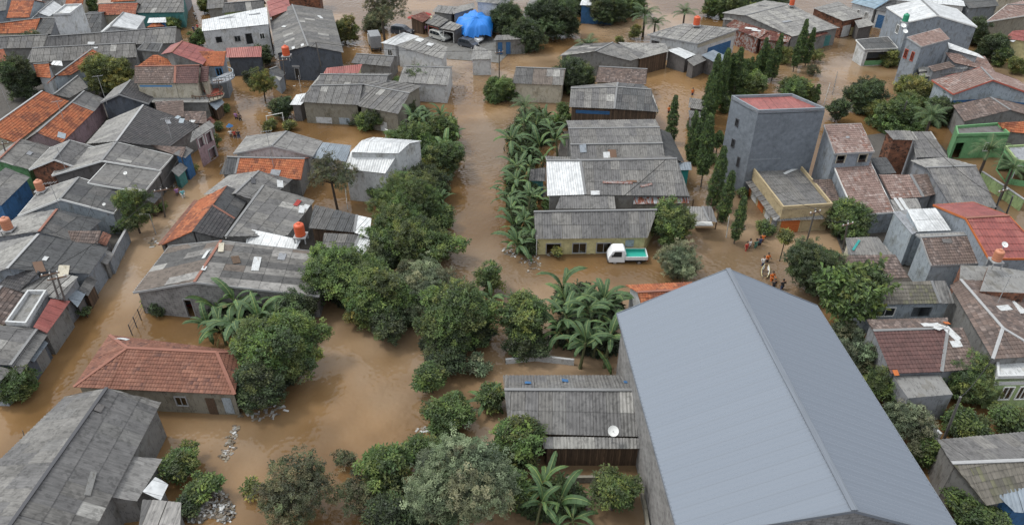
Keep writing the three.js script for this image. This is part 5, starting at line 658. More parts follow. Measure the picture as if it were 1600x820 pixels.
tree(620, 800, 45, 30, 2.6, 'd', 'dark bush below the big silvery tree', G6);
tree(810, 690, 40, 38, 3.4, 'm', 'green tree in front of the old ribbed roof', G6);
tree(700, 650, 38, 20, 1.6, 'm', 'leafy bush beside floating branches', G6);
tree(765, 620, 22, 16, 1.6, 'm', 'small shrub beside the old ribbed roof', G6);
tree(960, 768, 36, 28, 2.2, 'm', 'bush inside the ruined brick enclosure', G6);
tree(280, 727, 29, 22, 2.3, 'm', 'bush at the edge of the pale patchwork lean-to', G6);
tree(312, 764, 24, 20, 1.8, 'm', 'bush beside the rubbish heap', G6);
tree(290, 792, 16, 14, 1.6, 'd', 'dark shrub below the loose white sheets', G6);
tree(392, 762, 14, 10, 1.0, 'y', 'yellow green weed clump standing in water', G6, { dens: 0.6 });
// ---- columnar trees
const CL = 'dark columnar tree with hanging leaves standing in the flooded avenue';
for (const [x, b, t, bare, wk] of [[1109, 184, 96, 0.06, 1.1], [1121, 170, 90, 0.1], [1127, 152, 84, 0.2], [1146, 152, 83, 0.28], [1155, 140, 97, 0.2], [1171, 122, 92, 0.1], [1188, 122, 66, 0.12], [1198, 128, 82, 0.15], [1206, 126, 62, 0.1], [1047, 224, 158, 0.05, 1.1], [1078, 252, 182, 0.06], [1085, 258, 196, 0.06, 1.1], [1096, 292, 192, 0.2], [1131, 262, 196, 0.06], [1140, 268, 188, 0.06], [1155, 290, 194, 0.08, 1.1], [1113, 325, 240, 0.06, 1.15], [1128, 347, 274, 0.06, 1.1], [1147, 380, 312, 0.14], [1246, 106, 40, 0.12], [1258, 104, 50, 0.12], [1272, 164, 134, 0.1], [1100, 190, 120, 0.06], [1240, 112, 66, 0.2], [1119, 241, 208, 0.4, 1.8], [1116, 176, 112, 0.1], [1136, 150, 92, 0.2], [1180, 124, 84, 0.15], [1090, 240, 176, 0.08], [1148, 262, 200, 0.1], [1162, 132, 96, 0.2], [1104, 200, 128, 0.08], [1112, 160, 104, 0.1], [1142, 140, 90, 0.2], [1193, 118, 74, 0.12], [1176, 134, 92, 0.15]]) column(x, b, t, x > 1238 ? 'dark columnar tree standing alone in the flooded square with drowned stakes' : x === 1119 ? 'small round topped tree on a bare trunk among columnar trees' : b > 318 ? 'dark columnar tree standing in water near the small open hut' : b > 240 && x > 1125 ? 'dark columnar tree close against the tall grey block wall' : b > 220 ? 'dark columnar tree between the weathered grey roofs and the avenue water' : b > 160 ? 'dark columnar tree in the clump beside the stacked metal awnings' : 'dark columnar tree in the row before the rusty shacks and awnings', bare, wk || 1);
// ---- bananas and palms
const BW = 'broad leaved banana plant on the bank beside the workshop wall', BE = 'broad leaved banana plant on the canal bank beside the compound roofs', BS = 'broad leaved banana plant in the garden beside the warehouse', BG = 'broad leaved banana plant between the patched gable and brown hipped roof';
for (const [x, y] of [[668, 180], [684, 176], [700, 188], [655, 190], [640, 184], [692, 226], [712, 200]]) banana(x, y, 3, BW, 'bananas by the workshop');
banana(694, 298, 2.6, 'banana plant leaning out of the canal bank trees below the dense round tree', 'single bananas');
for (const [x, y, h] of [[835, 190, 3], [852, 184, 3], [818, 198, 3], [866, 202, 3], [802, 216, 3], [826, 224, 3.2], [846, 236, 3], [804, 250, 3], [822, 262, 3.2], [792, 282, 2.4], [808, 296, 3], [790, 306, 2.2], [822, 312, 3], [800, 328, 2.6], [826, 342, 2.8], [796, 350, 2], [816, 366, 2.4], [804, 374, 1.8], [840, 352, 2.6], [812, 232, 2.6], [838, 212, 3], [812, 276, 2.8], [836, 290, 2.8], [806, 205, 2.6], [874, 222, 3]]) banana(x, y, h, BE, 'bananas on the canal bank');
for (const [x, y, h, s] of [[888, 438, 3.4, 1.1], [878, 468, 3.2, 1.1], [906, 462, 3.6, 1.2], [932, 448, 3, 1], [950, 470, 3.2, 1.1], [916, 488, 3.6, 1.2], [893, 500, 3.4, 1.2], [930, 512, 3.4, 1.2], [947, 535, 3, 1.1], [908, 532, 3.2, 1.2], [960, 452, 2.8, 1], [868, 505, 2.8, 1], [940, 490, 3, 1], [955, 505, 3, 1]]) banana(x, y, h, BS, 'bananas beside the warehouse', s);
for (const [x, y, h, s] of [[372, 496, 3.2, 1.2], [342, 502, 2.8, 1.1], [402, 502, 3, 1.1], [330, 470, 2.8, 1], [362, 468, 3, 1], [426, 486, 3, 1.1], [318, 488, 2.4, 1], [440, 466, 2.8, 1], [386, 470, 2.8, 1]]) banana(x, y, h, BG, 'bananas between two roofs', s);
banana(772, 456, 2.6, 'banana plant at the foot of the open young tree', 'single bananas'); banana(762, 610, 1.4, 'small banana plant beside the old ribbed sheet roof', 'single bananas', 0.7);
for (const [x, y] of [[850, 762], [880, 775], [835, 792], [900, 800]]) banana(x, y, 2.4, 'dark banana plant in front of the ruined brick enclosure', 'bananas by the ruined enclosure');
palm(820, 168, 4.4, 'yellowing palm at the head of the canal bank bananas', 'single palms', 0.9);
for (const [x, y, h, s] of [[1008, 24, 4, 1.25], [1024, 38, 3, 1.1], [1070, 22, 3.4, 1.1]]) palm(x, y, h, 'bushy palm beside the pond behind the flat roofed shops', 'palms at the junction', s);
palm(918, 74, 2.6, 'low spreading palm in front of the brown pond', 'single palms', 1.2); palm(852, 42, 3, 'small palm under the largest dark tree', 'single palms', 0.8);
palm(1456, 184, 4, 'garden palm beside the low tree and pole', 'single palms', 1.1);
palm(1546, 236, 4.2, 'palm in front of the bright green house', 'single palms', 1.0); palm(1583, 266, 4, 'palm before the pale green carport house', 'single palms', 0.9);

tree(565, 490, 24, 18, 2, 'y', 'lighter bush at the water below the wide dark green tree', G6); tree(640, 430, 26, 20, 3, 'o', 'olive tree between the silvery tree and the wide tree', G6, { spray: 'fine' }); tree(745, 520, 24, 20, 2.4, 'd', 'dark shrub between the bright rounded tree and flowering tree', G6); tree(560, 770, 36, 34, 3, 'o', 'thin twiggy tree beside the yellowing tree', G6, { dens: 0.4, spray: 'fine' }); tree(660, 705, 34, 24, 2.4, 'm', 'leafy tree between floating litter and the silvery tree', G6); tree(790, 760, 36, 30, 2.8, 'm', 'dense bush against the side of the big silvery tree', G6); tree(540, 715, 18, 14, 1.8, 'o', 'dry twiggy shrub in open floodwater', G6, { dens: 0.35, spray: 'fine' });

const G7 = 'small plants along the lane';
for (const [x, y, rx, ry, k, l] of [[352, 168, 6, 6, 'm', 'small potted shrub below the balcony house awning'], [340, 196, 7, 6, 'm', 'small shrub between two awnings on the lane'], [300, 262, 6, 5, 'y', 'small yellow green shrub by the bright blue wall house'], [252, 322, 6, 6, 'm', 'small shrub at the awning of the white fascia house'], [132, 486, 7, 6, 'd', 'dark shrub at the foot of the leaning poles'], [450, 196, 9, 5, 'y', 'weed clump in the muddy field beside the goal'], [88, 520, 7, 6, 'm', 'shrub at the faded red metal roof'], [1160, 300, 7, 6, 'm', 'shrub at the corner shop side shutters'], [870, 392, 7, 4, 'y', 'weeds in the water before the yellow house door']]) tree(x, y, rx, ry, 0.9, k, l, G7);
// ================= yards and paving between the crowded houses =================
function yard(name, pts, m, h = 0.05) { const s = pts.map(([x, y]) => at(x, y, h)), b = new Buf(); const sh = new THREE.Shape(s.map((p) => new THREE.Vector2(p.x, -p.z))); const g = new THREE.ShapeGeometry(sh); g.rotateX(-Math.PI / 2); g.translate(0, h, 0); const uv = g.attributes.uv; for (let i = 0; i < uv.count; i++) uv.setXY(i, uv.getX(i) / 6, uv.getY(i) / 6); const o = mesh(numbered(name), g, m, scene); o.userData.kind = 'structure'; return o; }
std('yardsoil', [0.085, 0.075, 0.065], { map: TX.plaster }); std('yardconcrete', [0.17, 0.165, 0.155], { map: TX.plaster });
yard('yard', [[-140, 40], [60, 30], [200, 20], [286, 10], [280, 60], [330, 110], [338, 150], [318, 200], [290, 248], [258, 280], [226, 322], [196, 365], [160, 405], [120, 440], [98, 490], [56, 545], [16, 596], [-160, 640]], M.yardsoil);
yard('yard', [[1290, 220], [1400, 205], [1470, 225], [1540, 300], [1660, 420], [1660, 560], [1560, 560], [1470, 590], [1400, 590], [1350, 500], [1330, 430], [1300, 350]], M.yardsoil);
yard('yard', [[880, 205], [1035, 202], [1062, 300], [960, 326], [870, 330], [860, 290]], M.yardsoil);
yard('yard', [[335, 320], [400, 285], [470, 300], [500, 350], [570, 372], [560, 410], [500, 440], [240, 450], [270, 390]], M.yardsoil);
yard('paved_yard', [[650, 62], [740, 40], [800, 78], [780, 98], [700, 92]], M.yardconcrete);

// ================= undergrowth nobody could count =================
function undergrowth(label, pts, n, key, hmax, seed, spr = 'broad') { const r = rngOf(seed), list = [], pal = GREENS[key], pick2 = () => { const k = Math.floor(r() * pts.length), [x, y, sx, sy] = pts[k]; const a = r() * 6.283, d = Math.sqrt(r()); return at(x + Math.cos(a) * d * sx, y + Math.sin(a) * d * sy, 0); };
  for (let i = 0; i < n; i++) { const p = pick2(), c = pick(pal, r), f = rr(0.7, 1.25, r); p.y = rr(0.05, hmax, r) * (0.4 + 0.6 * r()); list.push([p, rr(0.9, 1.7, r), [c[0] * f, c[1] * f, c[2] * f], _e.clone().set(rr(-0.5, 0.5, r), r() * 6.283, rr(-0.5, 0.5, r))]); }
  const im = scatter(numbered('undergrowth'), SPRAY[spr], list, scene); im.userData.kind = 'stuff'; tag(im, label, 'undergrowth'); sprays += n; }
undergrowth('tangled green undergrowth below the canal bank bananas', [[832, 196, 26, 14], [820, 222, 28, 14], [818, 250, 22, 14], [812, 280, 22, 14], [814, 310, 22, 14], [816, 340, 20, 14], [820, 370, 18, 12], [845, 215, 25, 12], [828, 392, 10, 6]], 5200, 'm', 1.9, 901);
undergrowth('dark undergrowth below the bananas beside the warehouse', [[900, 480, 34, 18], [920, 510, 34, 18], [935, 545, 28, 12], [890, 530, 24, 14], [950, 490, 18, 16]], 3600, 'd', 1.8, 902);
undergrowth('green undergrowth along the western canal bank', [[690, 205, 24, 14], [685, 250, 24, 16], [670, 300, 28, 14], [670, 345, 28, 14], [660, 395, 32, 12], [625, 410, 26, 10], [640, 185, 30, 8]], 4200, 'm', 1.5, 903);
undergrowth('low plants around the bananas between two roofs', [[370, 510, 40, 10], [420, 500, 30, 12], [340, 490, 20, 10]], 1800, 'd', 1.5, 904);
undergrowth('garden undergrowth below the trees in the floodwater', [[560, 470, 40, 14], [620, 500, 40, 12], [700, 540, 40, 10], [430, 590, 30, 14], [740, 530, 22, 10]], 2600, 'd', 1.0, 905);
undergrowth('weeds and saplings beside the ruined enclosure', [[860, 790, 50, 24], [780, 740, 30, 30], [680, 800, 40, 16]], 2400, 'm', 1.6, 906);
undergrowth('strip of weeds along the warehouse side', [[1330, 540, 10, 14], [1360, 590, 12, 14], [1400, 650, 14, 16], [1440, 710, 12, 14]], 1600, 'm', 1.4, 907);
undergrowth('creeper along the foot of the mossy workshop wall', [[560, 192, 24, 4], [600, 196, 22, 5], [625, 200, 10, 8]], 700, 'm', 0.9, 908);
undergrowth('roadside weeds below the columnar trees', [[1100, 250, 18, 8], [1090, 200, 14, 10], [1140, 150, 26, 8]], 700, 'm', 0.7, 909);

// ================= water tanks =================
function tank(x, y, h, mat, label, sc = 1) { const hit = roofHit(x, y), p = hit ? hit.p.clone().add(V(0, 0.4, 0)) : at(x, y, h), o = thing('water_tank', label, 'water tank', p, 'plastic water tanks on roofs'); const R = 0.46 * sc, H = 1.08 * sc, pr = [[0, 0], [R, 0]]; for (let i = 0; i < 4; i++) pr.push([R, H * (0.06 + i * 0.23)], [R, H * (0.2 + i * 0.23)], [R * 0.955, H * (0.22 + i * 0.23)], [R * 0.955, H * (0.265 + i * 0.23)]); pr.push([R * 0.9, H], [R * 0.55, H * 1.09], [R * 0.36, H * 1.1], [0, H * 1.1]); mesh('body', new THREE.LatheGeometry(pr.map((q) => new THREE.Vector2(...q)), 18), M[mat], o); mesh('lid', (() => { const g = new THREE.CylinderGeometry(R * 0.36, R * 0.38, 0.1, 14); g.translate(0, H * 1.1 + 0.04, 0); return g; })(), M[mat], o); mesh('stand', boxAt(R * 2.4, 0.12, R * 2.4, 0, -0.065, 0), M.trimgrey, o);
  const lg = [[-1, -1], [1, -1], [1, 1], [-1, 1]]; for (const [a, b] of lg) mesh('leg', bar(V(a * R, -0.13, b * R), V(a * R, -0.75, b * R), 0.06), M.trimgrey, o); return o; }
tank(447, 86, 4.9, 'tank', 'orange water tank on the patched grey roofs of the slate house', 1.25);
tank(65, 301, 3.6, 'tankpale', 'pale orange water tank beside the brick gable house'); tank(14, 362, 3.3, 'tankpale', 'faded orange water tank behind the rusty ridged roof', 1.1);
tank(469, 367, 4, 'tank', 'bright orange water tank on a stand above patched grey roofs', 1.15); tank(1088, 42, 4.5, 'tank', 'orange water tank on the wide flat shop roof', 1.25); tank(1237, 11, 5, 'tank', 'orange water tank on the ridge facing the flooded square', 1);
tank(1558, 406, 6.4, 'tankpale', 'orange steel water tank at the foot of the red metal roof', 0.9); tank(1415, 33, 8.2, 'tankgreen', 'green water tank on the corner of the white roofed hall', 1);

// ================= poles, wires, masts =================
const polesG = 'utility poles standing in the flood';
function pole(x, y, xt, yt, H, label, arm = 1, r = 0.11, mat = 'pole') { const a = at(x, y, 0), b = at(xt, yt, H), o = thing('utility_pole', label, 'pole', V(a.x, 0, a.z), polesG), t = b.sub(a); mesh('shaft', bar(V(0, -0.9, 0), t, r, r * 0.7, 8), M[mat], o); if (arm) { mesh('crossarm', boxAt(1.5, 0.1, 0.1, t.x, t.y - 0.35, t.z + 0.14, 0.4), M.trimbrown, o); for (const k of [-0.6, 0, 0.6]) mesh('insulator', boxAt(0.08, 0.14, 0.08, t.x + k * 0.92, t.y - 0.23, t.z + 0.14 - k * 0.39), M.trimwhite, o); } return t.add(V(a.x, 0, a.z)); }
const T1 = pole(505, 119, 493, 66, 7, 'tall concrete pole in front of the slate house', 0), T2 = pole(15, 266, 2, 220, 6, 'dark pole among grey roofs beside the green wall'), T3 = pole(1260, 382, 1275, 326, 6.5, 'grey pole in front of the corner shop house'), T4 = pole(108, 498, 87, 428, 6.5, 'dark leaning pole with crossarm over the awning'), T5 = pole(100, 500, 76, 422, 6.8, 'second leaning pole with crossarm over the awning'), T6 = pole(1557, 328, 1569, 293, 5, 'pole at the water beside the pale green wall'), T7 = pole(1574, 336, 1584, 306, 4.6, 'shorter pole beside the pale green wall', 0), T8 = pole(1478, 684, 1502, 620, 5.5, 'leaning wooden pole beside the ribbed roof', 0, 0.12), T9 = pole(1408, 192, 1418, 158, 5.5, 'pole rising out of the long low tree', 0);
pole(838, 398, 839, 368, 2.8, 'thin white pole at the corner of the yellow house', 0, 0.05, 'trimwhite'); pole(470, 143, 466, 118, 3.2, 'thin white sign pole in the lane', 0, 0.05, 'trimwhite'); pole(637, 232, 634, 186, 6, 'thin steel pole beside the canal bananas', 0, 0.05); pole(1231, 336, 1234, 305, 3, 'thin white downpipe pole at the shop corner', 0, 0.05, 'trimwhite'); pole(300, 215, 296, 182, 5, 'slim pole beside the mauve house', 0, 0.05); pole(1136, 370, 1140, 338, 3, 'white post beside the smallest columnar tree', 0, 0.06, 'trimwhite'); pole(35, 690, 34, 672, 1.2, 'short stake in the water beside the long grey building', 0, 0.04);
function wire(a, b, sag, label, r = 0.022) { const pts = []; for (let i = 0; i <= 10; i++) { const t = i / 10, p = a.clone().lerp(b, t); p.y -= sag * 4 * t * (1 - t); pts.push(p); } const o = mesh(numbered('cable'), new THREE.TubeGeometry(new THREE.CatmullRomCurve3(pts), 12, r, 4), M.wire, scene); tag(o, label, 'cable', 'overhead cables'); }
wire(at(1041, 249, 5.1), at(975, 306, 3.3), 0.1, 'black cable lying across the big grey sheet roof', 0.05); wire(T3, at(1204, 292, 5.4), 0.3, 'cable from the grey pole over the dark flat roof'); wire(at(1440, 205, 6.5), at(1554, 305, 5), 0.6, 'cable crossing the large plain grey roof', 0.035); wire(T2, at(60, 222, 6), 0.3, 'cable from the dark pole to the tiled roofs'); wire(T4, T5, 0.05, 'short cable between the two leaning poles'); wire(T5, at(150, 300, 6.5), 0.8, 'cable running from the leaning poles up the lane'); const T10 = pole(255, 335, 250, 292, 5.5, 'slim pole at the foot of the white fascia roof'), T11 = pole(345, 165, 340, 122, 6, 'slim pole at the balcony house corner'), T12 = pole(445, 130, 441, 90, 6, 'pole beside the grey blue hut'), T13 = pole(1320, 385, 1326, 345, 5.5, 'pole behind the spreading shop tree'), T14 = pole(780, 120, 780, 78, 6, 'pole at the head of the canal road');
for (const [a, b, l] of [[T10, T11, 'lower cable strung along the lane beside white fascia roofs'], [T5, T10, 'long cable strung from the leaning poles along the lane'], [T11, T12, 'cable crossing the lane to the grey blue hut'], [T12, T1, 'cable from the hut pole to the tall concrete pole'], [T3, T13, 'cable between the two poles at the corner shop house'], [T1, T14, 'long cable spanning the flooded junction'], [T8, at(1552, 560, 5), 'cable from the leaning wooden pole to the steep hipped roof']]) { wire(a, b, 0.7, l, 0.03); }
wire(T6, T7, 0.2, 'cable between the poles at the pale green wall');
function antenna(x, y, h, H, label) { const hit = roofHit(x, y), p = hit ? hit.p : at(x, y, h), o = thing('antenna_mast', label, 'antenna', p, 'antenna masts on roofs'); mesh('mast', bar(V(0, -1.2, 0), V(0, H, 0), 0.03), M.trimgrey, o); mesh('boom', bar(V(-0.6, H - 0.1, 0.2), V(0.6, H - 0.1, -0.2), 0.02), M.trimgrey, o); for (let i = 0; i < 5; i++) mesh('element', bar(V(-0.55 + i * 0.27, H - 0.1, -0.3 - 0 + 0.18 - i * 0.09), V(-0.55 + i * 0.27, H - 0.1, 0.3 + 0.18 - i * 0.09), 0.014), M.trimgrey, o); }
antenna(162, 150, 4.5, 3, 'antenna mast in front of the big round tree'); antenna(102, 266, 4.6, 3, 'antenna mast on the brick gable house'); antenna(98, 186, 4.2, 2.6, 'antenna mast on the orange slope with grey patch'); antenna(90, 318, 4.5, 2.6, 'antenna mast at the pale blue gable'); antenna(424, 246, 4.4, 3.5, 'antenna mast at the white end wall gable'); antenna(1560, 473, 5, 3, 'antenna mast on the low brown slab roof'); antenna(1500, 126, 5.6, 2, 'antenna mast on the blue banded gable roof'); antenna(268, 218, 4, 3, 'antenna mast on the dark brown tiled roof'); antenna(10, 160, 3, 5, 'tall thin radio mast beside the dark dense tree');
function dish(x, y, h, label, R = 0.8) { R *= 0.5; const hit = roofHit(x, y), p = hit ? hit.p : at(x, y, h), o = thing('satellite_dish', label, 'satellite dish', p, 'satellite dishes'); const pr = []; for (let i = 0; i <= 8; i++) pr.push(new THREE.Vector2(R * i / 8, 0.35 * R * (i / 8) ** 2)); const g = new THREE.LatheGeometry(pr, 18); g.rotateX(0.6); g.translate(0, 0.7, 0); mesh('bowl', g, M.trimwhite, o); mesh('post', bar(V(0, -0.7, 0), V(0, 0.7, 0), 0.05), M.trimgrey, o); mesh('feed_arm', bar(V(0, 0.72, 0), V(0, 0.7 + 0.5 * R, 0.45 * R), 0.02), M.trimgrey, o); }
dish(957, 684, 3, 'white satellite dish on the old grey ribbed roof'); dish(1410, 47, 7, 'white satellite dish on the annex ledge', 0.9); dish(1413, 56, 6.4, 'second white satellite dish on the annex ledge', 0.8); dish(1566, 392, 6.6, 'small satellite dish behind the orange steel tank', 0.6); dish(165, 328, 3.4, 'small white dish at the pale blue gable eave', 0.35); dish(198, 279, 4.0, 'grey dish lying on the sheet roof with white fascia', 0.45);
function lamp(x, y, H, label) { const p = at(x, y, 0), o = thing('street_lamp', label, 'street lamp', V(p.x, 0, p.z)); mesh('post', bar(V(0, -0.8, 0), V(0, H, 0), 0.05, 0.04), M.trimgrey, o); mesh('arm', bar(V(0, H, 0), V(-0.7, H + 0.15, 0.2), 0.035), M.trimgrey, o); mesh('lamp_head', boxAt(0.45, 0.12, 0.2, -0.8, H + 0.14, 0.23, 0.2), M.trimwhite, o); }
lamp(243, 366, 2.6, 'small white street lamp standing in the lane beside the round tree');

// ================= walls and fences =================
function wall(label, pts, h, t, mat, name = 'garden_wall', base = -0.8, uneven = 0) { const r = rngOf(pts[0][0] * 7 + 3), P = pts.map(([x, y]) => at(x, y, h)), c = P[0].clone(); c.y = 0; const o = thing(name, label, 'wall', c); for (let i = 0; i + 1 < P.length; i++) { const a = P[i].clone().sub(c), b = P[i + 1].clone().sub(c), L0 = a.distanceTo(b), n = Math.max(1, Math.round(L0 / 2.2)); for (let k = 0; k < n; k++) { const A = a.clone().lerp(b, k / n), B = a.clone().lerp(b, (k + 1) / n - 0.008), hh = h - (uneven ? r() * uneven : 0); A.y = B.y = (hh + base) / 2; const g = prismBetween(A, B, t, hh - base); mesh('wall_panel', g, M[mat], o); if (!uneven) { const q = prismBetween(A.clone().setY(hh + 0.03), B.clone().setY(hh + 0.03), t + 0.08, 0.06); mesh('coping', q, M.trimgrey, o); } } } return o; }
wall('grey concrete wall along the lane below the round tree', [[170, 408], [180, 386], [196, 358]], 1.6, 0.18, 'bluegrey');
wall('ruined white wall at the edge of the banana garden', [[790, 556], [836, 551], [862, 554], [898, 558]], 0.9, 0.2, 'white', 'garden_wall', -0.8, 0.5);
wall('crumbling brick enclosure wall beside the warehouse', [[884, 742], [940, 741], [1000, 744], [1010, 790], [1018, 850]], 0.8, 0.22, 'mossy', 'garden_wall', -0.8, 0.35);
wall('broken white wall running toward the leaning pole', [[1420, 616], [1445, 640], [1476, 670]], 1.6, 0.22, 'white', 'garden_wall', -0.8, 0.8);
wall('pale green garden wall below the palms of the green houses', [[1536, 268], [1570, 290], [1602, 312]], 1.5, 0.2, 'lime');
wall('white garden wall with blue shutters behind the parked cars', [[728, 52], [757, 46]], 1.8, 0.2, 'lblue');
wall('bare concrete edge of the flooded square by the porch', [[1340, 84], [1352, 92]], 0.5, 0.2, 'concrete');
function postFence(label, pts, h, step, mat, wires = 1) { const P = pts.map(([x, y]) => at(x, y, 0)), c = P[0].clone(), o = thing('wire_fence', label, 'fence', c); for (let i = 0; i + 1 < P.length; i++) { const a = P[i].clone().sub(c), b = P[i + 1].clone().sub(c), n = Math.max(1, Math.round(a.distanceTo(b) / step)); for (let k = 0; k <= n; k++) { const q = a.clone().lerp(b, k / n); mesh('post', bar(q.clone().setY(-0.7), q.clone().setY(h), 0.045), M[mat], o); } for (let w = 0; w < wires; w++) mesh('wire', bar(a.clone().setY(h * (0.35 + 0.3 * w)), b.clone().setY(h * (0.35 + 0.3 * w)), 0.015), M[mat], o); } }
postFence('sagging wire fence between the lane and the brown tiled house', [[206, 524], [220, 500], [233, 478]], 1.3, 1, 'trimdark', 3);
postFence('row of drowned stakes in the flooded square', [[1288, 164], [1296, 136]], 0.7, 1.2, 'trimwhite', 1); postFence('second row of drowned stakes in the flooded square', [[1301, 148], [1308, 118]], 0.7, 1.2, 'trimgrey', 1); postFence('white rail fence at the foot of the annex', [[1405, 134], [1409, 121]], 0.9, 1, 'trimwhite', 2); postFence('white railing fence beside the slim sapling', [[1420, 132], [1428, 121]], 1.0, 0.7, 'trimwhite', 2); postFence('bamboo rail beside the orange tiled shed by the canal', [[543, 327], [540, 300]], 0.9, 2, 'trimwhite', 1); postFence('low rail in the brown field by the mossy workshop', [[610, 48], [640, 60]], 0.8, 1.6, 'trimwhite', 1);
// hut posts and benches
{ const h = scene.getObjectByName('open_hut'); for (const [x, y] of [[1086, 356], [1118, 358], [1080, 338], [1108, 338]]) { const p = at(x, y, 0).sub(h.position); mesh('post', bar(p.clone().setY(-0.8), p.clone().setY(2.3), 0.07), M.wood, h); } const q = at(1098, 350, 0.7).sub(h.position); mesh('shelf', boxAt(2.2, 0.08, 0.9, q.x, 0.75, q.z), M.trimwhite, h); mesh('back_panel', boxAt(3.0, 1.6, 0.06, q.x, 1.3, q.z - 1.3), M.wood, h); }
// goal frames
function goal(x, y, ang, label) { const p = at(x, y, 0), o = thing('goal_frame', label, 'goal', p, 'white goal frames in the flooded field'); o.rotation.y = ang; const W = 2.3, H = 1.5, D = 0.9; for (const s of [-1, 1]) { mesh('post', bar(V(s * W / 2, -0.8, 0), V(s * W / 2, H, 0), 0.05), M.trimwhite, o); mesh('brace', bar(V(s * W / 2, H, 0), V(s * W / 2, -0.3, -D), 0.035), M.trimwhite, o); } mesh('crossbar', bar(V(-W / 2 - 0.05, H, 0), V(W / 2 + 0.05, H, 0), 0.05), M.trimwhite, o); }
goal(431, 194, 0.5, 'white goal frame beside the dark green tree in the lane'); goal(612, 221, -0.7, 'white goal frame in the brown field behind the white hall');

// ================= blue tarpaulin shelter =================
{ std('tarp', [0.012, 0.17, 0.55], { roughness: 0.55 }); const o = thing('tarpaulin_shelter', 'bright blue tarpaulin shelter rising over the market stalls', 'shelter', at(740, 42, 0)); const c = o.position, n = 18, pos = [], idx = [], r = rngOf(66); const e = [at(710, 30, 3.2), at(741, 14, 3.3), at(771, 28, 3.2), at(768, 46, 2.3), at(726, 51, 2.3)].map((p) => p.sub(c)); const ctr = at(744, 27, 4.0).sub(c);
  for (let k = 0; k < 5 * n; k++) { const i = Math.floor(k / n), t = (k % n) / n, a = e[i].clone().lerp(e[(i + 1) % 5], t); for (let j = 0; j <= 5; j++) { const s = j / 5, q = ctr.clone().lerp(a, s), f = Math.sin(q.x * 2.3 + q.z) * 0.16 + Math.sin(q.z * 3.1 - q.x) * 0.13 + rr(-0.09, 0.09, r); q.y += f * (0.35 + 0.65 * s) + 0.25 * Math.sin(Math.PI * s) + (j === 5 ? -0.7 - 0.4 * r() : 0); pos.push(q.x + rr(-0.06, 0.06, r), q.y, q.z + rr(-0.06, 0.06, r)); } }
  for (let k = 0; k < 5 * n; k++) for (let j = 0; j < 5; j++) { const A = k * 6 + j, B = ((k + 1) % (5 * n)) * 6 + j; idx.push(A, B, B + 1, A, B + 1, A + 1); } const g = new THREE.BufferGeometry(); g.setAttribute('position', new THREE.Float32BufferAttribute(pos, 3)); g.setIndex(idx); g.computeVertexNormals(); mesh('sheet', g, M.tarp, o); for (const q of e) mesh('pole', bar(q.clone().setY(-0.6), q.clone(), 0.05), M.wood, o); mesh('centre_pole', bar(ctr.clone().setY(-0.6), ctr, 0.06), M.wood, o); }
// red and blue cloths, small market umbrellas
function parasol(x, y, h, mat, label, R = 1.1) { const o = thing('parasol', label, 'parasol', at(x, y, 0), 'small parasols over stalls'); const g = new THREE.ConeGeometry(R, 0.45, 8, 1, true); g.translate(0, h, 0); mesh('canopy', g, mat, o); mesh('pole', bar(V(0, -0.5, 0), V(0, h, 0), 0.03), M.trimgrey, o); }
parasol(646, 44, 2.3, M.red, 'red parasol beside the rusty roofed stall'); parasol(676, 46, 2.3, M.yellow, 'yellow parasol in front of the grey roofed stall'); parasol(667, 41, 2.5, M.red, 'red parasol between two market stalls');

// ================= vehicles =================
std('carwhite', [0.70, 0.71, 0.72], { roughness: 0.3 }); std('carsilver', [0.48, 0.49, 0.47], { roughness: 0.3, metalness: 0.3 }); std('cardark', [0.045, 0.05, 0.06], { roughness: 0.3 }); std('tyre', [0.02, 0.02, 0.02]); std('rim', [0.4, 0.4, 0.42], { roughness: 0.4, metalness: 0.5 }); std('carglass', [0.02, 0.025, 0.03], { roughness: 0.08 }); std('lamplens', [0.65, 0.65, 0.6], { roughness: 0.15 }); std('redlens', [0.4, 0.02, 0.015], { roughness: 0.2 }); std('bedteal', [0.02, 0.30, 0.235], { roughness: 0.6 }); std('boxgrey', [0.30, 0.31, 0.32], { map: TX.fine, roughness: 0.6 });
function profile(pts, W, bev = 0.06, taper = 0) { const s = new THREE.Shape(pts.map((p) => new THREE.Vector2(p[0], p[1]))); const g = new THREE.ExtrudeGeometry(s, { depth: W - 2 * bev, bevelEnabled: true, bevelThickness: bev, bevelSize: bev, bevelSegments: 2 }); g.translate(0, 0, -(W - 2 * bev) / 2); if (taper) { const p = g.attributes.position; for (let i = 0; i < p.count; i++) { const y = p.getY(i); if (y > 0.95) p.setZ(i, p.getZ(i) * (1 - taper * (y - 0.95))); } g.computeVertexNormals(); } return g; }
function poly(pts3, mat, name, root) { const b = new Buf(), z = [0, 0]; for (let i = 1; i < pts3.length - 1; i++) b.tri(V(...pts3[0]), V(...pts3[i]), V(...pts3[i + 1]), z, z, z, [1, 1, 1]); return mesh(name, b.geo(), mat, root); }
function wheelAt(o, x, z, R = 0.3) { const w = new THREE.Group(); w.name = 'wheel'; w.position.set(x, R, z); o.add(w); const t = new THREE.TorusGeometry(R * 0.72, R * 0.28, 8, 18); mesh('tyre', t, M.tyre, w); const h = new THREE.CylinderGeometry(R * 0.5, R * 0.5, 0.16, 12); h.rotateX(Math.PI / 2); mesh('rim', h, M.rim, w); }
function vehicle(name, label, cat, rx, ry, fx, fy, sink, group) { const a = at(rx, ry, 0), b = at(fx, fy, 0), o = thing(name, label, cat, a.clone().add(b).multiplyScalar(0.5), group); o.position.y = -sink; o.rotation.y = Math.atan2(-(b.z - a.z), b.x - a.x); return o; }
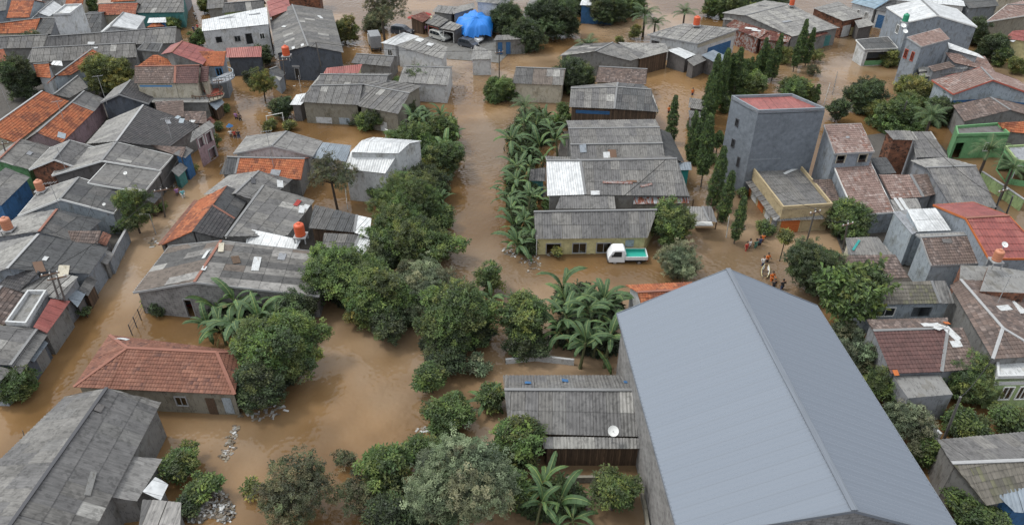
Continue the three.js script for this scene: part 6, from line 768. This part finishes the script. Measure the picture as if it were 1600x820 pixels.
function minivan(label, paint, px, sc = 1) { const o = vehicle('minivan', label, 'car', ...px, 'cars parked by the market'); o.scale.setScalar(sc);
  const side = [[-2.05, 0.35], [2.02, 0.33], [2.12, 0.62], [1.98, 0.86], [1.25, 1.02], [0.62, 1.52], [0.2, 1.66], [-1.5, 1.68], [-1.95, 1.55], [-2.12, 0.95]]; mesh('body', profile(side, 1.68, 0.05, 0.22), paint, o);
  for (const s of [-1, 1]) { const z0 = s * 0.846, zt = s * 0.745; poly([[1.08, 1.03, z0], [0.5, 1.5, zt], [-0.1, 1.56, zt], [-0.1, 1.03, z0]].map((q) => q), M.carglass, 'window', o); poly([[-0.18, 1.03, z0], [-0.18, 1.56, zt], [-1.0, 1.57, zt], [-1.0, 1.03, z0]], M.carglass, 'window', o); poly([[-1.08, 1.03, z0], [-1.08, 1.57, zt], [-1.7, 1.52, zt], [-1.85, 1.05, z0]], M.carglass, 'window', o); for (const x of [1.3, -1.25]) wheelAt(o, x, s * 0.78); mesh('headlight', boxAt(0.14, 0.16, 0.34, 2.06, 0.74, s * 0.58), M.lamplens, o); mesh('tail_light', boxAt(0.06, 0.34, 0.16, -2.13, 1.0, s * 0.68), M.redlens, o); mesh('mirror', boxAt(0.14, 0.13, 0.2, 0.85, 1.1, s * 0.93), paint, o); }
  poly([[1.27, 1.06, 0.72], [1.27, 1.06, -0.72], [0.68, 1.54, -0.6], [0.68, 1.54, 0.6]], M.carglass, 'windscreen', o); poly([[-2.14, 1.08, 0.66], [-2.14, 1.08, -0.66], [-2.03, 1.53, -0.6], [-2.03, 1.53, 0.6]], M.carglass, 'rear_window', o); mesh('bumper', boxAt(0.16, 0.2, 1.5, 2.1, 0.42, 0), M.trimdark, o); return o; }
minivan('silver green minivan parked beside the motorcycle stall', M.carsilver, [673, 57, 702, 66, 0.02]); minivan('white minivan parked in front of the blue tarpaulin', M.carwhite, [722, 62, 752, 68, 0.02]); minivan('dark grey car parked in front of the white minivan', M.cardark, [718, 70, 746, 76, 0.05], 0.9); minivan('dark van half hidden behind the market building roof', M.cardark, [612, 50, 646, 54, 0.2]);
{ // little white pickup with a teal bed
  const o = vehicle('pickup_truck', 'small white pickup truck with teal cargo bed standing in floodwater', 'pickup truck', 1009, 405.5, 949, 405.5, 0.22); const k = at(949, 405.5).distanceTo(at(1009, 405.5)) / 4.15; o.scale.setScalar(k);
  mesh('cab', profile([[0.35, 0.42], [1.95, 0.42], [2.06, 0.75], [1.98, 1.08], [1.62, 1.72], [1.45, 1.82], [0.5, 1.82], [0.38, 1.7]], 1.58, 0.05, 0.12), M.carwhite, o); mesh('chassis', boxAt(3.9, 0.2, 0.9, -0.05, 0.42, 0), M.trimdark, o);
  const bw = 1.6, x0 = -2.1, x1 = 0.28; mesh('bed_floor', boxAt(x1 - x0, 0.06, bw - 0.1, (x0 + x1) / 2, 0.75, 0), M.bedteal, o); for (const s of [-1, 1]) { mesh('bed_side', boxAt(x1 - x0, 0.42, 0.06, (x0 + x1) / 2, 0.93, s * bw / 2), M.carwhite, o); mesh('bed_liner', boxAt(x1 - x0 - 0.14, 0.36, 0.02, (x0 + x1) / 2, 0.95, s * (bw / 2 - 0.045)), M.bedteal, o); for (let i = 0; i < 4; i++) mesh('bed_rib', boxAt(0.05, 0.4, 0.03, x0 + 0.3 + i * 0.58, 0.93, s * (bw / 2 + 0.046)), M.carwhite, o); for (const x of [1.35, -1.25]) wheelAt(o, x, s * 0.7, 0.3); const z0 = s * 0.796, zt = s * 0.725; poly([[1.72, 1.1, z0], [1.42, 1.68, zt], [0.68, 1.7, zt], [0.68, 1.1, z0]], M.carglass, 'window', o); mesh('headlight', boxAt(0.1, 0.2, 0.3, 2.04, 0.86, s * 0.56), M.lamplens, o); mesh('tail_light', boxAt(0.05, 0.2, 0.1, -2.16, 0.62, s * 0.7), M.redlens, o); mesh('mirror', boxAt(0.1, 0.22, 0.14, 1.72, 1.3, s * 0.9), M.trimdark, o); mesh('bed_post', boxAt(0.06, 0.34, 0.06, x1 - 0.03, 1.3, s * (bw / 2 - 0.05)), M.carwhite, o); }
  mesh('headboard', boxAt(0.06, 0.5, bw - 0.02, x1 - 0.03, 0.98, 0), M.carwhite, o); mesh('tailgate', boxAt(0.06, 0.42, bw + 0.04, x0, 0.93, 0), M.carwhite, o); mesh('rack_bar', bar(V(x1 - 0.03, 1.48, -bw / 2), V(x1 - 0.03, 1.48, bw / 2), 0.03), M.carwhite, o); poly([[2.0, 1.12, 0.7], [2.0, 1.12, -0.7], [1.68, 1.7, -0.62], [1.68, 1.7, 0.62]], M.carglass, 'windscreen', o); mesh('bumper', boxAt(0.1, 0.2, 1.5, 2.1, 0.5, 0), M.trimdark, o); }
{ const o = vehicle('box_lorry', 'grey box lorry parked against the white walled market building', 'lorry', 590, 84, 582, 66, 0.1); mesh('cargo_box', boxAt(3.6, 2.1, 1.9, -0.7, 1.95, 0), M.boxgrey, o); for (let i = 0; i < 5; i++) mesh('box_rib', boxAt(0.05, 2.0, 1.94, -2.2 + i * 0.75, 1.95, 0), M.trimgrey, o); mesh('cab', profile([[1.2, 0.5], [2.6, 0.5], [2.7, 1.2], [2.4, 2.1], [1.25, 2.15]], 1.8, 0.06), M.carwhite, o); poly([[2.72, 1.25, 0.75], [2.72, 1.25, -0.75], [2.48, 2.0, -0.7], [2.48, 2.0, 0.7]], M.carglass, 'windscreen', o); mesh('chassis', boxAt(4.6, 0.25, 0.9, 0, 0.7, 0), M.trimdark, o); for (const s of [-1, 1]) for (const x of [1.8, -1.6]) wheelAt(o, x, s * 0.8, 0.4); mesh('rear_door', boxAt(0.04, 1.9, 0.9, -2.53, 1.95, 0.47), M.boxgrey, o); mesh('rear_door', boxAt(0.04, 1.9, 0.9, -2.53, 1.95, -0.47), M.boxgrey, o); }
function motorcycle(x, y, ang, label, mat = 'cardark', sink = 0.02) { const o = thing('motorcycle', label, 'motorcycle', at(x, y, 0), 'motorcycles standing at the edge of the water'); o.position.y = -sink; o.rotation.y = ang; wheelAt(o, 0.62, 0, 0.29); wheelAt(o, -0.62, 0, 0.29); mesh('body', profile([[-0.6, 0.45], [0.15, 0.38], [0.35, 0.6], [0.55, 0.95], [0.42, 1.0], [0.2, 0.68], [-0.1, 0.62], [-0.75, 0.72]], 0.26, 0.04), M[mat], o); mesh('seat', boxAt(0.75, 0.09, 0.26, -0.35, 0.76, 0), M.trimdark, o); mesh('fork', bar(V(0.62, 0.3, 0), V(0.45, 1.0, 0), 0.04), M.rim, o); mesh('handlebar', bar(V(0.42, 1.05, -0.34), V(0.42, 1.05, 0.34), 0.025), M.trimdark, o); mesh('headlight', new THREE.SphereGeometry(0.09, 8, 6).translate(0.58, 0.96, 0), M.lamplens, o); }
for (const [x, y, a] of [[700, 56, 1.9], [706, 57, 2.1], [712, 59, 1.8], [717, 57, 2.0]]) motorcycle(x, y, a, 'motorcycle parked in the row at the pale roofed stall'); motorcycle(784, 82, 2.2, 'motorcycle parked at the blue doors of the kiosk', 'blue'); motorcycle(792, 80, 2.0, 'dark motorcycle beside the kiosk wall'); motorcycle(1112, 233, 1.6, 'motorcycle being pushed through the flooded avenue', 'cardark', 0.3); motorcycle(268, 480, 0.8, 'motorcycle left in the water by the patched gable wall', 'cardark', 0.25); motorcycle(125, 470, 0.6, 'motorcycle under the loose metal awning', 'teal', 0.2); motorcycle(302, 478, 0.4, 'motorcycle beside the banana plants at the patched gable', 'red', 0.3);
{ const o = thing('rowing_boat', 'small white and yellow boat among wading people beside the warehouse', 'boat', at(1196, 427, 0)); o.rotation.y = 1.2; o.scale.setScalar(0.72); const b = new Buf(), n = 10, z = [0, 0]; const prof = (t) => 0.55 * Math.pow(Math.sin(Math.PI * (0.12 + 0.8 * t)), 0.6), L0 = 3; for (let i = 0; i < n; i++) for (const s of [-1, 1]) { const t0 = i / n, t1 = (i + 1) / n, a = V(-L0 / 2 + L0 * t0, 0.38 + 0.2 * t0 * t0, s * prof(t0)), c = V(-L0 / 2 + L0 * t1, 0.38 + 0.2 * t1 * t1, s * prof(t1)), d = V(c.x, -0.1, s * prof(t1) * 0.65), e = V(a.x, -0.1, s * prof(t0) * 0.65); b.quad(a, c, d, e, z, z, z, z, [1, 1, 1]); b.quad(e, d, V(d.x, -0.1, 0), V(e.x, -0.1, 0), z, z, z, z, [1, 1, 1]); } mesh('hull', b.geo(), M.carwhite, o); for (const s of [-1, 1]) { const ps = []; for (let i = 0; i <= n; i++) ps.push(V(-L0 / 2 + L0 * i / n, 0.4 + 0.2 * (i / n) ** 2, s * prof(i / n))); mesh('gunwale', new THREE.TubeGeometry(new THREE.CatmullRomCurve3(ps), 14, 0.045, 5), M.yellow, o); } for (const x of [-0.7, 0.3]) mesh('thwart', boxAt(0.25, 0.05, 0.9, x, 0.28, 0), M.wood, o); }
// ================= people wading =================
// one continuous body per pose: tapered capsules joined by a smooth minimum, meshed by marching cubes
function bodyGeo(J, bones) {
  const res = 56, mc = new MarchingCubes(res, new THREE.MeshBasicMaterial(), false, false, 60000); mc.isolation = 0; const S = 1.0, half = res / 2, P = V(0, 0, 0), ab = V(0, 0, 0), ap = V(0, 0, 0);
  for (let k = 0; k < res; k++) for (let j = 0; j < res; j++) for (let i = 0; i < res; i++) { P.set((i - half) / half * S, (j - half) / half * S + 0.92, (k - half) / half * S); let d = 9; for (const [a, b, ra, rb] of bones) { const A = J[a], B = J[b]; ab.subVectors(B, A); ap.subVectors(P, A); const t = Math.max(0, Math.min(1, ap.dot(ab) / (ab.lengthSq() || 1))); const q = ap.addScaledVector(ab, -t).length() - (ra + (rb - ra) * t); const kk = 0.045, h = Math.max(kk - Math.abs(d - q), 0) / kk; d = Math.min(d, q) - h * h * kk * 0.25; } mc.field[i + j * res + k * res * res] = -d; }
  mc.update(); const n = mc.count, g = new THREE.BufferGeometry(); g.setAttribute('position', new THREE.BufferAttribute(mc.positionArray.slice(0, n * 3), 3)); const p = g.attributes.position; for (let i = 0; i < n; i++) p.setXYZ(i, p.getX(i) * S, p.getY(i) * S + 0.92, p.getZ(i) * S); g.computeVertexNormals();
  const nn = mc.normalArray.slice(0, n * 3); for (let i = 0; i < nn.length; i += 3) { const l = Math.hypot(nn[i], nn[i + 1], nn[i + 2]) || 1; nn[i] /= l; nn[i + 1] /= l; nn[i + 2] /= l; } g.setAttribute('normal', new THREE.BufferAttribute(nn, 3)); return g;
}
const v3 = (x, y, z) => V(x, y, z);
function pose(arm) { // arms: two [elbow, hand] pairs, facing +z
  const J = { hip: v3(0, 0.95, 0), chest: v3(0, 1.3, 0.02), neck: v3(0, 1.48, 0.02), head: v3(0, 1.62, 0.04), top: v3(0, 1.68, 0.03), nose: v3(0, 1.61, 0.125), sl: v3(-0.19, 1.4, 0), sr: v3(0.19, 1.4, 0), hl: v3(-0.09, 0.92, 0), hr: v3(0.09, 0.92, 0), kl: v3(-0.11, 0.5, 0.12), kr: v3(0.11, 0.5, -0.04), al: v3(-0.11, 0.08, 0.04), ar: v3(0.11, 0.08, -0.2), tl: v3(-0.12, 0.04, 0.22), tr: v3(0.12, 0.04, -0.02), el: v3(...arm[0][0]), wl: v3(...arm[0][1]), er: v3(...arm[1][0]), wr: v3(...arm[1][1]) };
  const hand = (w, e) => { const d = w.clone().sub(e).normalize(); return [w.clone().addScaledVector(d, 0.1), w.clone().addScaledVector(d, 0.06).add(v3(0, 0, 0.06))]; }; [J.fl, J.thl] = hand(J.wl, J.el); [J.fr, J.thr] = hand(J.wr, J.er);
  const bones = [['hip', 'chest', 0.13, 0.15], ['chest', 'neck', 0.14, 0.06], ['neck', 'head', 0.055, 0.085], ['head', 'top', 0.095, 0.1], ['head', 'nose', 0.06, 0.02], ['sl', 'chest', 0.065, 0.12], ['sr', 'chest', 0.065, 0.12], ['sl', 'el', 0.062, 0.045], ['el', 'wl', 0.045, 0.032], ['wl', 'fl', 0.038, 0.022], ['wl', 'thl', 0.024, 0.016], ['sr', 'er', 0.062, 0.045], ['er', 'wr', 0.045, 0.032], ['wr', 'fr', 0.038, 0.022], ['wr', 'thr', 0.024, 0.016], ['hip', 'hl', 0.12, 0.1], ['hip', 'hr', 0.12, 0.1], ['hl', 'kl', 0.1, 0.065], ['hr', 'kr', 0.1, 0.065], ['kl', 'al', 0.06, 0.04], ['kr', 'ar', 0.06, 0.04], ['al', 'tl', 0.045, 0.03], ['ar', 'tr', 0.045, 0.03]];
  return { geo: bodyGeo(J, bones), J };
}
const POSES = [pose([[[-0.27, 1.14, 0.02], [-0.25, 0.92, 0.14]], [[0.27, 1.14, -0.05], [0.27, 0.9, 0.02]]]), pose([[[-0.28, 1.18, 0.08], [-0.18, 1.12, 0.32]], [[0.28, 1.18, 0.08], [0.18, 1.14, 0.32]]]), pose([[[-0.3, 1.2, 0.02], [-0.36, 1.38, 0.2]], [[0.28, 1.13, 0], [0.25, 0.92, 0.15]]])];
std('bodymat', [1, 1, 1], { vertexColors: true, roughness: 0.85 }); std('hair', [0.012, 0.01, 0.009], { roughness: 0.6 });
const SKIN = [0.30, 0.165, 0.10];
function person(x, y, ang, pi, shirt, pants, label, sink = 0.55, sc = 1) {
  const P = POSES[pi], g = P.geo.clone(), p = g.attributes.position, c = new Float32Array(p.count * 3); for (let i = 0; i < p.count; i++) { const X = Math.abs(p.getX(i)), Y = p.getY(i), Z = p.getZ(i); const sleeve = X > 0.2 ? Y > 1.26 : true; const col = Y > 1.455 ? SKIN : Y > 0.97 && X < 0.235 && Z < 0.2 && sleeve ? shirt : Y > 1.22 && Z < 0.16 ? shirt : Y > 0.56 && X < 0.22 ? pants : SKIN; c.set(col, i * 3); } g.setAttribute('color', new THREE.BufferAttribute(c, 3));
  const q = at(x, y, 0), o = thing('person', label, 'person', V(q.x, -sink, q.z), 'people wading through the flood'); o.rotation.y = ang; o.scale.setScalar(sc); mesh('body', g, M.bodymat, o); const h = new THREE.SphereGeometry(0.112, 14, 8, 0, 6.2832, 0, 1.75); h.scale(0.98, 1, 1.05); h.rotateX(-0.45); h.translate(0, 1.675, 0.015); mesh('hair', h, M.hair, o); return o;
}
const W_ = [0.62, 0.62, 0.6], K_ = [0.03, 0.03, 0.035], N_ = [0.04, 0.06, 0.13], R_ = [0.35, 0.04, 0.03], O_ = [0.6, 0.14, 0.02], B_ = [0.10, 0.25, 0.42], PU = [0.32, 0.16, 0.34], GR = [0.06, 0.16, 0.12], BR = [0.12, 0.08, 0.06], TE = [0.14, 0.4, 0.45];
person(305, 28, 0.3, 0, W_, K_, 'person in white shirt wading at the far bend of the lane', 0.35);
person(303, 50, 2.6, 0, N_, K_, 'person in navy shirt walking beside another near the leafy tree', 0.4); person(309, 47, 2.8, 1, R_, K_, 'person in red shirt walking beside a navy shirt near the leafy tree', 0.4);
person(369, 186, 3.0, 0, PU, K_, 'person in mauve shirt wading past the balcony house'); person(375, 188, 3.2, 0, BR, K_, 'person in brown shirt wading past the balcony house');
person(361, 214, 0.2, 2, W_, BR, 'person in white shirt holding a blue umbrella in the lane', 0.5); person(367, 215, 0.3, 0, R_, K_, 'person in red top wading beside the blue umbrella', 0.5); person(373, 215, 0.1, 0, K_, N_, 'person in black shirt beside the red top in the lane', 0.5);
parasol(362, 213, 1.75, M.blue, 'small blue umbrella held by a wading person', 0.5);
person(277, 305, 0.6, 0, PU, BR, 'person in mauve shirt wading with a companion below white fascia roofs'); person(286, 308, 0.5, 1, TE, W_, 'person in pale blue shirt wading with a companion below white fascia roofs');
person(1045, 176, 0.4, 1, O_, K_, 'person in orange top wading beside a columnar tree by the plank house', 0.6); person(1082, 148, 0.2, 0, O_, N_, 'person in orange shirt wading before the shop awnings', 0.6);
person(1105, 234, 3.0, 1, R_, K_, 'person in red shirt pushing a motorcycle through the avenue', 0.6); person(1128, 152, 2.8, 0, BR, K_, 'person in brown shirt walking between columnar trees', 0.6);
person(1163, 358, 0.8, 0, W_, K_, 'child in white shirt neck deep beside the smallest columnar tree', 1.0, 0.85);
person(1166, 391, 0.5, 0, R_, R_, 'person in red shirt wading next to a white shirt', 0.6); person(1171, 387, 0.7, 0, W_, K_, 'person in white shirt wading next to a red shirt', 0.6);
person(1181, 387, 3.4, 2, GR, GR, 'person in long green clothes leading a small group', 0.6); person(1187, 383, 3.2, 0, N_, K_, 'person in navy shirt in the small group behind green clothes', 0.6); person(1191, 378, 3.1, 1, O_, K_, 'person in orange shirt at the back of the small group', 0.6);
person(1199, 409, 0.4, 1, O_, K_, 'person in orange vest hauling a boat', 0.6); person(1192, 414, 0.2, 0, W_, N_, 'person in white shirt beside the boat', 0.6); person(1206, 438, 0.3, 1, O_, O_, 'person in orange suit behind the boat', 0.6); person(1209, 450, 0.1, 0, K_, K_, 'person in black clothes behind the boat', 0.6); person(1222, 452, 3.3, 2, K_, N_, 'person in dark clothes wading by the warehouse gable', 0.5);
person(665, 52, 0.8, 0, PU, K_, 'person in mauve shirt standing at the market stalls', 0.05); person(655, 50, 0.5, 0, W_, K_, 'person in white shirt standing at the market stalls', 0.05);
person(1503, 100, 0.5, 0, W_, K_, 'person in white shirt by the annex roofs', 0.4);

// ================= rubbish and floating debris nobody could count =================
{ const g = boxAt(0.3, 0.04, 0.13), cols = [[0.22, 0.21, 0.2], [0.16, 0.13, 0.1], [0.09, 0.07, 0.05], [0.45, 0.45, 0.44], [0.13, 0.11, 0.08], [0.2, 0.17, 0.13], [0.3, 0.29, 0.27]]; std('rubbish', [1, 1, 1]);
  const heap = (label, spots, n, hmax, seed) => { const r = rngOf(seed), im = new THREE.InstancedMesh(g, M.rubbish, n); im.name = numbered('rubbish_heap'); for (let i = 0; i < n; i++) { const [x, y, sx, sy] = pick(spots, r), a = r() * 6.283, d = Math.sqrt(r()), p = at(x + Math.cos(a) * d * sx, y + Math.sin(a) * d * sy, 0); p.y = hmax * (1 - d) * r() + 0.01; _q.setFromEuler(_e.set(rr(-0.5, 0.5, r) * hmax * 2, r() * 6.283, rr(-0.5, 0.5, r) * hmax * 2)); const s = rr(0.35, 1.5, r); im.setMatrixAt(i, _m.compose(p, _q, V(s * rr(0.4, 1.3, r), s, s))); const c = pick(cols, r); im.setColorAt(i, _c.setRGB(...c)); } im.castShadow = im.receiveShadow = true; scene.add(im); im.userData.kind = 'stuff'; tag(im, label, 'rubbish'); };
  heap('pale rubbish heap in the water beside the hut with loose white sheets', [[330, 785, 28, 26], [305, 800, 22, 18], [350, 800, 18, 16]], 900, 0.7, 31);
  heap('floating branches and litter strip beside the brown tiled house', [[360, 690, 8, 20], [350, 712, 8, 8], [366, 675, 5, 10]], 110, 0.12, 32);
  heap('litter floating along the foot of the brown tiled house trees', [[400, 650, 30, 8], [430, 640, 20, 8], [665, 672, 16, 4], [690, 668, 14, 4]], 120, 0.06, 33);
  heap('litter floating by the yellow house and canal bend', [[830, 412, 18, 14], [915, 394, 20, 3], [860, 396, 16, 3], [800, 392, 14, 10]], 150, 0.1, 34);
  heap('scraps of litter drifting along the lane', [[330, 240, 10, 10], [190, 400, 8, 10], [420, 170, 10, 8], [240, 380, 6, 10], [470, 134, 14, 5]], 70, 0.04, 35);
  heap('builders rubble and clutter in the yard beside the blue plastered house', [[35, 305, 14, 10], [50, 330, 10, 10]], 240, 0.5, 36);
  heap('clutter under the eaves of the houses along the lane', [[318, 190, 12, 10], [290, 262, 10, 8], [262, 292, 12, 8], [130, 470, 10, 10], [140, 430, 10, 10], [80, 530, 10, 8]], 420, 0.8, 37); }
// loose scraps lying on roofs
renderer.render(scene, camera);
